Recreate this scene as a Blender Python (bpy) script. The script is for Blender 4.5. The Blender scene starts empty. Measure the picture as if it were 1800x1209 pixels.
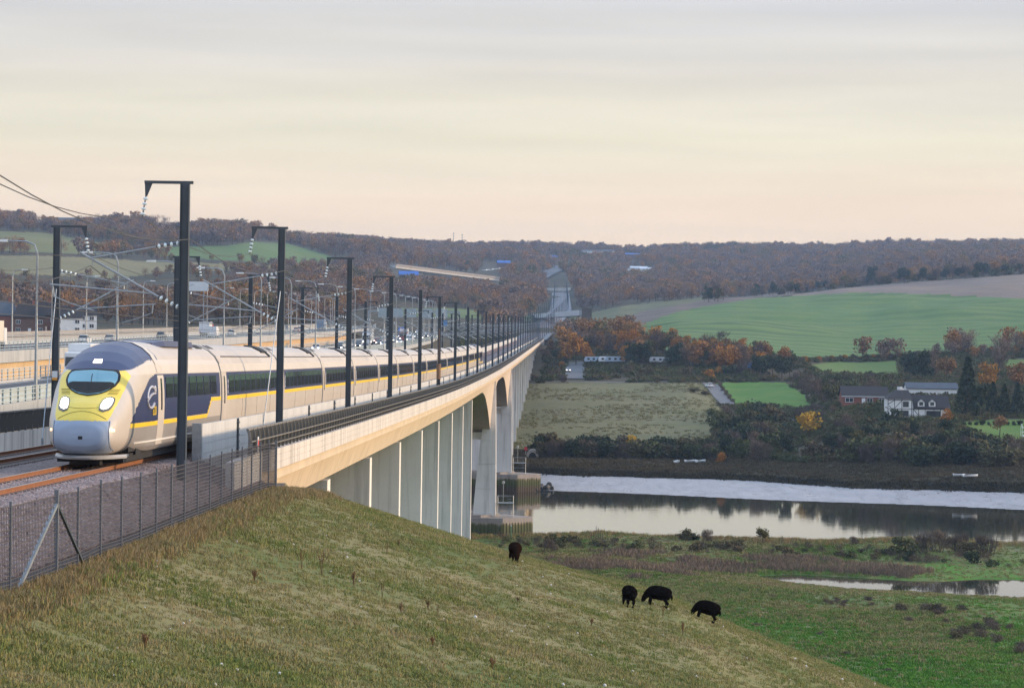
import bpy, bmesh, math, random
import numpy as np
from mathutils import Vector, Matrix, noise as mnoise

random.seed(11)
RNG = np.random.default_rng(11)
SC = bpy.context.scene
COL = SC.collection
R = math.radians

# ------------------------------------------------------------------ camera, sky, sun, exposure
HC = 36.5                                   # lens height above the river
YAW, PITCH, ROLL = R(1.146), R(-0.487), R(0.85)
FPX = 5000.0                                # focal length in pixels of the 1800 px wide photograph (100 mm)
cam_d = bpy.data.cameras.new('camera')
cam = bpy.data.objects.new('camera', cam_d); COL.objects.link(cam)
cam_d.sensor_width = 36.0; cam_d.lens = 100.0
cam_d.clip_start = 1.0; cam_d.clip_end = 30000.0
_rot = Matrix.Rotation(YAW, 4, 'Z') @ Matrix.Rotation(R(90) + PITCH, 4, 'X') @ Matrix.Rotation(ROLL, 4, 'Z')
cam.matrix_world = Matrix.Translation((0, 0, HC)) @ _rot
SC.camera = cam
CR = np.array(_rot.to_3x3())

SUN_EL, SUN_AZ = R(11.0), R(82.0)           # azimuth from +Y (ahead) towards +X (right)
sun_d = bpy.data.lights.new('sun', 'SUN'); sun = bpy.data.objects.new('sun', sun_d); COL.objects.link(sun)
sun_d.energy = 2.8; sun_d.angle = R(4.0); sun_d.color = (1.0, 0.72, 0.45)
_sv = Vector((math.sin(SUN_AZ) * math.cos(SUN_EL), math.cos(SUN_AZ) * math.cos(SUN_EL), math.sin(SUN_EL)))
sun.rotation_euler = _sv.to_track_quat('Z', 'Y').to_euler()

W = bpy.data.worlds.new('World'); SC.world = W; W.use_nodes = True
def build_sky():
    nt = W.node_tree; N = nt.nodes; L = nt.links
    for n in list(N): N.remove(n)
    out = N.new('ShaderNodeOutputWorld')
    sky = N.new('ShaderNodeTexSky'); sky.sky_type = 'NISHITA'; sky.sun_disc = False
    sky.sun_elevation = SUN_EL; sky.sun_rotation = SUN_AZ
    sky.altitude = 50; sky.dust_density = 2.0
    b1 = N.new('ShaderNodeBackground'); b1.inputs['Strength'].default_value = 0.08
    L.new(sky.outputs[0], b1.inputs[0])
    tc = N.new('ShaderNodeTexCoord')
    sep = N.new('ShaderNodeSeparateXYZ'); L.new(tc.outputs['Generated'], sep.inputs[0])
    # thin high cloud: colour by elevation, with long level streaks
    ramp = N.new('ShaderNodeValToRGB'); cr = ramp.color_ramp
    mp = N.new('ShaderNodeMapRange'); mp.inputs['From Min'].default_value = 0.0; mp.inputs['From Max'].default_value = 0.5
    mv = N.new('ShaderNodeVectorMath'); mv.operation = 'MULTIPLY'; mv.inputs[1].default_value = (2.6, 2.6, 60.0)
    L.new(tc.outputs['Generated'], mv.inputs[0])
    n1 = N.new('ShaderNodeTexNoise'); n1.inputs['Scale'].default_value = 1.6; n1.inputs['Detail'].default_value = 5; n1.inputs['Roughness'].default_value = 0.55
    n1.inputs['Distortion'].default_value = 0.4
    L.new(mv.outputs[0], n1.inputs['Vector'])
    m1 = N.new('ShaderNodeMath'); m1.operation = 'MULTIPLY_ADD'; m1.inputs[1].default_value = 0.026; 
    L.new(n1.outputs['Fac'], m1.inputs[0])
    m0 = N.new('ShaderNodeMath'); m0.operation = 'SUBTRACT'; m0.inputs[1].default_value = 0.013
    L.new(sep.outputs['Z'], m0.inputs[0]); L.new(m0.outputs[0], m1.inputs[2])
    L.new(m1.outputs[0], mp.inputs['Value']); L.new(mp.outputs[0], ramp.inputs[0])
    stops = [(0.0, (0.82, 0.605, 0.395)), (0.04, (0.82, 0.61, 0.41)), (0.085, (0.755, 0.595, 0.43)), (0.13, (0.655, 0.595, 0.45)),
             (0.175, (0.585, 0.54, 0.47)), (0.225, (0.505, 0.497, 0.503)), (0.45, (0.56, 0.62, 0.72)), (1.0, (0.66, 0.82, 1.08))]
    cr.elements[0].position = 0; cr.elements[0].color = (*stops[0][1], 1)
    cr.elements[1].position = 1; cr.elements[1].color = (*stops[-1][1], 1)
    for p, c in stops[1:-1]:
        e = cr.elements.new(p); e.color = (*c, 1)
    # faint brighter and cooler veils
    n2 = N.new('ShaderNodeTexNoise'); n2.inputs['Scale'].default_value = 3.1; n2.inputs['Detail'].default_value = 6
    mv2 = N.new('ShaderNodeVectorMath'); mv2.operation = 'MULTIPLY'; mv2.inputs[1].default_value = (2.2, 2.2, 34.0)
    L.new(tc.outputs['Generated'], mv2.inputs[0]); L.new(mv2.outputs[0], n2.inputs['Vector'])
    r2 = N.new('ShaderNodeMapRange'); r2.inputs['From Min'].default_value = 0.3; r2.inputs['From Max'].default_value = 0.7
    r2.inputs['To Min'].default_value = 0.93; r2.inputs['To Max'].default_value = 1.06
    L.new(n2.outputs['Fac'], r2.inputs['Value'])
    b2 = N.new('ShaderNodeBackground'); L.new(ramp.outputs[0], b2.inputs[0]); L.new(r2.outputs[0], b2.inputs['Strength'])
    mix = N.new('ShaderNodeMixShader'); mix.inputs[0].default_value = 0.9
    L.new(b1.outputs[0], mix.inputs[1]); L.new(b2.outputs[0], mix.inputs[2]); L.new(mix.outputs[0], out.inputs['Surface'])
build_sky()
vs = SC.view_settings; vs.view_transform = 'Standard'; vs.look = 'None'; vs.gamma = 1.0; vs.exposure = 0.62; vs.use_curve_mapping = False
SC.render.engine = 'CYCLES'
SC.cycles.max_bounces = 6; SC.cycles.volume_bounces = 0; SC.cycles.transparent_max_bounces = 12
SC.cycles.caustics_reflective = False; SC.cycles.caustics_refractive = False

# ------------------------------------------------------------------ pixels of the photograph <-> places
def hor(px): return 562.0 + 0.0148 * (np.asarray(px) - 900.0)      # row of the horizon
def ray(px, py):
    v = CR @ np.array([(px - 900.0) / FPX, -(py - 604.5) / FPX, -1.0]); return v / v[1]
def project(P):
    q = (np.asarray(P, float) - np.array([0, 0, HC])) @ CR
    return 900.0 - FPX * q[..., 0] / q[..., 2], 604.5 + FPX * q[..., 1] / q[..., 2]
def at(px, py, d):                          # the point of that pixel at depth d along the track
    v = ray(px, py); return Vector((v[0] * d, d, HC + v[2] * d))

# ------------------------------------------------------------------ naming
def tag(o, label=None, cat=None, group=None, kind=None):
    if label: o['label'] = label
    if cat: o['category'] = cat
    if group: o['group'] = group
    if kind: o['kind'] = kind
    return o
def thing(name, label, cat, loc=(0, 0, 0), rz=0.0, group=None):
    o = bpy.data.objects.new(name, None); COL.objects.link(o)
    o.empty_display_size = 0.2
    o.location = loc; o.rotation_euler = (0, 0, rz)
    return tag(o, label, cat, group)
def link(name, mesh, parent=None, loc=(0, 0, 0), rot=(0, 0, 0), scale=(1, 1, 1)):
    o = bpy.data.objects.new(name, mesh); COL.objects.link(o)
    o.location = loc; o.rotation_euler = rot; o.scale = scale
    if parent is not None: o.parent = parent
    return o
KIDS = {}
def copy_tree(o, parent=None, label=None, group=None, loc=None, rz=None, scale=None):
    c = o.copy(); COL.objects.link(c)
    if parent is not None: c.parent = parent
    for ch in o.children: copy_tree(ch, c)
    if label: c['label'] = label
    if group: c['group'] = group
    if loc is not None: c.location = loc
    if rz is not None: c.rotation_euler = (0, 0, rz)
    if scale is not None: c.scale = scale
    return c

# ------------------------------------------------------------------ mesh builder
class MB:
    def __init__(s): s.v = []; s.f = []; s.m = []; s.mi = 0
    def add(s, vs, fs, mi=None):
        b = len(s.v); s.v.extend([tuple(p) for p in vs]); s.f.extend([tuple(b + i for i in f) for f in fs])
        s.m.extend([s.mi if mi is None else mi] * len(fs)); return s
    def box(s, x0, x1, y0, y1, z0, z1, mi=None):
        return s.add([(x0,y0,z0),(x1,y0,z0),(x1,y1,z0),(x0,y1,z0),(x0,y0,z1),(x1,y0,z1),(x1,y1,z1),(x0,y1,z1)],
                     [(0,3,2,1),(4,5,6,7),(0,1,5,4),(1,2,6,5),(2,3,7,6),(3,0,4,7)], mi)
    def hexa(s, lo, hi, mi=None):           # two quads (lower ring, upper ring), counter-clockwise from above
        return s.add(list(lo) + list(hi), [(0,3,2,1),(4,5,6,7),(0,1,5,4),(1,2,6,5),(2,3,7,6),(3,0,4,7)], mi)
    def tube(s, pts, r, n=6, mi=None, r1=None):
        P = [Vector(p) for p in pts]; vs = []; k = len(P)
        for i, p in enumerate(P):
            t = (P[min(i+1, k-1)] - P[max(i-1, 0)]).normalized()
            a = t.cross(Vector((0, 0, 1)))
            if a.length < 1e-4: a = t.cross(Vector((0, 1, 0)))
            a.normalize(); b = t.cross(a)
            rr = r if r1 is None else r + (r1 - r) * i / (k - 1)
            for j in range(n):
                q = 2 * math.pi * (j + .5) / n
                vs.append(p + a * (rr * math.cos(q)) + b * (rr * math.sin(q)))
        fs = [(i*n+j, i*n+(j+1)%n, (i+1)*n+(j+1)%n, (i+1)*n+j) for i in range(k-1) for j in range(n)]
        fs.append(tuple(range(n-1, -1, -1))); fs.append(tuple((k-1)*n + j for j in range(n)))
        return s.add(vs, fs, mi)
    def lathe(s, prof, n=12, mi=None, c=(0,0,0), axis='z'):
        vs = []
        for r, z in prof:
            for j in range(n):
                q = 2*math.pi*j/n; x, y = r*math.cos(q), r*math.sin(q)
                if axis == 'z': vs.append((c[0]+x, c[1]+y, c[2]+z))
                elif axis == 'x': vs.append((c[0]+z, c[1]+x, c[2]+y))
                else: vs.append((c[0]+y, c[1]+z, c[2]+x))
        k = len(prof)
        fs = [(i*n+j, i*n+(j+1)%n, (i+1)*n+(j+1)%n, (i+1)*n+j) for i in range(k-1) for j in range(n)]
        fs.append(tuple(range(n-1, -1, -1))); fs.append(tuple((k-1)*n+j for j in range(n)))
        return s.add(vs, fs, mi)
    def loft(s, rings, closed=True, cap=True, mi=None):
        n = len(rings[0]); k = len(rings); vs = [p for r in rings for p in r]
        jj = n if closed else n - 1
        fs = [(i*n+j, i*n+(j+1)%n, (i+1)*n+(j+1)%n, (i+1)*n+j) for i in range(k-1) for j in range(jj)]
        if cap and closed: fs.append(tuple(range(n-1, -1, -1))); fs.append(tuple((k-1)*n+j for j in range(n)))
        return s.add(vs, fs, mi)
    def prism(s, poly, axis, a, b, mi=None):   # a 2-D outline pushed from a to b along an axis
        def p3(p, t):
            return (t, p[0], p[1]) if axis == 'x' else ((p[0], t, p[1]) if axis == 'y' else (p[0], p[1], t))
        n = len(poly)
        vs = [p3(p, a) for p in poly] + [p3(p, b) for p in poly]
        fs = [(j, (j+1)%n, n+(j+1)%n, n+j) for j in range(n)] + [tuple(range(n-1, -1, -1)), tuple(range(n, 2*n))]
        return s.add(vs, fs, mi)
    def mesh(s, name, mats, smooth=False):
        me = bpy.data.meshes.new(name); me.from_pydata(s.v, [], s.f)
        if not isinstance(mats, (list, tuple)): mats = [mats]
        for m in mats: me.materials.append(m)
        if len(mats) > 1: me.polygons.foreach_set('material_index', s.m)
        if smooth: me.polygons.foreach_set('use_smooth', [True] * len(me.polygons))
        bm = bmesh.new(); bm.from_mesh(me); bmesh.ops.recalc_face_normals(bm, faces=bm.faces); bm.to_mesh(me); bm.free()
        me.update(); return me
    def build(s, name, mats, parent=None, smooth=False, loc=(0,0,0)):
        return link(name, s.mesh(name, mats, smooth), parent, loc)
def np_mesh(name, V, F, mats, mi=None, smooth=True):
    V = np.asarray(V, np.float32); F = np.asarray(F, np.int32); k = F.shape[1]
    me = bpy.data.meshes.new(name)
    me.vertices.add(len(V)); me.vertices.foreach_set('co', V.ravel())
    me.loops.add(F.size); me.loops.foreach_set('vertex_index', F.ravel())
    me.polygons.add(len(F)); me.polygons.foreach_set('loop_start', np.arange(0, F.size, k, dtype=np.int32))
    try: me.polygons.foreach_set('loop_total', np.full(len(F), k, np.int32))
    except Exception: pass
    for m in (mats if isinstance(mats, (list, tuple)) else [mats]): me.materials.append(m)
    if mi is not None: me.polygons.foreach_set('material_index', np.asarray(mi, np.int32))
    me.polygons.foreach_set('use_smooth', np.full(len(F), smooth, bool))
    me.update(calc_edges=True); return me

# ------------------------------------------------------------------ materials
MATS = {}
def lin(c):
    c = [x / 255.0 for x in c]
    return tuple(x / 12.92 if x <= .04045 else ((x + .055) / 1.055) ** 2.4 for x in c)
class NG:                                   # small node-graph helper
    def __init__(s, m): s.t = m.node_tree; s.N = s.t.nodes; s.L = s.t.links
    def n(s, t, **kw):
        x = s.N.new(t)
        for k, v in kw.items(): setattr(x, k, v)
        return x
    def noise(s, vec, scale, detail=4, rough=.55, dist=0.0):
        x = s.n('ShaderNodeTexNoise'); x.inputs['Scale'].default_value = scale; x.inputs['Detail'].default_value = detail
        x.inputs['Roughness'].default_value = rough; x.inputs['Distortion'].default_value = dist
        if vec is not None: s.L.new(vec, x.inputs['Vector'])
        return x.outputs['Fac']
    def ramp(s, fac, stops):
        x = s.n('ShaderNodeValToRGB'); e = x.color_ramp.elements
        e[0].position = stops[0][0]; e[0].color = (*stops[0][1], 1); e[1].position = stops[-1][0]; e[1].color = (*stops[-1][1], 1)
        for p, c in stops[1:-1]: q = e.new(p); q.color = (*c, 1)
        s.L.new(fac, x.inputs[0]); return x.outputs[0]
    def mixc(s, fac, a, b, mode='MIX'):
        x = s.n('ShaderNodeMix', data_type='RGBA', blend_type=mode)
        for i, v in ((0, fac), (6, a), (7, b)):
            if isinstance(v, (int, float)): x.inputs[i].default_value = v
            elif isinstance(v, tuple): x.inputs[i].default_value = (*v, 1)
            else: s.L.new(v, x.inputs[i])
        return x.outputs[2]
    def mapr(s, v, a, b, c, d):
        x = s.n('ShaderNodeMapRange')
        for k, q in (('From Min', a), ('From Max', b), ('To Min', c), ('To Max', d)): x.inputs[k].default_value = q
        s.L.new(v, x.inputs['Value']); return x.outputs[0]
    def vmul(s, vec, f):
        x = s.n('ShaderNodeVectorMath', operation='MULTIPLY'); s.L.new(vec, x.inputs[0]); x.inputs[1].default_value = f; return x.outputs[0]
def mat(name, col, rough=.7, var=.12, scale=3.0, metal=0.0, bump=0.0, bscale=None, spec=None, col2=None, stretch=None, emis=None, rand=0.0, world=False, detail=4, two=False):
    if name in MATS: return MATS[name]
    m = bpy.data.materials.new(name); m.use_nodes = True; g = NG(m); b = g.N['Principled BSDF']
    b.inputs['Roughness'].default_value = rough; b.inputs['Metallic'].default_value = metal
    if spec is not None: b.inputs['Specular IOR Level'].default_value = spec
    tc = g.n('ShaderNodeTexCoord'); v = tc.outputs['Object']
    if world: v = g.n('ShaderNodeNewGeometry').outputs['Position']
    if stretch: v = g.vmul(v, stretch)
    f = g.noise(v, scale, detail)
    hi = tuple(min(1, c * (1 + var)) for c in col); lo = tuple(c * (1 - var) for c in col)
    if col2: lo, hi = col, col2
    c = g.ramp(f, [(.3, lo), (.7, hi)])
    if rand:
        oi = g.n('ShaderNodeObjectInfo'); k = g.mapr(oi.outputs['Random'], 0, 1, 1 - rand, 1 + rand)
        hs = g.n('ShaderNodeHueSaturation'); g.L.new(k, hs.inputs['Value']); g.L.new(c, hs.inputs['Color']); c = hs.outputs[0]
    g.L.new(c, b.inputs['Base Color'])
    if bump:
        bn = g.n('ShaderNodeBump'); bn.inputs['Strength'].default_value = 1.0; bn.inputs['Distance'].default_value = bump
        g.L.new(g.noise(v, bscale or scale * 4, 5), bn.inputs['Height']); g.L.new(bn.outputs[0], b.inputs['Normal'])
    if emis: b.inputs['Emission Color'].default_value = (*emis[0], 1); b.inputs['Emission Strength'].default_value = emis[1]
    MATS[name] = m; return m
# ------------------------------------------------------------------ lie of the land
def sstep(a, b, x):
    t = np.clip((np.asarray(x, float) - a) / (b - a), 0, 1); return t * t * (3 - 2 * t)
_tab = np.random.default_rng(5).random((256, 256))
def vnoise(x, y):                           # smooth value noise, 0..1
    xi = np.floor(x).astype(int); yi = np.floor(y).astype(int); fx = x - xi; fy = y - yi
    fx = fx * fx * (3 - 2 * fx); fy = fy * fy * (3 - 2 * fy)
    g = lambda a, b: _tab[a % 256, b % 256]
    return (g(xi, yi) * (1 - fx) + g(xi + 1, yi) * fx) * (1 - fy) + (g(xi, yi + 1) * (1 - fx) + g(xi + 1, yi + 1) * fx) * fy
def fbm(x, y, o=4):
    s = 0; a = .5
    for i in range(o): s = s + a * vnoise(x * 2 ** i + 17.3 * i, y * 2 ** i + 5.1 * i); a *= .5
    return s / (1 - .5 ** o)

def rail_z(y):                              # top of rail: falls towards the river, then climbs
    return HC + np.interp(y, _RY, _RZ)
_ry = np.array([-100, 0, 60, 90, 107, 140, 175, 220, 280, 311, 385, 467, 600, 700, 933, 1270, 1500, 1800, 2100, 2500, 3000, 3600])
_rz = np.array([-2.0, -3.5, -4.45, -4.97, -5.25, -5.68, -6.1, -6.65, -7.28, -7.55, -8.0, -8.36, -8.5, -8.5, -8.55, -8.5, -5.5, 2.0, 11.0, 25.0, 44.0, 70.0])
_RY = np.arange(-100, 3601, 10.0)
def _spl():
    z = np.interp(_RY, _ry, _rz); k = np.hanning(13); k /= k.sum()
    return np.convolve(np.pad(z, 6, mode='edge'), k, 'valid')
_RZ = _spl()

def near_shore(x): return 452 - 8 * sstep(40, 110, x) + 3 * np.sin(np.asarray(x) * .13)
def far_shore(x): return 611 - .40 * np.clip(np.asarray(x, float) + 6, -300, 160) + 1.5 * np.sin(np.asarray(x) * .11)
def mud_top(x): return np.interp(x, [-300, -20, 0, 41, 62, 100, 140], [740, 662, 648, 634, 614, 603, 590]) + 7 * (fbm(np.asarray(x, float) * .05 + 40, np.asarray(x, float) * 0 + 3.3, 4) - .5) * 2

_COLS = {
 -300: [(700, 'e', 6), (900, 'y', 566), (1250, 'y', 534), (1600, 'y', 480), (2050, 'y', 420), (2300, 'y', 398), (2500, 'y', 388), (2800, 'y', 388), (4500, 'e', 130)],
 0:    [(700, 'e', 6), (900, 'y', 585), (1250, 'y', 552), (1600, 'y', 494), (2050, 'y', 430), (2300, 'y', 407), (2500, 'y', 396), (2800, 'y', 394), (4500, 'e', 130)],
 200:  [(700, 'e', 8), (900, 'y', 585), (1250, 'y', 555), (1600, 'y', 502), (2000, 'y', 455), (2350, 'y', 417), (2550, 'y', 404), (2800, 'y', 402), (4500, 'e', 130)],
 400:  [(700, 'e', 8), (900, 'y', 590), (1400, 'y', 530), (1950, 'y', 466), (2250, 'y', 434), (2500, 'y', 418), (2800, 'y', 414), (4500, 'e', 140)],
 600:  [(700, 'e', 8), (950, 'y', 602), (1250, 'y', 575), (1600, 'y', 536), (2350, 'y', 466), (2800, 'y', 440), (3200, 'y', 436), (4500, 'e', 150)],
 800:  [(700, 'e', 6), (950, 'y', 618), (1300, 'y', 584), (1700, 'y', 548), (2350, 'y', 505), (3100, 'y', 462), (3700, 'y', 442), (5000, 'e', 140)],
 920:  [(690, 'y', 795), (965, 'y', 672), (1150, 'y', 618), (1300, 'y', 600), (1800, 'y', 560), (2450, 'y', 512), (3300, 'y', 462), (3900, 'y', 441), (5000, 'e', 140)],
 1000: [(690, 'y', 796), (965, 'y', 670), (1100, 'y', 634), (1300, 'y', 608), (1500, 'y', 583), (2000, 'y', 556), (2400, 'y', 524), (2600, 'y', 508), (3200, 'y', 472), (4000, 'y', 440), (5000, 'e', 140)],
 1100: [(690, 'y', 797), (965, 'y', 669), (1010, 'y', 656), (1130, 'y', 604), (1350, 'y', 580), (1850, 'y', 541), (2050, 'y', 531), (2500, 'y', 517), (3200, 'y', 480), (4000, 'y', 443), (5000, 'e', 140)],
 1200: [(690, 'y', 799), (965, 'y', 669), (1010, 'y', 656), (1100, 'y', 612), (1650, 'y', 542), (2100, 'y', 529), (2700, 'y', 503), (4000, 'y', 443), (5000, 'e', 130)],
 1300: [(680, 'y', 803), (930, 'y', 702), (1010, 'y', 662), (1090, 'y', 622), (1750, 'y', 529), (2150, 'y', 526), (2800, 'y', 503), (4000, 'y', 441), (5000, 'e', 130)],
 1400: [(670, 'y', 808), (880, 'y', 712), (1010, 'y', 668), (1090, 'y', 634), (1800, 'y', 520), (2200, 'y', 517), (2900, 'y', 493), (4000, 'y', 441), (5000, 'e', 130)],
 1500: [(655, 'y', 812), (740, 'y', 735), (800, 'y', 716), (1000, 'y', 664), (1090, 'y', 646), (1850, 'y', 507), (2250, 'y', 506), (2900, 'y', 488), (4000, 'y', 439), (5000, 'e', 130)],
 1600: [(642, 'y', 815), (725, 'y', 742), (800, 'y', 712), (1000, 'y', 668), (1090, 'y', 640), (1880, 'y', 499), (2300, 'y', 498), (4000, 'y', 438), (5000, 'e', 130)],
 1800: [(628, 'y', 822), (680, 'y', 781), (745, 'y', 740), (930, 'y', 676), (1090, 'y', 640), (1900, 'y', 487), (2300, 'y', 485), (2600, 'y', 478), (4000, 'y', 436), (5000, 'e', 130)],
 2300: [(628, 'y', 830), (680, 'y', 789), (745, 'y', 748), (930, 'y', 684), (1090, 'y', 648), (1900, 'y', 494), (2300, 'y', 492), (4000, 'y', 440), (5000, 'e', 130)],
}
_D = np.concatenate([np.arange(560, 1300, 10.0), np.arange(1300, 5200, 40.0), [6000, 9000, 16000]])
_T = np.array([(p - 1000) / 5000.0 for p in _COLS])
_E = []
for _p, _l in _COLS.items():
    dd = [l[0] for l in _l]
    ee = [l[2] if l[1] == 'e' else HC - (l[2] - float(hor(_p))) * l[0] / 5000.0 for l in _l]
    dd = [500, dd[0] - 30] + dd; ee = [2.6, 2.8] + ee
    z = np.interp(_D, dd, ee); k = np.hanning(7); k /= k.sum()
    _E.append(np.convolve(np.pad(z, 3, mode='edge'), k, 'valid'))
_E = np.array(_E)
def upland(x, y):
    t = np.asarray(x, float) / np.maximum(y, 200.0)
    ti = np.interp(t, _T, np.arange(len(_T))); i = np.clip(np.floor(ti).astype(int), 0, len(_T) - 2); f = ti - i; f = f * f * (3 - 2 * f)
    di = np.interp(y, _D, np.arange(len(_D))); j = np.clip(np.floor(di).astype(int), 0, len(_D) - 2); g = di - j
    return (_E[i, j] * (1 - g) + _E[i, j + 1] * g) * (1 - f) + (_E[i + 1, j] * (1 - g) + _E[i + 1, j + 1] * g) * f

_hy = np.array([-100, 0, 40, 52, 75, 97, 112, 126, 140, 155, 175, 230, 300]); _hz = np.array([-1.0, -2.6, -4.6, -5.15, -5.55, -5.9, -6.85, -8.0, -9.5, -11.8, -16.5, -33, -50])
def hill(x, y):
    u = np.asarray(x, float) + 10.3
    e0 = HC + np.interp(y, _hy, _hz)
    uq = np.minimum(u, 45)
    dr = .31 * u - .0030 * uq * uq
    dr = np.where(u > 14, dr + .205 * (u - 14), dr); dr = np.where(u > 40, dr + .2 * (u - 40), dr)
    up = np.maximum(u, 0)
    e = e0 - np.where(u > 0, dr, 0)
    return e
CREEK = [(1340, 1013), (1400, 1010), (1500, 1015), (1600, 1021), (1655, 1022), (1720, 1018), (1800, 1019), (1900, 1022), (1900, 1056), (1800, 1050), (1700, 1046), (1600, 1041), (1500, 1036), (1420, 1027), (1350, 1018)]
CREEK_Z = .7
def _flatmap(poly, z):                      # pixels of level ground at height z -> places
    out = []
    for p, q in poly:
        v = ray(p, q); k = (z - HC) / v[2]; out.append((v[0] * k, v[1] * k))
    return np.array(out)
def inside(poly, x, y):
    x = np.asarray(x, float); r = np.zeros(x.shape, bool); n = len(poly); j = n - 1
    for i in range(n):
        xi, yi = poly[i]; xj, yj = poly[j]
        if yi != yj:
            c = ((yi > y) != (yj > y)) & (x < (xj - xi) * (y - yi) / (yj - yi) + xi); r ^= c
        j = i
    return r
CREEK_M = _flatmap(CREEK, CREEK_Z)
def poly_dist(poly, x, y):
    x = np.asarray(x, float); y = np.asarray(y, float); best = np.full(x.shape, 1e9); n = len(poly)
    for i in range(n):
        a = np.array(poly[i]); b = np.array(poly[(i + 1) % n]); ab = b - a
        k = np.clip(((x - a[0]) * ab[0] + (y - a[1]) * ab[1]) / (ab @ ab), 0, 1)
        best = np.minimum(best, np.hypot(x - a[0] - k * ab[0], y - a[1] - k * ab[1]))
    return best

def ground(x, y, rough=True):
    x = np.asarray(x, float); y = np.asarray(y, float)
    n1 = fbm(x * .06, y * .06) - .5; n2 = fbm(x * .4 + 9, y * .4, 3) - .5; n3 = fbm(x * .012, y * .012) - .5
    fl = 2.1 + 1.0 * n1 + .35 * n2
    ns, fs, mt = near_shore(x), far_shore(x), mud_top(x)
    fl = fl + 1.1 * np.exp(-((y - ns + 14) / 9.0) ** 2) * (1 + 1.2 * n1)         # levee
    cd = poly_dist(CREEK_M, x, y); ci = inside(CREEK_M, x, y)
    near_creek = (y > 330) & (y < 445)
    cs = np.where(ci, cd, -cd) + 1.0 * n1 + .8 * n2 + .9
    fl = np.where(near_creek, fl * (1 - sstep(-1.6, .6, cs)) + (CREEK_Z - .5) * sstep(-1.6, .6, cs), fl)
    fl = np.where(near_creek & (cs < -1.4) & (cs > -14), np.maximum(fl, 1.2), fl)
    fl = np.where(near_creek & (cs < 0) & (cs > -40), np.minimum(fl, CREEK_Z + .10 - cs * .065 + .25 * n2), fl)
    bank = 1 - sstep(ns - 5, ns + 1.5, y)
    riv = -1.6
    mud = np.clip((y - fs) / np.maximum(mt - fs, 5), 0, 1) * 1.5 - .02
    far = upland(x, y) + np.where(y > 1300, 10 * n3, 2.5 * n3 * sstep(660, 800, y)) + .5 * n1 + .2 * n2
    z = np.where(y < ns + 2, fl * bank + riv * (1 - bank), riv)
    zin = riv + (0 - riv) * sstep(fs - 12, fs, y)
    z = np.where(y > fs - 12, zin, z)
    z = np.where(y > fs, mud + .10 * n2 * (mud > .1), z)
    step = sstep(mt + 1.0, mt + 9, y)
    z = np.where(y > mt, 1.5 * (1 - step) + np.maximum(far, 2.3 + .5 * n2) * step, z)
    h = hill(x, y)
    hz = h + .35 * n1 * sstep(-9, 0, x) + .10 * n2
    hm = (y < 320)
    k = 2.0                                   # soft maximum
    z = np.where(hm, np.where(hz > z + k, hz, np.where(hz < z - k, z, z + (hz - z + k) ** 2 / (4 * k))), z)
    # railway formation on the near embankment and the cutting beyond the viaduct
    emb = (y < 106) & (x < -10.45) & (x > -27)
    z = np.where(emb, rail_z(y) - 1.02 + .03 * n2, z)
    lo = (y < 320) & (x <= -27)
    z = np.where(lo, np.minimum(np.where(y < 106, rail_z(y) - 1.0, hill(-27.0, y)) - .5 * (-27 - x), 90), z)
    z = np.where(lo, np.maximum(z, 2.5 + n1), z)
    return z

def track_x(y):                              # centre of the railway; straight, then bending beyond the viaduct
    return np.interp(y, [-100, 1250, 1600, 2000, 2500, 2900], [-18.05, -18.05, -13.5, -6.0, -8.0, -15.0])

def ground_at(px, py, lo=40.0, hi=6000.0):   # where the line of sight of a pixel meets the ground
    v = ray(px, py); ys = np.concatenate([np.arange(lo, 720, .5), np.geomspace(720, hi, 1500)]) if lo < 720 else np.geomspace(lo, hi, 1500)
    zs = HC + v[2] * ys; g = ground(v[0] * ys, ys)
    k = np.argmax(g >= zs)
    if not (g >= zs).any(): k = len(ys) - 1
    y = ys[k]
    if k > 0:
        a = zs[k-1] - g[k-1]; b = zs[k] - g[k]; y = ys[k-1] + (ys[k] - ys[k-1]) * a / max(a - b, 1e-6)
    x = v[0] * y
    return Vector((x, y, float(ground(np.array([x]), np.array([y]))[0])))
def gz(x, y): return float(ground(np.array([x]), np.array([y]))[0])

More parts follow.
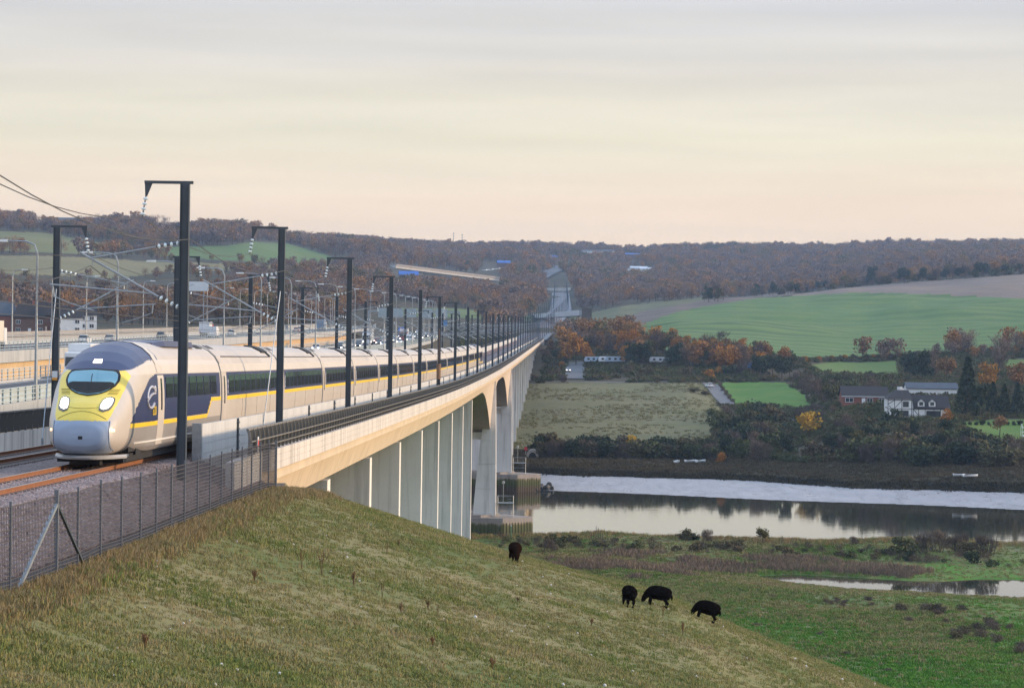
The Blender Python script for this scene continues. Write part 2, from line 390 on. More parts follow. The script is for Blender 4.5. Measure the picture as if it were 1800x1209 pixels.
# fields, as the outlines the photograph shows, each with the depths between which it lies
FIELDS = [
 ('pasture_upper', [(-200,400),(0,407),(70,409),(140,420),(200,430),(240,438),(245,446),(200,447),(120,446),(0,440),(-200,436)], 1200, 2700),
 ('pasture_lower', [(-200,448),(85,450),(140,452),(280,460),(478,466),(470,474),(280,478),(220,489),(30,482),(-200,478)], 1200, 2700),
 ('pasture_green', [(243,438),(300,434),(400,432),(446,425),(504,428),(545,440),(600,456),(612,465),(490,461),(400,458),(300,452),(248,446)], 1200, 2900),
 ('valley_strip', [(690,543),(790,541),(935,556),(935,566),(800,558),(690,556)], 1150, 2300),
 ('pasture_ridge', [(470,432),(520,440),(500,449),(440,446)], 99999, 99999),
 ('crop_field', [(1098,584),(1150,562),(1190,548),(1260,535),(1330,524),(1400,520),(1500,514.5),(1570,515),(1700,520),(1800,525),(1950,530),(1950,612),(1800,610),(1700,616),(1600,623),(1500,631),(1400,632),(1380,620),(1300,626),(1200,626),(1140,605),(1110,592)], 1000, 2150),
 ('ploughed_field', [(1385,518.5),(1500,505),(1600,496),(1700,489),(1800,482),(1950,476),(1950,530),(1800,525),(1700,520),(1570,515),(1500,514.5),(1400,520)], 1500, 2300),
 ('stubble_field', [(1050,583),(1090,562),(1130,547),(1190,536),(1240,527),(1330,519),(1400,512),(1390,518.5),(1330,524),(1260,535),(1190,548),(1150,562),(1098,584),(1105,592),(1050,592)], 1100, 2300),
 ('rough_pasture', [(1000,558),(1040,549),(1110,535),(1200,527),(1240,522),(1240,527),(1190,536),(1130,547),(1090,562),(1050,583),(1050,592),(995,592)], 1100, 2400),
 ('paddock_strip', [(1425,641),(1500,632),(1575,628),(1582,660),(1500,660),(1440,655)], 900, 1120),
 ('paddock_corner', [(1740,622),(1800,614),(1950,612),(1950,652),(1770,650)], 800, 1120),
 ('hay_meadow', [(1258,672),(1380,672),(1408,690),(1432,715),(1300,715),(1282,705),(1270,688)], 800, 1020),
 ('lawn', [(1672,742),(1760,737),(1990,737),(1990,786),(1765,782),(1710,760)], 640, 800),
 ('valley_meadow', [(860,676),(1000,672),(1240,673),(1256,690),(1262,714),(1310,728),(1335,738),(1262,756),(1250,786),(930,790),(860,790)], 690, 1000),
]
FIELDS = [f for f in FIELDS if f[2] < 9000]

def G(name, c1, c2, c3, s1, s2, bump=.2, rough=.95, stripes=None, patch=None):
    """ground: three colours mixed by two sizes of noise, optional drilled rows or tussock patches"""
    m = bpy.data.materials.new(name); m.use_nodes = True; g = NG(m); b = g.N['Principled BSDF']
    b.inputs['Roughness'].default_value = rough; b.inputs['Specular IOR Level'].default_value = .15
    pos = g.n('ShaderNodeNewGeometry').outputs['Position']
    a = g.noise(pos, s1, 6, .6); f = g.noise(pos, s2, 5, .65)
    c = g.mixc(g.mapr(a, .36, .64, 0, 1), c1, c2)
    c = g.mixc(g.mapr(f, .48, .72, 0, .8), c, c3)
    if stripes:
        ang, per, cs, amt = stripes
        mp = g.n('ShaderNodeMapping'); mp.inputs['Rotation'].default_value = (0, 0, ang); g.L.new(pos, mp.inputs[0])
        wv = g.n('ShaderNodeTexWave', wave_type='BANDS', bands_direction='X'); wv.inputs['Scale'].default_value = per; wv.inputs['Distortion'].default_value = 2.5
        wv.inputs['Detail'].default_value = 3; wv.inputs['Detail Scale'].default_value = .6; g.L.new(mp.outputs[0], wv.inputs['Vector'])
        am = g.mapr(a, .3, .7, 0, amt); mm = g.n('ShaderNodeMath', operation='MULTIPLY'); g.L.new(am, mm.inputs[0]); g.L.new(wv.outputs['Fac'], mm.inputs[1])
        c = g.mixc(mm.outputs[0], c, cs)
    if patch:
        sc, cp, lo, hi = patch
        c = g.mixc(g.mapr(g.noise(g.vmul(pos, (1, .45, 1)), sc, 6, .7), lo, hi, 0, 1), c, cp)
    g.L.new(c, b.inputs['Base Color'])
    bn = g.n('ShaderNodeBump'); bn.inputs['Distance'].default_value = bump; bn.inputs['Strength'].default_value = .8
    g.L.new(f, bn.inputs['Height']); g.L.new(bn.outputs[0], b.inputs['Normal'])
    return m
GM = {
 'hillside': G('hill_turf', (.135,.145,.050), (.22,.185,.09), (.25,.20,.12), .09, 1.6, .12, patch=(.16, (.075,.115,.028), .52, .70)),
 'trackside': G('trackside_grit', (.085,.078,.075), (.12,.105,.095), (.16,.14,.13), .5, 6, .05),
 'floodplain': G('marsh_grass', (.105,.155,.042), (.18,.165,.075), (.22,.18,.095), .035, .35, .35, patch=(.05, (.080,.185,.026), .46, .61)),
 'river_bed': G('river_bed_mud', (.07,.06,.05), (.09,.08,.07), (.10,.09,.08), .1, 1, .1),
 'salt_marsh': G('salt_marsh_turf', (.045,.040,.022), (.075,.060,.036), (.10,.085,.05), .06, .6, .5),
 'woodland_floor': G('woodland_floor', (.060,.050,.032), (.085,.068,.042), (.070,.075,.035), .02, .15, .6),
 'valley_meadow': G('tussock_meadow', (.125,.125,.055), (.165,.150,.078), (.20,.170,.095), .03, .30, .5, patch=(.045, (.085,.070,.042), .60, .72)),
 'crop_field': G('winter_crop', (.105,.175,.055), (.135,.195,.062), (.16,.20,.075), .006, .08, .1, stripes=(R(97), .013, (.055,.100,.040), 1.0)),
 'ploughed_field': G('ploughed_earth', (.20,.150,.118), (.235,.180,.14), (.22,.165,.13), .006, .1, .1, stripes=(R(97), .012, (.16,.12,.095), .5)),
 'stubble_field': G('stubble', (.140,.105,.085), (.185,.145,.115), (.15,.13,.085), .006, .08, .1, stripes=(R(75), .012, (.11,.085,.07), .7)),
 'rough_pasture': G('rough_pasture_turf', (.12,.125,.06), (.15,.14,.08), (.16,.15,.09), .01, .1, .2),
 'pasture_upper': G('pasture_turf', (.14,.145,.05), (.175,.165,.065), (.16,.145,.07), .008, .06, .2),
 'pasture_lower': G('dry_pasture_turf', (.175,.155,.07), (.205,.175,.085), (.16,.15,.07), .01, .08, .2),
 'pasture_green': G('green_pasture_turf', (.085,.145,.045), (.11,.155,.05), (.13,.15,.055), .008, .06, .2),
 'paddock_strip': G('paddock_turf', (.085,.15,.035), (.12,.16,.045), (.13,.15,.05), .03, .2, .2),
 'hay_meadow': G('hay_meadow_turf', (.070,.165,.028), (.11,.19,.035), (.14,.175,.055), .05, .16, .3, patch=(.10, (.075,.13,.03), .55, .7)),
 'lawn': G('lawn_turf', (.070,.15,.028), (.11,.17,.035), (.13,.15,.05), .09, .3, .2),
}
GM['valley_strip'] = G('valley_strip_turf', (.10,.15,.05), (.14,.16,.065), (.15,.14,.07), .01, .08, .2)
GM['paddock_corner'] = GM['paddock_strip']
def mud_mat():
    m = bpy.data.materials.new('wet_mud'); m.use_nodes = True; g = NG(m); b = g.N['Principled BSDF']
    pos = g.n('ShaderNodeNewGeometry').outputs['Position']
    f = g.noise(g.vmul(pos, (.30, .085, 1)), 1.0, 8, .72, .6); a = g.noise(g.vmul(pos, (.35, .2, 1)), .3, 4)
    c = g.ramp(f, [(.28, (.13,.125,.13)), (.40, (.23,.222,.238)), (.55, (.28,.268,.285)), (.75, (.33,.315,.335))])
    il = g.n('ShaderNodeMath', operation='SUBTRACT'); g.L.new(g.noise(g.vmul(pos, (.16, .022, 1)), 1.0, 3, .5), il.inputs[0]); il.inputs[1].default_value = .5
    ia = g.n('ShaderNodeMath', operation='ABSOLUTE'); g.L.new(il.outputs[0], ia.inputs[0]); c = g.mixc(g.mapr(ia.outputs[0], 0, .010, .8, 0), c, (.08,.075,.075)); g.L.new(c, b.inputs['Base Color'])
    g.L.new(g.mapr(a, .3, .7, .22, .5), b.inputs['Roughness'])
    bn = g.n('ShaderNodeBump'); bn.inputs['Distance'].default_value = .5; g.L.new(f, bn.inputs['Height']); g.L.new(bn.outputs[0], b.inputs['Normal'])
    return m
GM['mud_bank'] = mud_mat()

def build_ground():
    ys = np.concatenate([np.linspace(-60, 38, 24), np.arange(40, 150, .55), np.arange(150, 280, 4), np.arange(280, 700, 2.0), np.arange(700, 1300, 4.5),
                         np.arange(1300, 2600, 7.5), np.arange(2600, 4600, 36), np.linspace(4620, 5280, 6)])
    ts = np.concatenate([np.linspace(-1.1, -.27, 24), np.linspace(-.26, .24, 520), np.linspace(.25, 1.1, 24)])
    Y, T = np.meshgrid(ys, ts, indexing='ij'); X = T * (Y + 70)
    # rows follow the two river banks, so both shores are clean lines
    Z = ground(X, Y)
    px, py = project(np.stack([X, Y, Z], -1))
    ny, nt = X.shape
    names = ['woodland_floor', 'hillside', 'trackside', 'floodplain', 'river_bed', 'mud_bank', 'salt_marsh'] + [f[0] for f in FIELDS]
    cx = (X[:-1,:-1] + X[1:,1:]) / 2; cy = (Y[:-1,:-1] + Y[1:,1:]) / 2; cz = (Z[:-1,:-1] + Z[1:,1:]) / 2
    wob = (fbm(cx * .05, cy * .05) - .5) * 3
    cpx = (px[:-1,:-1] + px[1:,1:]) / 2 + wob; cpy = (py[:-1,:-1] + py[1:,1:]) / 2 + wob * .4
    zone = np.zeros(cx.shape, np.int32)
    for i, (nm, poly, lo, hi) in enumerate(FIELDS):
        zone[inside(poly, cpx, cpy) & (cy > lo) & (cy < hi)] = 7 + i
    ns, fs, mt = near_shore(cx), far_shore(cx), mud_top(cx)
    zone[cy < mt + 42 + wob * 3] = 6; zone[cy < mt + 1.2] = 5; zone[cy < fs] = 4; zone[cy < ns] = 3
    hillm = (cy < 320) & (hill(cx, cy) > 3.2 + wob * .5) & (cx > -60); zone[hillm] = 1
    zone[(cy < 106) & (cx < -10.45) & (cx > -27)] = 2
    idx = np.arange(ny * nt).reshape(ny, nt)
    F = np.stack([idx[:-1,:-1], idx[:-1,1:], idx[1:,1:], idx[1:,:-1]], -1)
    V = np.stack([X, Y, Z], -1).reshape(-1, 3)
    for i, nm in enumerate(names):
        f = F[zone == i]
        if not len(f): print('no zone', nm); continue
        u, inv = np.unique(f, return_inverse=True)
        me = np_mesh(nm, V[u], inv.reshape(f.shape), GM[nm])
        tag(link(nm, me), kind='structure')
build_ground()

def water_mat():
    m = bpy.data.materials.new('river_water'); m.use_nodes = True; g = NG(m); b = g.N['Principled BSDF']
    b.inputs['Base Color'].default_value = (.040, .038, .026, 1); b.inputs['Roughness'].default_value = .04; b.inputs['IOR'].default_value = 1.33
    b.inputs['Specular IOR Level'].default_value = .8
    pos = g.n('ShaderNodeNewGeometry').outputs['Position']
    f = g.noise(g.vmul(pos, (.55, 1, 1)), .35, 3); bn = g.n('ShaderNodeBump'); bn.inputs['Distance'].default_value = .012; bn.inputs['Strength'].default_value = .6
    g.L.new(f, bn.inputs['Height']); g.L.new(bn.outputs[0], b.inputs['Normal']); return m
def build_water():
    m = water_mat(); mb = MB(); n = 40
    xs = np.linspace(-420, 420, n)
    vs = [(x, float(near_shore(x)) - 6, 0.0) for x in xs] + [(x, float(far_shore(x)) + 2.5, 0.0) for x in xs]
    mb.add(vs, [(i, i+1, n+i+1, n+i) for i in range(n-1)])
    tag(mb.build('river_water', m), kind='structure')
    c = CREEK_M; ctr = c.mean(0); mb = MB()
    mb.add([(*(ctr + (p - ctr) * 1.05), CREEK_Z) for p in c], [tuple(range(len(c)))])
    tag(mb.build('creek_water', m), kind='structure')
build_water()
# ------------------------------------------------------------------ railway: shared materials
M_CONC = mat('sunlit_cream_concrete', (.56,.47,.365), .85, .10, .35, bump=.01, bscale=6)  # cream tint: warm sunlight put into the concrete colour
def conc_mat(name, c1, c2, streak=.5):
    m = bpy.data.materials.new(name); m.use_nodes = True; g = NG(m); b = g.N['Principled BSDF']; b.inputs['Roughness'].default_value = .88
    pos = g.n('ShaderNodeTexCoord').outputs['Object']
    a = g.noise(pos, .35, 5, .6); s = g.noise(g.vmul(pos, (1.6, 1.6, .07)), 1.1, 5, .65); f = g.noise(pos, 4, 4)
    c = g.mixc(g.mapr(a, .3, .7, 0, 1), c1, c2)
    c = g.mixc(g.mapr(s, .50, .66, 0, streak), c, tuple(x * .55 for x in c1))
    c = g.mixc(g.mapr(f, .55, .75, 0, .25), c, tuple(x * .72 for x in c2))
    g.L.new(c, b.inputs['Base Color'])
    bn = g.n('ShaderNodeBump'); bn.inputs['Distance'].default_value = .012; g.L.new(f, bn.inputs['Height']); g.L.new(bn.outputs[0], b.inputs['Normal'])
    return m
M_PIER = conc_mat('pier_concrete', (.66,.65,.63), (.74,.73,.71), .6)
M_GIRD = conc_mat('sunlit_girder_concrete', (.53,.44,.345), (.62,.52,.41), .45)  # girder colour includes the warm sun on its side
M_FASC = conc_mat('fascia_concrete', (.52,.49,.465), (.62,.585,.555), .75)
M_BARR = conc_mat('barrier_concrete', (.47,.48,.48), (.55,.555,.55), .4)
M_CAP = conc_mat('pile_cap_concrete', (.26,.235,.22), (.32,.29,.265), .5)
M_STEELD = mat('dark_painted_steel', (.034,.047,.062), .5, .25, 2.0, col2=(.050,.066,.085))
M_RAILG = mat('black_railing_steel', (.006,.006,.0065), .6, .2, 3)
M_RAILL = mat('lit_railing_edge', (.17,.16,.15), .6, .25, 3)  # paler steel: light on post and rail edges put into the colour
M_GALV = mat('galvanised_steel', (.30,.335,.37), .45, .15, 5, metal=.55)
M_WIRE = mat('overhead_wire', (.05,.05,.055), .5, .1, 1)
M_INSUL = mat('insulator_glass', (.72,.80,.82), .18, .05, 1)
M_RUST = mat('rusty_rail', (.20,.075,.028), .75, .3, 6, col2=(.28,.115,.045))
M_RAILTOP = mat('worn_rail_head', (.36,.33,.30), .35, .1, 2, metal=.8)
M_SLEEP = mat('sleeper_concrete', (.20,.17,.16), .9, .2, 4)
def ballast_mat():
    m = bpy.data.materials.new('ballast'); m.use_nodes = True; g = NG(m); b = g.N['Principled BSDF']; b.inputs['Roughness'].default_value = .9
    pos = g.n('ShaderNodeTexCoord').outputs['Object']
    v = g.n('ShaderNodeTexVoronoi'); v.inputs['Scale'].default_value = 14; g.L.new(pos, v.inputs['Vector'])
    sp = g.n('ShaderNodeSeparateColor'); g.L.new(v.outputs['Color'], sp.inputs[0])
    c = g.ramp(sp.outputs[0], [(0, (.10,.075,.075)), (.5, (.185,.145,.14)), (1, (.30,.25,.245))])
    n = g.noise(pos, .5, 4); c = g.mixc(g.mapr(n, .4, .65, 0, .5), c, (.12,.085,.075))
    g.L.new(c, b.inputs['Base Color'])
    bn = g.n('ShaderNodeBump'); bn.inputs['Distance'].default_value = .04; bn.invert = True; g.L.new(v.outputs['Distance'], bn.inputs['Height']); g.L.new(bn.outputs[0], b.inputs['Normal'])
    return m
M_BALL = ballast_mat()

XC = -18.05                                  # middle of the deck
DECK0, DECK1 = 106.5, 1262.0
def along(mb, sec, y0, y1, step, closed=True, xc=None, mi=None):   # a cross-section carried along the railway
    ys = np.arange(y0, y1, step).tolist() + [y1]
    rings = []
    for y in ys:
        c = float(track_x(y)) if xc is None else xc; z = float(rail_z(y)); rings.append([(c + p[0], y, z + p[1]) for p in sec])
    return mb.loft(rings, closed=closed, cap=closed, mi=mi)

# ------------------------------------------------------------------ viaduct
PIER_S = 33.1
PIERS = [155.5 + PIER_S * i for i in range(8)]
MAIN = [474.0, 607.0]
FARP = [607 + 42 + 36.0 * i for i in range(0, 17)]
def build_viaduct():
    v = thing('railway_viaduct', 'long pale concrete railway viaduct carrying the train over the river', 'viaduct', (0, 0, 0))
    mb = MB(); along(mb, [(-6.6,-.75),(-6.6,-1.1),(-4.6,-1.25),(4.6,-1.25),(6.6,-1.1),(6.6,-.75)], DECK0, DECK1, 6)
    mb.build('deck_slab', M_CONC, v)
    # edge beams: three courses with recessed lines between, capped
    for sgn in (1, -1):
        mb = MB()
        sec = [(6.86,-.64),(6.86,-.40),(6.835,-.385),(6.835,-.37),(6.86,-.355),(6.86,-.12),(6.835,-.105),(6.835,-.09),(6.86,-.075),(6.86,.15),(6.60,.17),(6.60,-.64)]
        sec = [(sgn * a, b) for a, b in sec]
        y = DECK0
        while y < DECK1 - 1:                 # lengths with a narrow gap, each its own edge piece
            y2 = min(y + 12.0, DECK1); along(mb, sec, y + .012, y2 - .012, 6); y = y2
        mb.build('edge_beam', M_FASC, v)
    # box girder; soffit drops in long curves to the two river piers
    def soffit(y):
        d = -2.76
        for m in MAIN:
            q = abs(y - m)
            a = max(0.0, 1 - q / 52.0)
            d = min(d, -2.76 - 7.6 * a ** 2.1)
        return d
    ys = sorted(set(np.arange(DECK0, 420, 8.0).tolist() + np.arange(420, 662, 2.0).tolist() + np.arange(662, DECK1, 8.0).tolist() + [DECK1]))
    rings = []
    for y in ys:
        z = float(rail_z(y)); s = soffit(y); w = 5.55 if s > -3 else 5.55
        wb = 4.95
        wb = 5.9 - .357 * min(-s - .66, 2.1)
        rings.append([(XC - 5.9, y, z - .66), (XC - wb, y, z + s), (XC + wb, y, z + s), (XC + 5.9, y, z - .66)])
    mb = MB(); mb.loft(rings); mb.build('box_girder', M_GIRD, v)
    # slab piers
    def pier(y, zt, zb, w, t):
        mb = MB(); x0, x1 = XC - w, XC + w
        # shaft in lifts with shallow recessed joints
        zs = [zb]; z = zt - 5.2
        lifts = []
        while z > zb: lifts.append(z); z -= 5.2
        lv = [zb] + sorted(lifts) + [zt]
        for a, b in zip(lv[:-1], lv[1:]):
            mb.hexa([(x0, y - t, a + .02), (x1, y - t, a + .02), (x1, y + t, a + .02), (x0, y + t, a + .02)],
                    [(x0, y - t, b - .02), (x1, y - t, b - .02), (x1, y + t, b - .02), (x0, y + t, b - .02)])
        mb.box(x0 + .03, x1 - .03, y - t + .03, y + t - .03, zb, zt - .03)
        mb.build('pier', M_PIER, v)
        for x in (x0 + 1.3, x1 - 1.3): mb = MB(); mb.box(x - .45, x + .45, y - .5, y + .5, zt - .03, zt + .26); mb.build('bearing', M_CAP, v)
    for y in PIERS + FARP:
        zt = float(rail_z(y)) + soffit(y) - .25
        pier(y, zt, gz(XC, y) - 3.0, 5.02 if y < 500 else 5.0, .95)
    # river piers: two tapering legs that clasp the girder and come to a point on its side
    for y in MAIN:
        z = float(rail_z(y)); zb = 3.9
        for sgn in (1, -1):
            mb = MB()
            xo = 5.72
            def ring(zz, hw, xin, xout): return [(XC + sgn * xin, y - hw, zz), (XC + sgn * xout, y - hw, zz), (XC + sgn * xout, y + hw, zz), (XC + sgn * xin, y + hw, zz)]
            top = z - 1.9
            lv = [(zb, 2.2, 2.5, 6.3), (zb + 4.5, 2.1, 2.85, 6.25), (zb + 8.6, 1.95, 3.2, 6.2), (zb + 12.5, 1.8, 3.6, 6.15), (z - 9.0, 1.6, 4.0, 6.1), (z - 5.5, 1.2, 4.7, 6.05), (top, .25, 5.75, 6.0)]
            for (a, b) in zip(lv[:-1], lv[1:]):
                r0 = ring(a[0] + .02, *a[1:]); r1 = ring(b[0] - .02, *b[1:])
                if sgn < 0: r0 = r0[::-1]; r1 = r1[::-1]
                mb.hexa(r0, r1)
            a, b = lv[0], lv[-2]; r0 = ring(a[0], a[1]-.06, a[2]+.06, a[3]-.06); r1 = ring(b[0], b[1]-.06, b[2]+.06, b[3]-.06)
            if sgn < 0: r0 = r0[::-1]; r1 = r1[::-1]
            mb.hexa(r0, r1)
            mb.build('pier_leg', M_PIER, v)
        mb = MB(); mb.box(XC - 4.0, XC + 4.0, y - 1.5, y + 1.5, z - 11.6, z - 10.4); mb.build('crosshead', M_PIER, v)
        mb = MB()                            # cutwater base: long and pointed across the stream
        pts = [(-13.5, 0), (-9.5, -5.2), (7.6, -5.2), (12.4, -.6), (12.4, .6), (7.6, 5.2), (-9.5, 5.2)]
        for (za, zc, k, mi) in ((-2.5, 3.0, 1.0, 1), (3.0, 3.75, 1.0, 0)):
            mb.prism([(XC + p[0] * k, y + p[1] * k) for p in pts], 'z', za, zc, mi)
        for p in range(30):                  # upright sheet piles round the base
            pass
        mb.prism([(XC + p[0] * .62 - .8, y + p[1] * .86) for p in pts], 'z', 3.75, 4.15, 0)
        mb.build('pile_cap', [M_CAP, M_ALGAE], v)
        mb = MB(); P = [(XC + p[0] * 1.0, y + p[1]) for p in pts]
        for a, b in zip(P, P[1:] + P[:1]):
            a = Vector((*a, 0)); b = Vector((*b, 0)); L = (b - a).length; u = (b - a) / max(L, .01); n = Vector((u.y, -u.x, 0)); k = int(L / .62)
            for i in range(k):
                c = a + u * (i + .5) * (L / k); w = .2
                q = [c - u * w + n * .02, c + u * w + n * .02, c + u * w * .8 + n * .09, c - u * w * .8 + n * .09]
                mb.prism([(p.x, p.y) for p in q], 'z', -2.4, 3.0)
        mb.build('sheet_pile', M_ALGAE, v)['kind'] = 'stuff'
    # abutments
    mb = MB(); z = float(rail_z(104))
    mb.hexa([(XC - 6.3, 101.5, z - 6), (XC + 6.3, 101.5, z - 6), (XC + 6.3, 106.4, z - 6), (XC - 6.3, 106.4, z - 6)],
            [(XC - 6.3, 101.5, z - .76), (XC + 6.3, 101.5, z - .76), (XC + 6.3, 106.4, z - .80), (XC - 6.3, 106.4, z - .80)])
    for sg in (1, -1):
        x0, x1 = sorted((XC + sg * 6.32, XC + sg * 6.62)); mb.box(x0, x1, 97.5, 106.4, z - 3.2, z + .12)
    mb.build('abutment', M_PIER, v)
    mb = MB(); z = float(rail_z(1264)); mb.box(XC - 7, XC + 7, 1262.05, 1272, z - 9, z - .76); mb.build('abutment', M_PIER, v)
    # navigation platforms with ladders and lamps on the river piers
    for y in MAIN:
        mb = MB(); x0, x1, yy = XC + 6.6, XC + 9.2, y - 1.0
        for xx in (x0, x1):
            for y2 in (yy - 1.2, yy + 1.2): mb.tube([(xx, y2, 3.75), (xx, y2, 7.2)], .045, 5)
        for zz in (5.0, 6.1, 7.2):
            mb.tube([(x0, yy - 1.2, zz), (x1, yy - 1.2, zz), (x1, yy + 1.2, zz), (x0, yy + 1.2, zz), (x0, yy - 1.2, zz)], .035, 4)
        for i in range(9): mb.tube([(x1 - .8, yy - 1.25, 3.9 + i * .36), (x1 - .25, yy - 1.25, 3.9 + i * .36)], .03, 4)
        mb.box(x0 - .1, x1 + .1, yy - 1.3, yy + 1.3, 6.02, 6.08)
        mb.build('access_platform', M_GALV, v)
        p = mb = MB(); mb.tube([(x0 + .9, yy, 6.1), (x0 + .9, yy, 9.2)], .05, 6); mb.lathe([(.05,0),(.22,.1),(.22,.42),(.05,.5)], 10, c=(x0 + .9, yy, 9.2))
        mb.build('navigation_lamp', M_GALV, v)
    return v
def algae_mat():
    m = bpy.data.materials.new('weedy_sheet_pile'); m.use_nodes = True; g = NG(m); b = g.N['Principled BSDF']; b.inputs['Roughness'].default_value = .8
    tc = g.n('ShaderNodeNewGeometry'); sp = g.n('ShaderNodeSeparateXYZ'); g.L.new(tc.outputs['Position'], sp.inputs[0])
    n = g.noise(g.vmul(tc.outputs['Position'], (1, 1, .15)), 1.6, 5)
    ad = g.n('ShaderNodeMath', operation='MULTIPLY_ADD'); ad.inputs[1].default_value = 1.6; g.L.new(n, ad.inputs[0]); g.L.new(sp.outputs['Z'], ad.inputs[2])
    g.L.new(g.ramp(g.mapr(ad.outputs[0], 0, 4.2, 0, 1), [(0, (.045,.032,.020)), (.40, (.065,.045,.028)), (.58, (.055,.07,.018)), (.80, (.085,.085,.03)), (.92, (.33,.28,.23)), (1, (.36,.31,.26))]), b.inputs['Base Color'])
    return m
M_ALGAE = algae_mat()
VIA = build_viaduct()

# ------------------------------------------------------------------ tracks and ballast
def pts_along(x, dz, y0, y1, step=8.0):
    return [(x + float(track_x(y)) - XC if y > 1250 else x, y, float(rail_z(y)) + dz) for y in np.arange(y0, y1 + .1, step)]
def build_tracks():
    for tx, nm in ((-15.8, 'nearer'), (-20.3, 'farther')):
        t = thing('railway_track', f'pair of rusty rails of the {"track the train runs on" if nm == "nearer" else "empty track on the far side of the train"}', 'railway track', (0,0,0), 0, 'tracks of the main line')
        for s in (-1, 1):
            mb = MB(); xx = tx + s * .7535
            sec = [(-.075,-.160),(.075,-.160),(.075,-.145),(.012,-.125),(.012,-.045),(.036,-.035),(.036,-.003),(-.036,-.003),(-.036,-.035),(-.012,-.045),(-.012,-.125),(-.075,-.145)]
            rings = [[(p[0] + xx + float(track_x(y)) - XC, y, float(rail_z(y)) + p[1]) for p in sec] for y in np.arange(30, 2600, 10.0)]
            mb.loft(rings); 
            top = [[(xx + q + float(track_x(y)) - XC, y, float(rail_z(y)) + h) for q, h in ((-.030, -.002), (.030, -.002), (.030, .002), (-.030, .002))] for y in np.arange(30, 2600, 10.0)]
            mb.loft(top, mi=1)
            mb.build('rail', [M_RUST, M_RAILTOP], t)
        mb = MB()
        mb.hexa([(-1.25,-.14,-.20),(1.25,-.14,-.20),(1.25,.14,-.20),(-1.25,.14,-.20)], [(-1.25,-.11,0),(1.25,-.11,0),(1.25,.11,0),(-1.25,.11,0)])
        for s in (-1, 1):
            for q in (-.13, .13): mb.box(s*.7535+q-.05, s*.7535+q+.05, -.06, .06, 0, .05)
        sm = mb.mesh('sleeper', M_SLEEP)
        for i in range(130):
            y = 42 + i * .6; link('sleeper', sm, t, (tx, y, float(rail_z(y)) - .172), (math.atan(-.0165), 0, 0))
    # ballast bed
    def bed(sec, y0, y1, step, name, m_=None):
        xs = [p[0] for p in sec]; ys = np.arange(y0, y1 + .01, step); V = []; m = len(sec)
        X, Y = np.meshgrid(np.array(xs), ys); H = np.tile(np.array([p[1] for p in sec]), (len(ys), 1))
        X = X + (track_x(Y) - XC); Z = rail_z(Y) + H + (fbm(X * 2.2, Y * 2.2, 3) - .5) * .07
        idx = np.arange(X.size).reshape(X.shape); F = np.stack([idx[:-1,:-1], idx[:-1,1:], idx[1:,1:], idx[1:,:-1]], -1).reshape(-1, 4)
        tag(link(name, np_mesh(name, np.stack([X, Y, Z], -1).reshape(-1, 3), F, m_ or M_BALL)), kind='stuff')
    def prof(x):
        d = min(abs(x + 15.8), abs(x + 20.3))
        if x > -13.9: return -.22 - (x + 13.9) * .30
        if x < -22.2: return -.22 - (-22.2 - x) * .30
        return -.20 - .03 * (1 if abs(d) > 1.3 else 0)
    bed([(x, prof(x)) for x in np.arange(-24.6, -11.2, .35)], 30, 106.4, .5, 'ballast')
    bed([(x, -.23) for x in np.linspace(-22.4, -13.72, 12)], 106.4, 1262, 6, 'ballast')
    M_FARB = mat('far_trackbed_grey', (.15,.155,.17), .9, .15, .05)
    bed([(x, -.3) for x in np.linspace(-25.5, -10.5, 9)], 1262, 2620, 12, 'ballast', M_FARB)
build_tracks()

# ------------------------------------------------------------------ noise barriers, railings
def build_barriers():
    for sx, lab, y0 in ((XC + 4.42, 'white concrete noise barrier of grooved panels between the train and the masts', 104.6), (XC - 4.42, 'white concrete noise barrier along the far side of the tracks', 226.8)):
        b = thing('noise_barrier', lab, 'noise barrier')
        mb = MB(); L = 3.98
        for k in range(5):                   # five courses, each set off by a recessed line
            z0 = -.70 + k * .37; mb.box(-.06, .06, .01, L - .01, z0 + (.012 if k else 0), z0 + .358 + (.012 if k == 4 else 0))
        mb.box(-.045, .045, .02, L - .02, -.70, 1.10)
        pm = mb.mesh('barrier_panel', M_BARR)
        mb = MB(); mb.box(-.10, .10, -.11, .11, -.74, 1.17); qm = mb.mesh('barrier_post', M_BARR)
        mb = MB(); mb.box(-.17, .17, -.14, .14, -2.0, 1.20); em = mb.mesh('end_post', M_GALV)
        mb = MB()
        for q in (-.16, .16): mb.box(.065, .11, q - .03, q + .03, -.5, 1.15)
        for k in range(6): mb.box(.065, .14, -.24, .24, -.35 + k * .26, -.29 + k * .26)
        jm = mb.mesh('cable_bracket', M_STEELD)
        y = y0; k = 0
        link('end_post', em, b, (sx, y - .16, float(rail_z(y))))
        while y < DECK1 - 5:
            sl = (float(rail_z(y + 4)) - float(rail_z(y))) / 4.0
            link('barrier_panel', pm, b, (sx, y, float(rail_z(y))), (math.atan(sl), 0, 0))
            if sx > XC and k % 4 == 3 and y < 700: link('cable_bracket', jm, b, (sx, y, float(rail_z(y))))
            y += 4.0; k += 1
build_barriers()
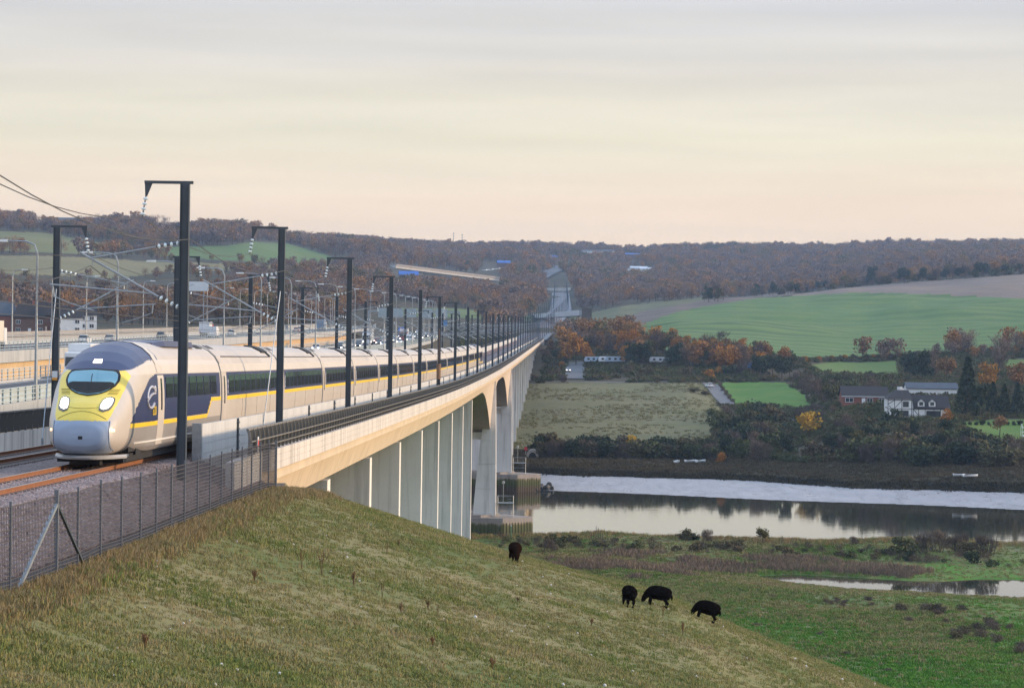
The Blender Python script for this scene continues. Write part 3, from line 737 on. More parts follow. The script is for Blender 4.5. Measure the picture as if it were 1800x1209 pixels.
def build_railings():
    for sx, lab, sg in ((XC + 6.72, 'dark steel railing with close curved posts along the viaduct edge above the grass', 1), (XC - 6.72, 'dark steel railing along the far edge of the viaduct beside the motorway', -1)):
        r = thing('viaduct_railing', lab, 'railing', (0,0,0), 0, 'railings of the viaduct')
        y0 = 101.0 if sg > 0 else 98.0
        mb = MB(); pr = [(0,0),(.02,.28),(.03,.56),(0,.80),(-.06,.93)]
        for (a, b) in zip(pr[:-1], pr[1:]):
            mb.hexa([(sg*(a[0]-.05), -.025, a[1]), (sg*(a[0]+.05), -.025, a[1]), (sg*(a[0]+.05), .025, a[1]), (sg*(a[0]-.05), .025, a[1])][::sg],
                    [(sg*(b[0]-.05), -.025, b[1]), (sg*(b[0]+.05), -.025, b[1]), (sg*(b[0]+.05), .025, b[1]), (sg*(b[0]-.05), .025, b[1])][::sg])
        pm = mb.mesh('post', M_RAILL)
        rest = MB(); y = y0; k = 0
        while y < DECK1:
            z = float(rail_z(y)) + .15
            if k < 300: link('post', pm, r, (sx, y, z))
            else: rest.box(sx - .06, sx + .06, y - .03, y + .03, z, z + .9)
            y += 1.5; k += 1
        o = rest.build('post', M_RAILL, r); o['kind'] = 'stuff'
        for hz, hw, m in ((.93, .035, M_RAILL), (.50, .022, M_RAILL), (.24, .022, M_RAILL)):
            mb = MB(); along(mb, [(sx-XC-hw+(-.06*sg if hz > .9 else .09*sg), .15+hz-hw), (sx-XC+hw+(-.06*sg if hz > .9 else .09*sg), .15+hz-hw), (sx-XC+hw+(-.06*sg if hz > .9 else .09*sg), .15+hz+hw), (sx-XC-hw+(-.06*sg if hz > .9 else .09*sg), .15+hz+hw)], y0, DECK1, 8, xc=XC)
            mb.build('handrail' if hz > .9 else 'rail', m, r)
        mb = MB(); along(mb, [(sx-XC-.012-.02*sg, .20), (sx-XC+.012-.02*sg, .20), (sx-XC+.012-.02*sg, 1.04), (sx-XC-.012-.02*sg, 1.04)], y0 + .02, DECK1, 6, xc=XC)
        mb.build('infill_sheet', M_RAILG, r)
build_railings()
def build_walkway():
    mb = MB()
    along(mb, [(4.5,-.55),(4.5,-.745),(6.55,-.745),(6.55,-.55)], DECK0 + .01, DECK1, 8, xc=XC)
    mb.build('walkway', M_CONC, VIA)
build_walkway()
# ------------------------------------------------------------------ the train
M_TBODY = mat('silver_beige_paint', (.50,.455,.405), .38, .05, .6, spec=.5)
M_TROOF = mat('roof_beige_paint', (.47,.42,.37), .5, .08, .5, bump=.002)
M_TWHITE = mat('pale_cantrail_paint', (.56,.51,.455), .35, .04, .8)
M_TNAVY = mat('navy_paint', (.016,.026,.095), .36, .08, .6, spec=.5)
M_TYEL = mat('yellow_paint', (.82,.56,.02), .38, .05, 1)
M_TNOSE = mat('nose_yellow_paint', (.76,.58,.085), .35, .05, 1)
M_TGREY = mat('silver_grey_paint', (.30,.285,.275), .42, .08, .6, metal=.15)
M_TDARK = mat('underframe_black', (.010,.010,.011), .75, .3, 3)
M_TGLASS = mat('tinted_window_glass', (.014,.016,.022), .10, .3, .35, spec=.4)
M_TSCREEN = mat('windscreen_glass', (.15,.34,.42), .08, .15, .6, spec=.8)
M_TSEAM = mat('dark_seam', (.03,.028,.028), .7, .1, 1)
M_LAMP = mat('lit_headlight', (1,1,1), .2, 0, 1, emis=((1.0,.90,.74), 3.2))
M_LAMPR = mat('lit_cab_roof_light', (1,1,1), .2, 0, 1, emis=((1.0,.86,.66), 2.2))
M_LAMPW = mat('lamp_surround', (.10,.095,.085), .35, .1, 1)
M_WHITEP = mat('white_lettering_paint', (.45,.46,.52), .4, .02, 1)

SEC = [(0,.32),(.8,.32),(1.22,.36),(1.36,.55),(1.42,1.0),(1.455,1.5),(1.462,2.0),(1.44,2.6),(1.395,3.05),(1.30,3.38),(1.12,3.68),(.85,3.92),(.45,4.11),(0,4.17)]
def sec_half(z):                             # half width of the coach at height z
    zs = [p[1] for p in SEC[2:]]; xs = [p[0] for p in SEC[2:]]
    return float(np.interp(z, zs, xs))
def full(sec): return [(x, z) for x, z in sec] + [(-x, z) for x, z in sec[::-1][1:-1]]
TX = -15.8
def strip(z0, z1, y0, y1, off, side=1, n=4, ylo=None):
    """a band lying on the coach side; ylo(z) may slant its front end"""
    mb = MB(); zs = [z0 + (z1 - z0) * i / n for i in range(n + 1)]
    vs = []
    for z in zs:
        x = side * (sec_half(z) + off); a = y0 if ylo is None else ylo(z)
        vs += [(x, a, z), (x, y1, z)]
    k = len(zs)
    for z in zs:
        x = side * (sec_half(z) - .01); a = y0 if ylo is None else ylo(z)
        vs += [(x, a, z), (x, y1, z)]
    fs = [(2*i, 2*i+1, 2*i+3, 2*i+2) for i in range(k-1)]
    b = 2 * k
    fs += [(0, b, b+1, 1), (2*k-2, 2*k-1, b+2*k-1, b+2*k-2)] + [(2*i, 2*i+2, b+2*i+2, b+2*i) for i in range(k-1)] + [(2*i+1, b+2*i+1, b+2*i+3, 2*i+3) for i in range(k-1)]
    mb.add(vs, fs); return mb
def coach_meshes():
    L = 24.2; y0, y1 = .22, L - .22; ms = {}
    mb = MB(); f = full(SEC); n = len(f)
    mb.loft([[(x, y, z) for x, z in f] for y in (y0, 6, 12, 18, y1)])
    me = mb.mesh('coach_body', [M_TBODY, M_TROOF, M_TWHITE])
    mi = []
    for p in me.polygons: mi.append(1 if p.center.z > 3.45 else (2 if p.center.z > 3.0 else 0))
    me.polygons.foreach_set('material_index', mi); ms['body'] = me
    for s in (1, -1):
        ms['window_band', s] = strip(2.03, 3.02, 1.9, y1 - .05, .006, s).mesh('window_band', M_TNAVY)
        ms['stripe', s] = strip(1.86, 2.015, 1.9, y1 - .05, .008, s, 2).mesh('stripe', M_TYEL)
        ms['skirt', s] = strip(.38, 1.02, y0 + .02, y1 - .02, .005, s, 3).mesh('skirt', M_TGREY)
        mb = strip(.50, 3.28, .42, 1.72, .008, s, 6); ms['door', s] = mb.mesh('door', M_TWHITE)
        ms['door_window', s] = strip(1.72, 2.86, .86, 1.22, .014, s, 3).mesh('door_window', M_TGLASS)
        ms['pane', s] = strip(2.16, 2.90, 0, 1.86, .013, s, 3).mesh('window', M_TGLASS)
        ms['mark', s] = strip(2.34, 2.50, 0, .17, .018, s, 1).mesh('pictogram', M_WHITEP)
    mb = MB()                                  # gangway between coaches
    mb.loft([[(x * .93, y, .1 + z * .955) for x, z in f] for y in (-.22, .22)]); ms['gangway'] = mb.mesh('gangway', M_TSEAM)
    mb = MB(); mb.loft([[(x * 1.004, y, z * 1.003 + .0) for x, z in SEC[9:]] + [(-x * 1.004, y, z * 1.003) for x, z in SEC[9:][::-1][1:]] for y in (y0, y0 + .09)], closed=False, cap=False)
    ms['roof_rib'] = mb.mesh('roof_rib', M_TSEAM)
    def roofbox(a, b, u0, u1, h, m, nm):      # lies along the roof curve on the side u (0 = crown, 1 = cantrail)
        mb = MB(); P = SEC[8:][::-1]           # crown -> cantrail
        def at_u(u, o):
            q = u * (len(P) - 1); i = min(int(q), len(P) - 2); t = q - i
            x = P[i][0] + (P[i+1][0] - P[i][0]) * t; z = P[i][1] + (P[i+1][1] - P[i][1]) * t
            return (x + o * x / 1.5, z + o * .9)
        us = [u0 + (u1 - u0) * i / 4 for i in range(5)]
        rings = []
        for y in (a, b): rings.append([(at_u(u, h)[0], y, at_u(u, h)[1]) for u in us] + [(at_u(u, -.03)[0], y, at_u(u, -.03)[1]) for u in us[::-1]])
        mb.loft(rings); return mb.mesh(nm, m)
    ms['intake'] = roofbox(L - 4.6, L - 2.2, .04, .46, .07, M_TDARK, 'roof_intake')
    ms['intake_pipe'] = roofbox(L - 2.9, L - 2.35, .44, .62, .05, M_TDARK, 'roof_intake')
    ms['vent'] = roofbox(0, .62, .20, .34, .015, M_TSEAM, 'roof_vent')
    for s in (1, -1): ms['panel_seam', s] = strip(.40, 1.84, 0, .022, .009, s, 3).mesh('panel_seam', M_TSEAM)
    ms['seam'] = roofbox(2.0, L - 3.0, .60, .625, .014, M_TSEAM, 'roof_seam')
    # bogie with wheels
    mb = MB()
    for q in (-1.25, 1.25):
        for s in (-.75, .75):
            mb.lathe([(.44, -.065), (.46, -.03), (.42, .065)], 16, c=(s, q, .46), axis='x')
    for s in (-1.05, 1.05): mb.box(s - .10, s + .10, -1.9, 1.9, .42, .72); mb.box(s - .14, s + .14, -.5, .5, .30, .95)
    mb.box(-1.1, 1.1, -.3, .3, .5, .8); ms['bogie'] = mb.mesh('bogie', M_TDARK)
    mb = MB(); mb.box(-1.15, 1.15, 5.6, 18.6, .22, .40); ms['underframe'] = mb.mesh('underframe', M_TDARK)
    return ms
def build_coach(ms, y, first=False):
    """parts of one coach, as children of an Empty at the coach's front end"""
    sl = (float(rail_z(y + 24)) - float(rail_z(y))) / 24.0
    c = bpy.data.objects.new('coach', None); COL.objects.link(c); c.empty_display_size = .2
    c.location = (TX, y, float(rail_z(y))); c.rotation_euler = (math.atan(sl), 0, 0); c.parent = TRAIN
    for k in ('body', 'gangway', 'roof_rib', 'intake', 'intake_pipe', 'seam', 'underframe'): link(ms[k].name.split('.')[0], ms[k], c)
    for s in (1, -1):
        for k in ('window_band', 'stripe', 'skirt', 'door', 'door_window'): link(k, ms[k, s], c)
        for yy in (7.6, 13.4, 19.2): link('panel_seam', ms['panel_seam', s], c, (0, yy, 0))
        for i in range(10): link('window', ms['pane', s], c, (0, 2.55 + i * 2.10, 0))
    for i, (q, yy) in enumerate(((0, 1.1), (0, 2.2), (0, 20.9))): link('roof_vent', ms['vent'], c, (0, yy, 0))
    for k in range(3): link('pictogram', ms['mark', 1], c, (0, 2.08, .0 + (k - 1) * .22))
    for yy in (3.2, 21.0): link('bogie', ms['bogie'], c, (0, yy, 0))
    return c
# ---- the nose
NS = np.array([0, .03, .16, .32, .55, .8, 1.2, 1.6, 2.0, 2.6, 3.3, 4.2, 5.4, 7.0])
NT = np.array([1.10, 1.36, 1.58, 1.74, 1.93, 2.08, 2.24, 2.44, 2.72, 3.13, 3.46, 3.77, 4.02, 4.15])
NW = np.array([.28, .70, .91, 1.01, 1.10, 1.16, 1.23, 1.28, 1.32, 1.365, 1.40, 1.43, 1.45, 1.46])
NB = np.array([.92, .68, .52, .44, .39, .36, .33, .32, .32, .32, .32, .32, .32, .32])
def nose_half(s, m=41):
    """right half of the section at s metres from the tip: (x,z) from bottom centre to top centre"""
    w, t, b = (float(np.interp(s, NS, q)) for q in (NW, NT, NB))
    th = np.linspace(-math.pi / 2, math.pi / 2, m); n = 2.0 / (2.55 + .25 * min(s, 4))
    ex = w * np.abs(np.cos(th)) ** n; ez = (b + t) / 2 + (t - b) / 2 * np.sign(np.sin(th)) * np.abs(np.sin(th)) ** n
    sx = np.array([p[0] for p in SEC]); sz = np.array([p[1] for p in SEC]); d = np.concatenate([[0], np.cumsum(np.hypot(np.diff(sx), np.diff(sz)))])
    q = np.linspace(0, d[-1], m); cx = np.interp(q, d, sx) / 1.462 * w; cz = b + (np.interp(q, d, sz) - .32) / 3.85 * (t - b)
    k = float(sstep(1.6, 7.0, s)); return ex * (1 - k) + cx * k, ez * (1 - k) + cz * k
_NSS = np.concatenate([np.linspace(0, .4, 14), np.linspace(.45, 3, 44), np.linspace(3.1, 7.2, 40)])
_NH = [nose_half(s) for s in _NSS]
def nose_s(x, z):                             # distance from the tip at which the nose first reaches (x, z), seen from in front
    x = abs(x)
    for i, s in enumerate(_NSS):
        hx, hz = _NH[i]
        if hz[0] <= z <= hz[-1] and float(np.interp(z, hz, hx)) >= x:
            if i == 0: return 0.0
            lo, hi = _NSS[i-1], s
            for _ in range(9):
                mid = (lo + hi) / 2; mx, mz = nose_half(mid)
                if mz[0] <= z <= mz[-1] and float(np.interp(z, mz, mx)) >= x: hi = mid
                else: lo = mid
            return hi
    return 7.2
def nose_patch(outline, off, n=22):
    """a thin shell lying on the nose inside a front-view outline (x,z)"""
    P = np.array(outline, float); mb = MB()
    zs = np.linspace(P[:, 1].min(), P[:, 1].max(), n + 1); rows = []
    for z in zs:
        xs = []
        for i in range(len(P)):
            a, b = P[i], P[(i + 1) % len(P)]
            if (a[1] - z) * (b[1] - z) <= 0 and a[1] != b[1]: xs.append(a[0] + (b[0] - a[0]) * (z - a[1]) / (b[1] - a[1]))
        if len(xs) < 2: xs = [P[np.argmin(abs(P[:, 1] - z))][0]] * 2
        l, r = min(xs), max(xs); row = []
        for k in range(n + 1):
            x = l + (r - l) * k / n; s = nose_s(x, z)
            row.append((x * (1 + off * .3), s - off, z + off * .55))
        rows.append(row)
    k = n + 1; vs = [p for r in rows for p in r]; vs2 = [(p[0], p[1] + off + .03, p[2] - off * .5 - .01) for p in vs]
    N = len(vs); fs = [(i*k+j, i*k+j+1, (i+1)*k+j+1, (i+1)*k+j) for i in range(n) for j in range(n)]
    fs2 = [tuple(N + q for q in f[::-1]) for f in fs]
    edge = [i for i in range(k)] + [i*k+n for i in range(1, n+1)] + [n*k+j for j in range(n-1, -1, -1)] + [i*k for i in range(n-1, 0, -1)]
    fs3 = [(edge[i], N+edge[i], N+edge[(i+1) % len(edge)], edge[(i+1) % len(edge)]) for i in range(len(edge))]
    mb.add(vs + vs2, fs + fs2 + fs3); return mb
def build_power_car(y, flip=False):
    c = bpy.data.objects.new('power_car', None); COL.objects.link(c); c.empty_display_size = .2; c.parent = TRAIN
    sl = (float(rail_z(y + 24)) - float(rail_z(y))) / 24.0
    c.location = (TX, y, float(rail_z(y)))
    c.rotation_euler = (math.atan(sl), 0, 0)
    if flip: c.rotation_euler = (-math.atan(sl), 0, math.pi)
    ss = np.concatenate([np.linspace(0, .5, 22), np.linspace(.53, 3.4, 110), np.linspace(3.45, 7.3, 90), np.linspace(7.5, 25.4, 60)])
    m = 121; V = []
    for s in ss:
        hx, hz = nose_half(min(s, 7.0), m)
        V += [(x, s, z) for x, z in zip(hx, hz)] + [(-x, s, z) for x, z in zip(hx[::-1][1:-1], hz[::-1][1:-1])]
    n = 2 * m - 2; k = len(ss); F = [(i*n+j, (i+1)*n+j, (i+1)*n+(j+1) % n, i*n+(j+1) % n) for i in range(k-1) for j in range(n)]
    V = np.array(V); F = np.array(F); C = V[F].mean(1)
    mi = np.zeros(len(F), int)
    ax, s, z = np.abs(C[:, 0]), C[:, 1], C[:, 2]
    mi[z > 3.0] = 2; mi[(z > 3.5) & (s > 8.6)] = 1
    yel = (z > 1.50) & (z < 3.22) & (ax < np.interp(z, [1.5, 1.7, 2.05, 2.5, 2.9, 3.25], [.84, .92, 1.0, 1.09, 1.16, 1.26])) & (s < 3.0); mi[yel] = 5
    rf = (z > np.interp(s, [1.9, 2.5, 2.75, 3.4, 4.4, 6, 8, 8.6], [3.3, 3.14, 3.12, 3.18, 3.32, 3.46, 3.52, 3.52])) & (s > 2.2) & (s < 8.7); mi[rf] = 3
    low = (z < 1.24) & (s > 1.9); mi[low] = 4
    front = (z < 1.5) & (ax < .93) & (s < 1.0); mi[front] = 6  # grey lower nose, with bluish shade of the unlit front painted in
    nav_y = np.interp(z, [1.38, 1.6, 1.9, 2.4, 2.85, 3.03], [2.0, 2.35, 2.9, 4.1, 5.5, 7.2])
    nav = (z > 1.38) & (z < 3.02) & (s > nav_y); up = s > 21.2; lowb = np.interp(s, [21.0, 22.2], [1.38, 2.02])
    mi[nav & (z > np.where(s > 21.0, lowb, 1.38)) & (s < 25.2)] = 7
    me = np_mesh('power_car_body', V, F, [M_TBODY, M_TROOF, M_TWHITE, M_TNAVY, M_TGREY, M_TNOSE, mat('nose_shaded_grey_paint', (.27,.34,.46), .35, .05, 1), M_TNAVY], mi)
    link('body', me, c)
    mb = MB(); mb.add([tuple(V[j]) for j in range(n)], [tuple(range(n))]); mb.build('nose_cap', MATS['nose_shaded_grey_paint'], c)
    mb = MB(); mb.add([tuple(V[(k-1)*n+j]) for j in range(n)], [tuple(range(n))]); mb.build('end_wall', M_TSEAM, c)
    # windscreen, sun band, surround
    def wsout(a, b0, b1, e=0):
        return [(-a, 2.80), (-a * .98, 2.98), (-a * .86, b1 - .03), (-a * .45, b1), (0, b1 + .015), (a * .45, b1), (a * .86, b1 - .03), (a * .98, 2.98), (a, 2.80), (a * .90, 2.62), (a * .70, 2.47), (a * .42, 2.37 - e), (0, b0), (-a * .42, 2.37 - e), (-a * .70, 2.47), (-a * .90, 2.62)]
    nose_patch(wsout(.90, 2.29, 3.18, .02), .018).build('windscreen_surround', M_TDARK, c)
    nose_patch(wsout(.82, 2.33, 3.12), .034).build('windscreen', M_TSCREEN, c)
    nose_patch([(-.62, 2.74), (.62, 2.74), (.76, 2.70), (.745, 2.62), (.60, 2.50), (.37, 2.395), (0, 2.345), (-.37, 2.395), (-.60, 2.50), (-.745, 2.62), (-.76, 2.70)], .040, 14).build('dashboard', M_TDARK, c)
    mb = MB(); pts = [(.05, 2.42), (.02, 2.62), (-.02, 2.86), (-.03, 3.02)]; mb.tube([(x, nose_s(x, z) - .07, z) for x, z in pts], .012, 5); mb.build('wiper', M_TDARK, c)
    for q in (1, -1):
        o = [(q * (.70 + .20 * math.copysign(abs(math.cos(a)) ** .75, math.cos(a)) + .05 * math.sin(a)), 2.03 + .25 * math.copysign(abs(math.sin(a)) ** .75, math.sin(a))) for a in np.linspace(0, 2 * math.pi, 17)[:-1]]
        nose_patch(o, .016, 10).build('headlight_surround', M_LAMPW, c)
        o = [(q * (.69 + .150 * math.copysign(abs(math.cos(a)) ** .75, math.cos(a)) + .05 * math.sin(a)), 2.05 + .185 * math.copysign(abs(math.sin(a)) ** .75, math.sin(a))) for a in np.linspace(0, 2 * math.pi, 17)[:-1]]
        nose_patch(o, .030, 10).build('headlight', M_LAMP, c)
        for i in range(4):                     # little louvres above the lamps
            z = 2.36 + i * .05; xs = np.linspace(.62, .92, 5) + i * .02
            mb = MB(); mb.tube([(q * x, nose_s(q * x, z) - .012, z) for x in xs], .010, 4); mb.build('louvre', M_TSEAM, c)
    nose_patch([(-.15, 3.38), (.15, 3.38), (.13, 3.50), (-.13, 3.50)], .02, 6).build('roof_light', M_LAMPR, c)
    # coupler hatch seam, horn, tow eye
    for (a, zc, h, r) in ((.80, 1.55, .26, .008), (.66, 1.97, -.07, .006)):
        xs = np.linspace(-a, a, 25); mb = MB()
        mb.tube([(x, nose_s(x, zc + h * (1 - (x / a) ** 2)) - .010, zc + h * (1 - (x / a) ** 2)) for x in xs], r, 4); mb.build('hatch_seam', M_TSEAM, c)
    nose_patch([(-.07, .90), (.07, .90), (.07, 1.0), (-.07, 1.0)], .012, 4).build('tow_eye', M_TDARK, c)
    for q in (1, -1):
        mb = MB(); zz = np.linspace(.5, 1.5, 12); mb.tube([(q * .90, nose_s(q * .90, z) - .004, z) for z in zz], .010, 4); mb.build('hatch_seam', M_TSEAM, c)
        nose_patch([(q * .97, 1.16), (q * 1.05, 1.16), (q * 1.05, 1.23), (q * .97, 1.23)], .015, 4).build('marker_light', mat('lit_marker_light', (1,.8,.5), .3, 0, 1, emis=((1,.62,.25), 2.0)), c)
    # snow plough lip
    mb = MB(); rr = []
    for x in np.linspace(-1.18, 1.18, 25):
        yv = .45 + 1.9 * (abs(x) / 1.18) ** 2.6
        rr.append([(x, yv - .30, .30), (x, yv - .25, .24), (x, yv + .25, .30), (x, yv + .25, .37), (x, yv - .10, .37)])
    mb.loft(rr); mb.build('snow_plough', mat('pale_plough_paint', (.36,.36,.36), .4, .1, 1), c, smooth=False)
    mb = MB(); mb.box(-.5, .5, .9, 1.5, .05, .30); mb.box(-1.1, 1.1, 2.0, 24.6, .10, .36); mb.build('underframe', M_TDARK, c)
    for yy in (4.6, 21.6): link('bogie', TM['bogie'], c, (0, yy, 0))
    # stripe, white sill line, door, windows
    for q in (1, -1):
        ys = np.concatenate([np.linspace(2.0, 7, 26), np.linspace(7.2, 20.9, 20)])
        def band(z0, z1, yy, off, name, m, zf=None):
            mb = MB(); rings = []
            for yv in yy:
                hx, hz = nose_half(min(yv, 7.0), 61); d = 0 if zf is None else zf(yv)
                a, b = z0 + d, z1 + d
                xa, xb = float(np.interp(a, hz, hx)), float(np.interp(b, hz, hx))
                rings.append([(q * (xa - .01), yv, a), (q * (xa + off), yv, a), (q * (xb + off), yv, b), (q * (xb - .01), yv, b)])
            mb.loft(rings); mb.build(name, m, c)
        band(1.24, 1.385, np.concatenate([ys, np.linspace(21, 22.2, 6), np.linspace(22.4, 25.3, 5)]), .008, 'stripe', M_TYEL, lambda v: float(np.interp(v, [21.0, 22.2], [0, .64])))
        band(.68, .735, np.linspace(3.2, 21.5, 30), .03, 'sill_line', mat('white_sill_paint', (.75,.73,.69), .4, .03, 1))
        for k, h in ((0, .19), (1, .12)):
            pass
        strip(.55, 3.30, 7.35, 8.85, .010, q, 6).build('door', M_TWHITE, c)
        strip(1.75, 2.86, 8.0, 8.34, .016, q, 3).build('door_window', M_TGLASS, c)
        for yv in (9.15, 20.5): pass
        for i in range(7): link('window', TM['pane', q], c, (0, 9.35 + i * 2.1, .0))
    mb = MB(); mb.loft([[(x * 1.004, y, z * 1.003) for x, z in SEC[8:]] + [(-x * 1.004, y, z * 1.003) for x, z in SEC[8:][::-1][1:]] for y in (7.4, 8.3)], closed=False, cap=False); mb.build('roof_rib', M_TWHITE, c)
    mb = MB()                                  # raised roof fairing
    for (a, b, h) in ((12.0, 22.5, .10),):
        rr = [[(x, yv, 4.0), (x * .92, yv, 4.12 + hh), (-x * .92, yv, 4.12 + hh), (-x, yv, 4.0)] for yv, x, hh in ((a, .55, 0), (a + 1.4, .8, h), (b - 1.2, .8, h), (b, .6, 0))]
        mb.loft(rr)
    mb.build('roof_fairing', M_TNAVY, c)
    link('gangway', TM['gangway'], c, (0, 25.55, 0))
    for i, yy in enumerate((23.0, 24.0)): link('roof_vent', TM['vent'], c, (0, yy, 0))
    # emblem and class number on the navy flank
    if not flip:
        def on_side(pts2, off=.022): return [(sec_half(z) + off - .02, yv, z) for yv, z in pts2]
        arcs = [[(5.75 + .95 * math.cos(a), 2.22 + .36 * math.sin(a) + .05 * math.cos(a)) for a in np.linspace(.5, 5.5, 26)], [(4.9 + 1.7 * t, 2.12 + .22 * t + .07 * math.sin(3 * t)) for t in np.linspace(0, 1.05, 12)], [(6.55 + .16 * math.cos(a), 2.50 + .08 * math.sin(a)) for a in np.linspace(0, 6.2, 12)]]
        mb = MB()
        for arc, w in zip(arcs, (.045, .04, .05)):
            P = on_side(arc); mb.tube(P, w, 5)
        mb.build('emblem', M_WHITEP, c)
        cu = bpy.data.curves.new('class_number', 'FONT'); cu.body = 'e320'; cu.size = .44; cu.extrude = .004; cu.align_x = 'LEFT'
        tmp = bpy.data.objects.new('tmp', cu); COL.objects.link(tmp); bpy.context.view_layer.update()
        me = bpy.data.meshes.new_from_object(tmp.evaluated_get(bpy.context.evaluated_depsgraph_get())); bpy.data.objects.remove(tmp)
        me.materials.clear(); me.materials.append(M_TYEL)
        link('class_number', me, c, (1.475, 6.0, 1.60), (R(90), 0, R(90)))
    return c
TRAIN = thing('passenger_train', 'long high-speed passenger train with yellow nose and navy window band crossing the viaduct', 'train', (0, 0, 0))
TM = coach_meshes()
TN = 91.9
build_power_car(TN)
for i in range(14): build_coach(TM, TN + 25.55 + 24.2 * i)
build_power_car(TN + 25.55 + 24.2 * 14 + 25.9, flip=True)
# ------------------------------------------------------------------ masts and overhead line
MAST_FAR = [1310 + 42.0 * i for i in range(29)]
MAST_Y = [94.6, 126.6, 166.0, 205.0, 245.5, 282.0] + [322.0 + 39.5 * i for i in range(25)]
XM_R, XM_L = -12.86, -23.2
def insul(mb, a, b, n=4, r=.10):            # a string of glass discs between two points
    a = Vector(a); b = Vector(b); d = (b - a); L = d.length; u = d.normalized()
    mb.tube([a, b], .022, 5, mi=0)
    s = u.cross(Vector((0, 1, 0))); s = s.normalized() if s.length > .01 else Vector((1, 0, 0)); t = u.cross(s)
    for i in range(n):
        c = a + u * (L * (i + .5) / n); rings = []
        for rr, o in ((.03, -.05), (r, -.01), (r * .95, .015), (.03, .05)):
            rings.append([c + u * o + s * (rr * math.cos(q)) + t * (rr * math.sin(q)) for q in [2 * math.pi * k / 9 for k in range(9)]])
        mb.loft([[tuple(p) for p in rg] for rg in rings], mi=1)
def mast_mesh():
    mb = MB(); H = 9.38; w, t = .15, .022     # H section
    mb.box(-w, -w + t, -w, w, -1.3, H); mb.box(w - t, w, -w, w, -1.3, H); mb.box(-w + t, w - t, -.05, -.03, -1.3, H)
    post = mb.mesh('post', M_STEELD)
    mb = MB(); mb.box(-.45, .45, -.35, .35, -1.5, -.70); foot = mb.mesh('foot', M_CAP)
    mb = MB(); mb.box(-1.36, .27, -.05, .05, H + .001, H + .10)
    mb.hexa([(-1.33,-.03,H-.42),(-1.27,-.03,H-.42),(-1.27,.03,H-.42),(-1.33,.03,H-.42)], [(-1.35,-.03,H),(-1.10,-.03,H),(-1.10,.03,H),(-1.35,.03,H)])
    arm = mb.mesh('feeder_arm', M_STEELD)
    mb = MB(); insul(mb, (-1.31, 0, H - .42), (-1.42, 0, H - 1.10), 4, .085); ins = mb.mesh('insulator', [M_STEELD, M_INSUL])
    mb = MB(); T = -2.94                      # bracket towards the track centre
    mb.tube([(-.95, 0, 7.28), (T - .25, 0, 6.86)], .026, 6)
    mb.tube([(-.85, 0, 5.62), (T - .55, 0, 7.06)], .036, 6)
    mb.tube([(T - 1.55, 0, 5.98), (-1.05, 0, 5.72)], .028, 6)
    mb.tube([(T - 1.45, 0, 5.96), (T - 1.40, 0, 5.55)], .03, 5); mb.tube([(T - 1.40, 0, 5.58), (T - .8, 0, 5.34), (T - .05, 0, 5.12)], .018, 5)
    mb.tube([(T - .12, 0, 6.88), (T - .12, 0, 6.62)], .02, 5); mb.tube([(-1.9, 0, 6.28), (-1.9, 0, 5.78)], .012, 4)
    brk = mb.mesh('cantilever', M_GALV)
    mb = MB(); insul(mb, (-.12, 0, 7.42), (-.95, 0, 7.28), 4, .085); i1 = mb.mesh('insulator', [M_STEELD, M_INSUL])
    mb = MB(); insul(mb, (-.12, 0, 5.26), (-.85, 0, 5.62), 4, .085); i2 = mb.mesh('insulator', [M_STEELD, M_INSUL])
    return dict(post=post, foot=foot, arm=arm, ins=ins, brk=brk, i1=i1, i2=i2)
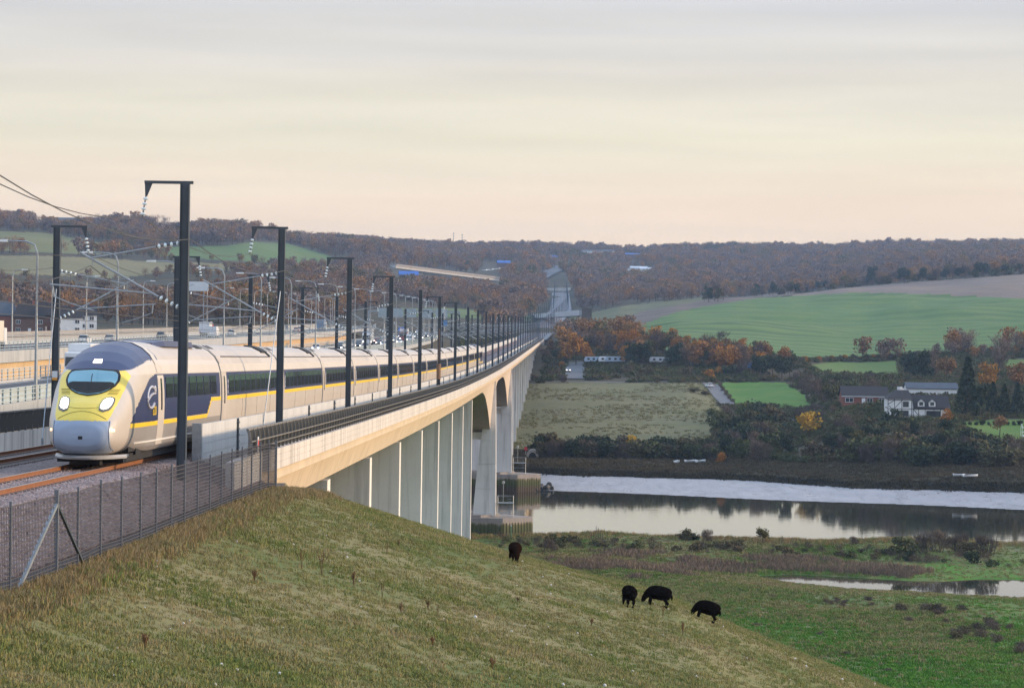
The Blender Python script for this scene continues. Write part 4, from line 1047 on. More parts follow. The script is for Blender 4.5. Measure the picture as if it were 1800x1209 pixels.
def build_masts():
    mm = mast_mesh()
    def mirror(me):
        m2 = me.copy(); m2.transform(Matrix.Scale(-1, 4, (1, 0, 0))); m2.flip_normals(); return m2
    ml = {k: mirror(v) for k, v in mm.items()}
    mb = MB()
    for i in range(8): mb.lathe([(.20, -.7), (.22, -.68), (.22, -.54), (.20, -.52)], 10, c=(0, -.42, 2.0 + .19 * i))
    mb.tube([(0, -.42, 3.0), (0, -.42, 6.3)], .02, 5); wt = mb.mesh('tension_weights', mat('rusty_weights', (.22,.13,.08), .8, .2, 3))
    mb = MB(); mb.box(-.12, .12, -.165, -.153, 2.6, 2.9); mb.box(-.12, .12, -.166, -.152, 2.48, 2.6, 1); plate = mb.mesh('number_plate', [mat('white_sign_paint', (.62,.64,.66), .5, .05, 2), mat('orange_sign_paint', (.65,.28,.03), .5, .05, 2)])
    def stay_mesh(s):
        mb = MB(); mb.tube([(-s * .02, -.16, 6.6), (-s * .30, -4.6, 0.05)], .024, 5); mb.tube([(-s * .30, -4.6, .05), (-s * .30, -4.62, -.9)], .06, 6); return mb.mesh('stay', M_GALV)
    st = {1: stay_mesh(1), -1: stay_mesh(-1)}
    order = ['nearest', 'second', 'third', 'fourth', 'fifth', 'sixth']
    for side, X, M in ((1, XM_R, mm), (-1, XM_L, ml)):
        for i, y in enumerate(MAST_Y):
            yy = y if side > 0 else y + (1.6 if i else -30)
            dx = float(track_x(yy)) - XC
            if side > 0:
                lab = f'{order[i]} dark overhead-line mast along the grass side of the train, counted from the nose' if i < 6 else 'dark overhead-line mast in the long row on the grass side of the viaduct'
            else:
                lab = ['dark overhead-line mast just outside the frame on the motorway side', 'dark overhead-line mast left of the train nose, with a stay rod', 'dark overhead-line mast partly behind the nearest mast, above the train roof', 'dark overhead-line mast behind the second coach, beside the motorway barrier'][i] if i < 4 else 'dark overhead-line mast in the far row on the motorway side of the viaduct'
            t = thing('overhead_line_mast', lab, 'mast', (X + dx, yy, float(rail_z(yy))), 0, 'overhead-line masts along the railway')
            link('post', M['post'], t); link('foot', M['foot'], t)
            arm = (i in (0, 1, 2, 3, 5, 6) or (i > 8 and i % 3 == 0)) if side > 0 else (i < 5 or i % 3 == 0)
            if arm: link('feeder_arm', M['arm'], t); link('insulator', M['ins'], t)
            link('cantilever', M['brk'], t); link('insulator', M['i1'], t); link('insulator', M['i2'], t)
            if i == 5 and side > 0: link('tension_weights', wt, t)
            if (side > 0 and i in (1,)) or (side < 0 and i == 1): link('stay', st[side], t)
            if i == 1 and side < 0: link('number_plate', plate, t)
build_masts()
def far_masts():
    mb = MB(); mb.box(-.16, .16, -.16, .16, -1.3, 9.3); mb.tube([(0, 0, 7.3), (-3, 0, 6.8)], .05, 4); mb.tube([(0, 0, 5.3), (-3.2, 0, 7)], .06, 4); me = mb.mesh('overhead_line_mast', M_STEELD)
    m2 = me.copy(); m2.transform(Matrix.Scale(-1, 4, (1, 0, 0))); m2.flip_normals()
    for y in MAST_FAR:
        for X, q in ((XM_R, me), (XM_L, m2)):
            tag(link('overhead_line_mast', q, None, (X + float(track_x(y)) - XC, y, float(rail_z(y)))), 'small distant mast along the railway where it climbs beyond the viaduct', 'mast', 'distant masts beyond the viaduct')
far_masts()
def build_wires():
    for side, X in ((1, -15.8), (-1, -20.3)):
        t = thing('overhead_line', 'contact wire with its carrying wire above the ' + ('track of the train' if side > 0 else 'empty far track'), 'overhead line', (0,0,0), 0, 'overhead wires')
        ms = [MAST_Y[0] - 66, MAST_Y[0] - 32] + [y + (0 if side > 0 else 1.6) for y in MAST_Y]
        con, mes, drp = [], [], MB()
        for k, (a, b) in enumerate(zip(ms[:-1], ms[1:])):
            for j in range(8):
                u = j / 8; y = a + (b - a) * u; xo = X + .2 * (1 if k % 2 else -1) * (1 - 2 * u) + float(track_x(y)) - XC
                z = float(rail_z(y)); zm = 6.62 - 4 * .95 * u * (1 - u)
                con.append((xo, y, z + 5.08)); mes.append((xo, y, z + zm))
                if j and y < 620: drp.tube([(xo, y, z + 5.09), (xo, y, z + zm)], .006, 3)
        mb = MB(); mb.tube(con, .016, 4); mb.build('contact_wire', M_WIRE, t)
        mb = MB(); mb.tube(mes, .016, 4); mb.build('carrying_wire', M_WIRE, t)
        o = drp.build('dropper', M_WIRE, t); o['kind'] = 'stuff'
        s = side
        for nm, lab, xo, zo, sag in (('feeder_wire', 'black feeder wire hung below the mast arms ', (XM_R - 1.42 if s > 0 else XM_L + 1.42), 8.26, .55), ('return_wire', 'black return wire clamped to the mast posts ', (XM_R + .2 if s > 0 else XM_L - .2), 7.55, .5)):
            P = []
            for a, b in zip(ms[:-1], ms[1:]):
                for j in range(8):
                    u = j / 8; y = a + (b - a) * u; P.append((xo + float(track_x(y)) - XC, y, float(rail_z(y)) + zo - 4 * sag * u * (1 - u)))
            mb = MB(); mb.tube(P, .016, 4)
            tag(mb.build(nm, M_WIRE), lab + ('on the grass side' if s > 0 else 'on the motorway side'), 'wire', 'overhead wires')
build_wires()

# ------------------------------------------------------------------ trackside fence at the top of the grass slope
M_FPOST = mat('fence_post_steel', (.15,.165,.19), .6, .2, 3, metal=.3)
def build_fence():
    X = -10.2
    ys = [40.5, 43.3, 46.1, 49, 52, 56.7, 59.2, 62.1, 65, 67.9, 70.5, 73.2, 75.7, 78.4, 81.1, 83.8, 86.4, 89.1, 91.8, 94.4, 97.0, 99.4]
    f = thing('mesh_fence', 'grey wire mesh fence on thin steel posts between the ballast and the grass slope', 'fence', (0,0,0))
    mb = MB(); mb.box(-.022, .022, -.022, .022, -.7, 1.78); pm = mb.mesh('post', M_FPOST)
    mb = MB(); mb.box(-.042, .042, -.042, .042, -.7, 1.80); sm = mb.mesh('straining_post', M_FPOST)
    g = lambda y: max(gz(X + .25, y), 0)
    base = [g(y) for y in ys]
    for i, y in enumerate(ys):
        link('straining_post' if y in (56.7, 99.4) else 'post', sm if y in (56.7, 99.4) else pm, f, (X, y, base[i]))
    z = g(56.7)
    for dy, m in ((-4.3, M_GALV), (3.4, M_STEELD)):
        mb = MB(); mb.tube([(X, 56.7 + .05 * (1 if dy > 0 else -1), z + 1.5), (X + .02, 56.7 + dy, g(56.7 + dy) + .0)], .05 if dy < 0 else .04, 4); mb.build('brace', m, f)
    M_MESHW = mat('mesh_wire', (.06,.056,.065), .6, .1, 1)
    for i in range(len(ys) - 1):
        a, b = ys[i] + .03, ys[i+1] - .03; za, zb = base[i], base[i+1]; mb = MB(); r = .0105
        n = 19
        for k in range(n + 1):
            h = .02 + 1.66 * (k / n) ** 1.25
            mb.add([(X, a, za+h-r), (X, b, zb+h-r), (X, b, zb+h+r), (X, a, za+h+r), (X-2*r, a, za+h), (X-2*r, b, zb+h)], [(0,1,2,3), (0,4,5,1), (3,2,5,4)])
        m = int((b - a) / .15)
        for k in range(m + 1):
            y = a + (b - a) * k / m; zz = za + (zb - za) * k / m; q = .006
            mb.add([(X, y-q, zz), (X, y+q, zz), (X, y+q, zz+1.68), (X, y-q, zz+1.68), (X-2*q, y, zz), (X-2*q, y, zz+1.68)], [(0,1,2,3), (0,3,5,4), (1,4,5,2)])
        o = mb.build('mesh_panel', M_MESHW, f)
    # warning sign on the railing by the abutment
    s = thing('trackside_sign', 'small white and red sign on the dark railing behind the mesh fence', 'sign', (XC + 6.86, 102.6, float(rail_z(102.6)) + .45))
    mb = MB(); mb.box(0, .02, -.18, .18, -.28, .34); mb.build('plate', mat('white_sign_paint', (.62,.64,.66)), s)
    mb = MB(); mb.box(.021, .027, -.14, .14, -.02, .22); mb.build('red_panel', mat('red_sign_paint', (.60,.04,.05), .5, .05, 2), s)
build_fence()
# ------------------------------------------------------------------ trees and bushes
def leaf_mat(name, stops, world=True, rough=.85, patch=None, trans=.15):
    """foliage: colour picked per tree, with patches over the hill and light/dark clumps"""
    m = bpy.data.materials.new(name); m.use_nodes = True; g = NG(m); b = g.N['Principled BSDF']; b.inputs['Roughness'].default_value = rough
    b.inputs['Specular IOR Level'].default_value = .1
    oi = g.n('ShaderNodeObjectInfo'); f = oi.outputs['Random']
    if patch:
        n = g.noise(oi.outputs['Location'], patch, 3); f2 = g.mapr(n, .3, .7, 0, 1)
        mx = g.n('ShaderNodeMix', data_type='FLOAT'); mx.inputs[0].default_value = .5; g.L.new(f, mx.inputs[2]); g.L.new(f2, mx.inputs[3]); f = mx.outputs[0]
    c = g.ramp(f, stops)
    n2 = g.noise(g.n('ShaderNodeTexCoord').outputs['Object'], .9, 3)
    c = g.mixc(g.mapr(n2, .3, .7, .0, .42), c, tuple(x * .5 for x in stops[len(stops)//2][1]))
    g.L.new(c, b.inputs['Base Color']); return m
M_BARK = mat('tree_bark', (.075,.060,.048), .9, .2, 3)
def crown_pts(kind, H, W, n, rs):
    """centres and sizes of leaf clumps through an uneven crown"""
    P = []
    if kind == 'conifer':
        for i in range(n):
            h = rs.random() ** .8; r = W * .5 * (1 - h) ** .8 * (.55 + .45 * rs.random()) + .15; a = rs.random() * 6.283
            P.append((r * math.cos(a), r * math.sin(a), H * (.04 + .96 * h)))
        return np.array(P)
    nb = rs.integers(7, 12); B = []
    for i in range(nb):
        a = rs.random() * 6.283; rr = W * .30 * math.sqrt(rs.random()); h = rs.uniform(.34, .86) if kind != 'bush' else rs.uniform(.12, .72)
        B.append((rr * math.cos(a), rr * math.sin(a), H * h, W * rs.uniform(.17, .30), H * rs.uniform(.11, .20) * (1.25 if kind == 'bush' else 1)))
    B.append((0, 0, H * .62 if kind != 'bush' else H * .45, W * .36, H * (.30 if kind != 'bush' else .42)))
    while len(P) < n:
        b = B[rs.integers(len(B))]; v = rs.normal(size=3); v /= np.linalg.norm(v); k = rs.random() ** .36
        p = (b[0] + v[0] * b[3] * k, b[1] + v[1] * b[3] * k, b[2] + v[2] * b[4] * k)
        if p[2] > .03 * H: P.append(p)
    return np.array(P)
def crown_mesh(name, kind, H, W, n, size, mats, seed, twig=False):
    rs = np.random.default_rng(seed); P = crown_pts(kind, H, W, n, rs); N = len(P)
    a = rs.normal(size=(N, 3)); a /= np.linalg.norm(a, axis=1)[:, None]
    if twig: a[:, 2] = abs(a[:, 2]) * 1.6 + .3; out = P * [1, 1, 0]; a += out / (W * .5); a /= np.linalg.norm(a, axis=1)[:, None]
    b = np.cross(a, rs.normal(size=(N, 3))); b /= np.linalg.norm(b, axis=1)[:, None]
    s = size * rs.uniform(.6, 1.4, N)[:, None]; w = s * (.12 if twig else .62); l = s * (1.5 if twig else 1)
    V = np.stack([P - a * l - b * w * .4, P - a * l * .2 + b * w, P + a * l, P + a * l * .1 - b * w], 1).reshape(-1, 3)
    F = np.arange(4 * N).reshape(N, 4)
    return np_mesh(name, V, F, mats, smooth=False)
def trunk_mesh(name, H, W, seed, mats=None, bush=False):
    rs = np.random.default_rng(seed + 99); mb = MB(); r = .022 * H + .03
    if bush:
        for i in range(4):
            a = rs.random() * 6.28; mb.tube([(0, 0, -.4), (.15 * W * math.cos(a), .15 * W * math.sin(a), H * .3), (.3 * W * math.cos(a), .3 * W * math.sin(a), H * .7)], .05, 5, r1=.015)
    else:
        mb.tube([(0, 0, -.6), (.02 * H, 0, H * .25), (0, .02 * H, H * .5), (.01 * H, 0, H * .85)], r, 7, r1=r * .2)
        for i in range(6):
            a = i * 1.05 + rs.random(); h = H * rs.uniform(.25, .55); L = W * .42
            mb.tube([(0, 0, h), (L * .5 * math.cos(a), L * .5 * math.sin(a), h + H * .14), (L * math.cos(a), L * math.sin(a), h + H * rs.uniform(.2, .36))], r * .45, 5, r1=r * .08)
    return mb.mesh(name, mats or M_BARK)
LM = {
 'wood': leaf_mat('mixed_autumn_foliage', [(0, (.11,.088,.082)), (.28, (.18,.14,.128)), (.44, (.215,.162,.135)), (.56, (.23,.135,.07)), (.66, (.33,.17,.055)), (.74, (.16,.14,.065)), (.86, (.085,.098,.048)), (1, (.055,.068,.036))], patch=.0035),
 'bare': leaf_mat('bare_twigs', [(0, (.085,.068,.056)), (.5, (.13,.10,.082)), (1, (.16,.12,.09))]),
 'orange': leaf_mat('orange_leaves', [(0, (.30,.135,.034)), (.5, (.42,.21,.042)), (1, (.34,.14,.042))]),
 'russet': leaf_mat('russet_leaves', [(0, (.25,.13,.06)), (.5, (.31,.165,.065)), (1, (.22,.135,.075))]),
 'yellow': leaf_mat('golden_leaves', [(0, (.50,.31,.035)), (.5, (.56,.35,.04)), (1, (.46,.26,.03))]),
 'olive': leaf_mat('olive_leaves', [(0, (.085,.085,.032)), (.5, (.115,.10,.042)), (1, (.075,.085,.035))]),
 'dark': leaf_mat('evergreen_leaves', [(0, (.034,.050,.028)), (.5, (.050,.066,.036)), (1, (.042,.058,.036))]),
 'scrub': leaf_mat('bramble_leaves', [(0, (.052,.070,.030)), (.35, (.078,.098,.038)), (.6, (.13,.10,.058)), (.8, (.095,.12,.042)), (1, (.16,.125,.070))], patch=.05),
}
TREES = {}
def tree_kind(key, kind, H, W, n, size, leaf, seed, twig=False, variants=3):
    TREES[key] = [(crown_mesh('crown', kind, H, W, n, size, LM[leaf], seed + i * 7, twig), trunk_mesh('trunk', H, W, seed + i, bush=(kind == 'bush'))) for i in range(variants)]
tree_kind('orange', 'tree', 11, 8.5, 700, .42, 'orange', 10)
tree_kind('russet', 'tree', 10, 8, 620, .40, 'russet', 20)
tree_kind('bare', 'tree', 11, 8.5, 620, .55, 'bare', 30, True)
tree_kind('yellow', 'tree', 9, 9, 900, .40, 'yellow', 40, False, 2)
tree_kind('dark', 'tree', 11, 8, 900, .45, 'dark', 50)
tree_kind('conifer', 'conifer', 16, 7.5, 1100, .55, 'dark', 60, False, 2)
tree_kind('olive', 'tree', 9, 8, 700, .42, 'olive', 70)
tree_kind('bush', 'bush', 5, 7, 620, .36, 'scrub', 80, False, 4)
tree_kind('barebush', 'bush', 4.5, 6, 560, .42, 'bare', 90, True, 3)
tree_kind('darkbush', 'bush', 5, 6.5, 760, .34, 'dark', 100, False, 2)
tree_kind('orangebush', 'bush', 4.5, 6, 620, .34, 'orange', 110, False, 2)
NAMEOF = {'conifer': 'conifer_tree', 'bush': 'bush', 'barebush': 'bush', 'darkbush': 'bush', 'orangebush': 'bush'}
_tc = 0
def plant(key, p, s=1.0, label='', group=None, sz=1.0, name=None, cat=None):
    global _tc; _tc += 1
    cm, tm = TREES[key][_tc % len(TREES[key])]; nm = name or NAMEOF.get(key, 'tree')
    t = thing(nm, label, cat or ('bush' if 'bush' in nm else 'tree'), tuple(p), RNG.random() * 6.28, group)
    t.scale = (s, s, s * sz); link('crown', cm, t); link('trunk' if 'bush' not in nm else 'stems', tm, t); return t
def in_poly_px(poly, n, seed):
    """random pixels inside an outline"""
    rs = np.random.default_rng(seed); P = np.array(poly, float); out = []
    while len(out) < n:
        q = rs.uniform(P.min(0), P.max(0), (200, 2)); out += q[inside(poly, q[:, 0], q[:, 1])].tolist()
    return out[:n]
def grove(poly, n, mix, smin, smax, seed, group, labels, lo=560, sz=1.0):
    rs = np.random.default_rng(seed); keys = list(mix); w = np.array([mix[k] for k in keys], float); w /= w.sum()
    for px, py in in_poly_px(poly, n, seed):
        if seed in (301, 302, 303) and (1028 < px < 1100 or 1146 < px < 1178) and py > (628 if seed == 301 else 0): continue
        if seed in (410, 411, 412) and abs(px - 1424) < 50 and 738 < py < 800: continue
        k = keys[rs.choice(len(keys), p=w)]; p = ground_at(px, py, lo); plant(k, p, rs.uniform(smin, smax), labels[k], group, sz)

# belt of autumn trees under the green crop field
B1 = 'in the autumn wood belt below the green crop field'
LB1 = {'orange': 'orange autumn tree ' + B1, 'russet': 'russet brown autumn tree ' + B1, 'bare': 'bare twiggy tree ' + B1, 'dark': 'dark evergreen tree ' + B1, 'olive': 'dull green tree ' + B1, 'bush': 'dark bramble bush at the foot of the autumn wood belt', 'orangebush': 'low orange bush ' + B1, 'barebush': 'bare grey bush at the foot of the autumn wood belt'}
grove([(1035,622),(1100,612),(1200,618),(1300,628),(1385,640),(1380,652),(1200,650),(1040,640)], 95, {'orange': 5, 'russet': 4, 'bare': 4, 'olive': 1.8}, .65, 1.0, 301, 'trees of the autumn wood belt', LB1)
grove([(1050,634),(1190,640),(1190,652),(1045,650)], 12, {'dark': 1}, .6, .9, 302, 'trees of the autumn wood belt', LB1)
grove([(1040,650),(1180,656),(1330,660),(1330,670),(1040,668)], 20, {'bush': 5, 'barebush': 2, 'orangebush': 1}, .7, 1.1, 303, 'bushes at the foot of the wood belt', LB1)
grove([(1255,640),(1350,645),(1350,660),(1260,658)], 8, {'orange': 2, 'bare': 2, 'russet': 1}, .7, 1.05, 304, 'trees of the autumn wood belt', LB1)
grove([(1330,655),(1388,655),(1392,672),(1330,670)], 8, {'dark': 1}, .6, .9, 305, 'trees of the autumn wood belt', LB1)
# by the end of the viaduct
for px, py, k, s, lab in ((1012, 642, 'orange', 1.15, 'tall orange tree beside the lane near the far end of the viaduct'), (992, 640, 'russet', .85, 'russet tree left of the tall orange tree by the lane'), (968, 622, 'russet', .6, 'small brown tree just below the far end of the viaduct'),
                          (980, 632, 'darkbush', .9, 'dark green bush between two autumn trees by the viaduct end'), (988, 645, 'orangebush', .55, 'low orange bush on the verge left of the lane'), (958, 628, 'barebush', .9, 'bare grey bush under the far end of the viaduct'), (1027, 640, 'orange', .8, 'smaller orange tree right of the tall one beside the lane')):
    plant(k, ground_at(px, py, 560), s, lab)
grove([(940,664),(985,656),(992,672),(935,674)], 9, {'barebush': 2, 'bush': 2}, .45, .7, 306, 'scrub by the viaduct', {'barebush': 'low bare scrub bush on the rough ground beside the viaduct piers', 'bush': 'low bramble bush on the rough ground beside the viaduct piers'})
# hedge of scrub between meadow and river
LS = {'bush': 'dark bramble bush in the scrub hedge along the far river bank', 'darkbush': 'blackish evergreen bush in the scrub hedge along the far river bank', 'barebush': 'bare brown bush in the scrub hedge along the far river bank', 'olive': 'dull green tree in the scrub hedge along the far river bank', 'orangebush': 'orange bush low in the scrub along the far river bank', 'dark': 'dark tree in the scrub along the far river bank'}
for row, (py, s0, s1, n) in enumerate(((794, .8, 1.15, 34), (803, .8, 1.1, 34))):
    rs = np.random.default_rng(400 + row)
    for i in range(n):
        px = 950 + (1262 - 950) * (i + rs.uniform(-.3, .3)) / n; y = py + (px - 950) * .012
        k = rs.choice(['bush', 'darkbush', 'barebush'], p=[.5, .3, .2]); plant(k, ground_at(px, y, 560), rs.uniform(s0, s1), LS[k], 'scrub along the far river bank')
plant('yellow', ground_at(1107, 796, 560), .5, 'small yellow tree poking out of the scrub hedge below the meadow')
grove([(1255,735),(1330,726),(1420,770),(1560,790),(1700,790),(1800,800),(1800,822),(1600,820),(1420,812),(1262,806)], 96, {'bush': 5, 'darkbush': 3, 'barebush': 2}, .8, 1.35, 410, 'scrub along the far river bank', LS)
grove([(1270,770),(1500,770),(1700,775),(1700,812),(1270,805)], 22, {'dark': 2, 'olive': 1}, .45, .62, 411, 'scrub along the far river bank', LS)
grove([(1300,722),(1480,725),(1500,770),(1340,745)], 26, {'barebush': 3, 'bush': 1}, .5, .85, 412, 'brown scrub below the bungalow', {'barebush': 'bare brown bush on the scrubby slope below the bungalow', 'bush': 'dark bush on the scrubby slope below the bungalow'})
plant('yellow', ground_at(1424, 766, 560), 1.0, 'round golden-yellow tree standing in the scrub below the bungalow', sz=.8)
plant('orangebush', ground_at(1268, 812, 560), .6, 'orange bush at the edge of the salt marsh under the scrub')
# gardens and trees round the houses
for px, py, k, s, lab, sz in ((1700, 735, 'conifer', 1.0, 'tall dark conifer right of the white timbered house', 1.0), (1722, 738, 'dark', .9, 'dark green tree close behind the tall conifer', 1.0), (1745, 730, 'conifer', .62, 'first clipped dark conifer in the row right of the tall one', .9), (1765, 732, 'conifer', .6, 'second clipped dark conifer in the row right of the tall one', .9), (1788, 734, 'conifer', .64, 'third clipped dark conifer in the row, at the right edge', .9),
                              (1566, 746, 'darkbush', 1.1, 'rounded dark green tree in front of the white timbered house', 1.0), (1757, 765, 'russet', .62, 'small red-leaved tree on the lawn', .9), (1664, 748, 'orange', .42, 'small orange tree at the corner of the white house', 1.0), (1705, 768, 'orangebush', .4, 'small orange bush at the edge of the lawn', 1.0),
                              (1462, 716, 'olive', .85, 'bushy olive tree left of the bungalow', 1.0), (1440, 712, 'bare', .8, 'bare twiggy tree left of the bungalow hedge', 1.0), (1418, 700, 'bare', .75, 'bare tree at the corner of the bright green field', 1.0),
                              (1600, 672, 'dark', 1.05, 'broad dark evergreen behind the bungalow', 1.0), (1622, 674, 'dark', 1.05, 'second broad dark evergreen behind the white house', 1.0), (1640, 672, 'bare', 1.0, 'tall bare tree behind the white house', 1.1), (1665, 672, 'russet', 1.0, 'russet tree between the evergreens and the tall conifer', 1.0), (1735, 690, 'orange', .9, 'orange tree behind the row of clipped conifers', 1.0), (1785, 690, 'russet', 1.0, 'russet tree at the right edge behind the conifers', 1.0), (1755, 668, 'bare', 1.0, 'bare tree on the skyline of the paddock behind the conifers', 1.0)):
    plant(k, ground_at(px, py, 560), s, lab, sz=sz)
grove([(1430,672),(1560,668),(1590,690),(1470,692)], 14, {'bush': 4, 'barebush': 3}, .6, .95, 420, 'hedge behind the bungalow', {'bush': 'dark bush in the hedge behind the bungalow', 'barebush': 'bare bush in the hedge behind the bungalow'})
grove([(1395,668),(1432,668),(1475,702),(1450,712),(1412,688)], 14, {'barebush': 2, 'bush': 2}, .7, 1.0, 421, 'hedge of the bright green field', {'bush': 'dark bush in the hedge right of the bright green field', 'barebush': 'bare bush in the hedge right of the bright green field'})
grove([(1720,785),(1800,790),(1800,815),(1700,812)], 16, {'bush': 2, 'darkbush': 1, 'barebush': 1}, .7, 1.2, 422, 'scrub along the far river bank', LS)
for i in range(12):
    plant('darkbush', ground_at(1672 + i * 11, 747, 560), .22 + .05 * (i % 3), 'small clipped shrub along the back edge of the lawn', 'shrubs along the lawn')
# hedges and hilltop trees along the fields
LH = {'dark': 'dark tree in the hedge along the top of the ploughed field', 'bush': 'dark bush in the hedge along the top of the ploughed field', 'bare': 'bare tree in the hedge along the top of the ploughed field', 'olive': 'dull green tree in the hedge along the top of the ploughed field'}
rs = np.random.default_rng(430)
for i in range(58):
    px = 1325 + 480 * (i + rs.uniform(-.4, .4)) / 58; py = np.interp(px, [1320, 1385, 1500, 1600, 1700, 1800], [521, 516.5, 503.5, 494.5, 487.5, 480.5]) + rs.uniform(0, 1.5)
    k = rs.choice(['dark', 'bush', 'bare', 'olive'], p=[.3, .4, .2, .1]); plant(k, ground_at(px, py, 1300), rs.uniform(.55, 1.0) * (1.5 if k == 'bush' else 1) * (1.5 if i in (10, 20, 25) else 1), LH[k], 'hedge along the ploughed field')
for px, py, k, s in ((1246, 531, 'dark', .9), (1262, 530, 'olive', 1.0), (1256, 529, 'bare', 1.25), (1238, 530, 'olive', .8), (1272, 527, 'bare', .8)):
    plant(k, ground_at(px, py, 1300), s, {'dark': 'dark tree in the small clump at the corner of the crop field', 'olive': 'olive tree in the small clump at the corner of the crop field', 'bare': 'bare tree in the small clump at the corner of the crop field'}[k], 'clump at the corner of the crop field')
HEDGE_PTS = [ground_at(1405 + 410 * (i + rs.uniform(-.4, .4)) / 70, float(np.interp(1405 + 410 * i / 70, [1400, 1500, 1600, 1700, 1810], [636, 632.5, 626.5, 620, 613.5])), 900) for i in range(70)]
for i in range(10):
    px = 1256 + i * 2.8 + (i % 2) * 2; py = 674 + i * 3.8; plant('barebush', ground_at(px + 4, py, 700), .4, 'low bush on the bank between the lane and the bright green field', 'bushes along the lane')
plant('bush', ground_at(1222, 690, 700), .75, 'flat dark bramble patch at the top corner of the meadow', sz=.5); plant('bush', ground_at(1240, 694, 700), .6, 'dark bramble bush beside the lane corner', sz=.6)

# ------------------------------------------------------------------ scattered masses (far woods, tussocks, stones, grass): one object each
def scatter(name, P, S, Rz, idx, protos, tilt=None, kind='stuff'):
    """many instances of a few meshes on points, as one object"""
    coll = bpy.data.collections.new(name + '_sources')
    for i, pm in enumerate(protos):
        o = bpy.data.objects.new(f'{name}_source_{i:02d}', pm); coll.objects.link(o)
    me = bpy.data.meshes.new(name); me.vertices.add(len(P)); me.vertices.foreach_set('co', np.asarray(P, np.float32).ravel())
    def attr(nm, ty, dat, key='value'):
        a = me.attributes.new(nm, ty, 'POINT'); a.data.foreach_set(key, np.asarray(dat).ravel())
    rot = np.zeros((len(P), 3), np.float32); rot[:, 2] = Rz
    if tilt is not None: rot[:, :2] = tilt
    attr('rot', 'FLOAT_VECTOR', rot, 'vector'); attr('scl', 'FLOAT', np.asarray(S, np.float32)); attr('pick', 'INT', np.asarray(idx, np.int32))
    me.update(); o = link(name, me); o['kind'] = kind
    ng = bpy.data.node_groups.new(name + '_nodes', 'GeometryNodeTree')
    ng.interface.new_socket('Geometry', in_out='INPUT', socket_type='NodeSocketGeometry'); ng.interface.new_socket('Geometry', in_out='OUTPUT', socket_type='NodeSocketGeometry')
    N, L = ng.nodes, ng.links
    gi, go = N.new('NodeGroupInput'), N.new('NodeGroupOutput')
    ci = N.new('GeometryNodeCollectionInfo'); ci.inputs['Collection'].default_value = coll; ci.inputs['Separate Children'].default_value = True; ci.inputs['Reset Children'].default_value = True
    io = N.new('GeometryNodeInstanceOnPoints'); io.inputs['Pick Instance'].default_value = True
    def na(nm, ty):
        x = N.new('GeometryNodeInputNamedAttribute'); x.data_type = ty; x.inputs['Name'].default_value = nm; return x.outputs['Attribute']
    L.new(gi.outputs[0], io.inputs['Points']); L.new(ci.outputs[0], io.inputs['Instance']); L.new(na('pick', 'INT'), io.inputs['Instance Index'])
    e2r = N.new('FunctionNodeEulerToRotation'); L.new(na('rot', 'FLOAT_VECTOR'), e2r.inputs[0]); L.new(e2r.outputs[0], io.inputs['Rotation'])
    L.new(na('scl', 'FLOAT'), io.inputs['Scale']); L.new(io.outputs[0], go.inputs[0])
    md = o.modifiers.new('scatter', 'NODES'); md.node_group = ng; return o
def whole_tree(seed, H, W, n, size, leaf, twig, kind='tree'):
    c = crown_mesh('far_tree', kind, H, W, n, size, [LM[leaf], M_BARK], seed, twig); t = trunk_mesh('t', H, W, seed)
    bm = bmesh.new(); bm.from_mesh(c); k = len(bm.faces); bm.from_mesh(t); bm.faces.ensure_lookup_table()
    for f in bm.faces[k:]: f.material_index = 1
    bm.to_mesh(c); bm.free(); return c
NO_WOOD = [[(860,600),(1000,600),(1035,640),(1035,676),(860,676)], [(1035,600),(1400,600),(1400,676),(1035,676)], [(1400,625),(1900,600),(1900,830),(1240,830),(1240,676),(1400,676)], [(860,676),(1262,676),(1262,830),(860,830)]]
CLEAR = [([(676,466),(884,490),(884,519),(676,495)], 2000), ([(690,486),(745,484),(750,512),(690,514)], 1500), ([(846,466),(905,462),(905,484),(846,488)], 1500), ([(955,456),(985,455),(985,470),(955,470)], 1500), ([(936,496),(950,484),(975,473),(1004,461),(1010,468),(980,482),(956,498)], 1500),
         ([(1018,448),(1085,448),(1085,460),(1018,460)], 1500), ([(1092,453),(1128,453),(1128,465),(1092,465)], 1500), ([(1100,475),(1150,475),(1150,488),(1100,488)], 1500), ([(1116,439),(1142,439),(1142,448),(1116,448)], 1500), ([(60,395),(196,395),(196,405),(60,405)], 1500), ([(270,403),(340,403),(340,412),(270,412)], 1500), ([(470,409),(540,409),(540,418),(470,418)], 1500),
         ([(940,545),(1000,545),(1000,600),(940,600)], 1200)]
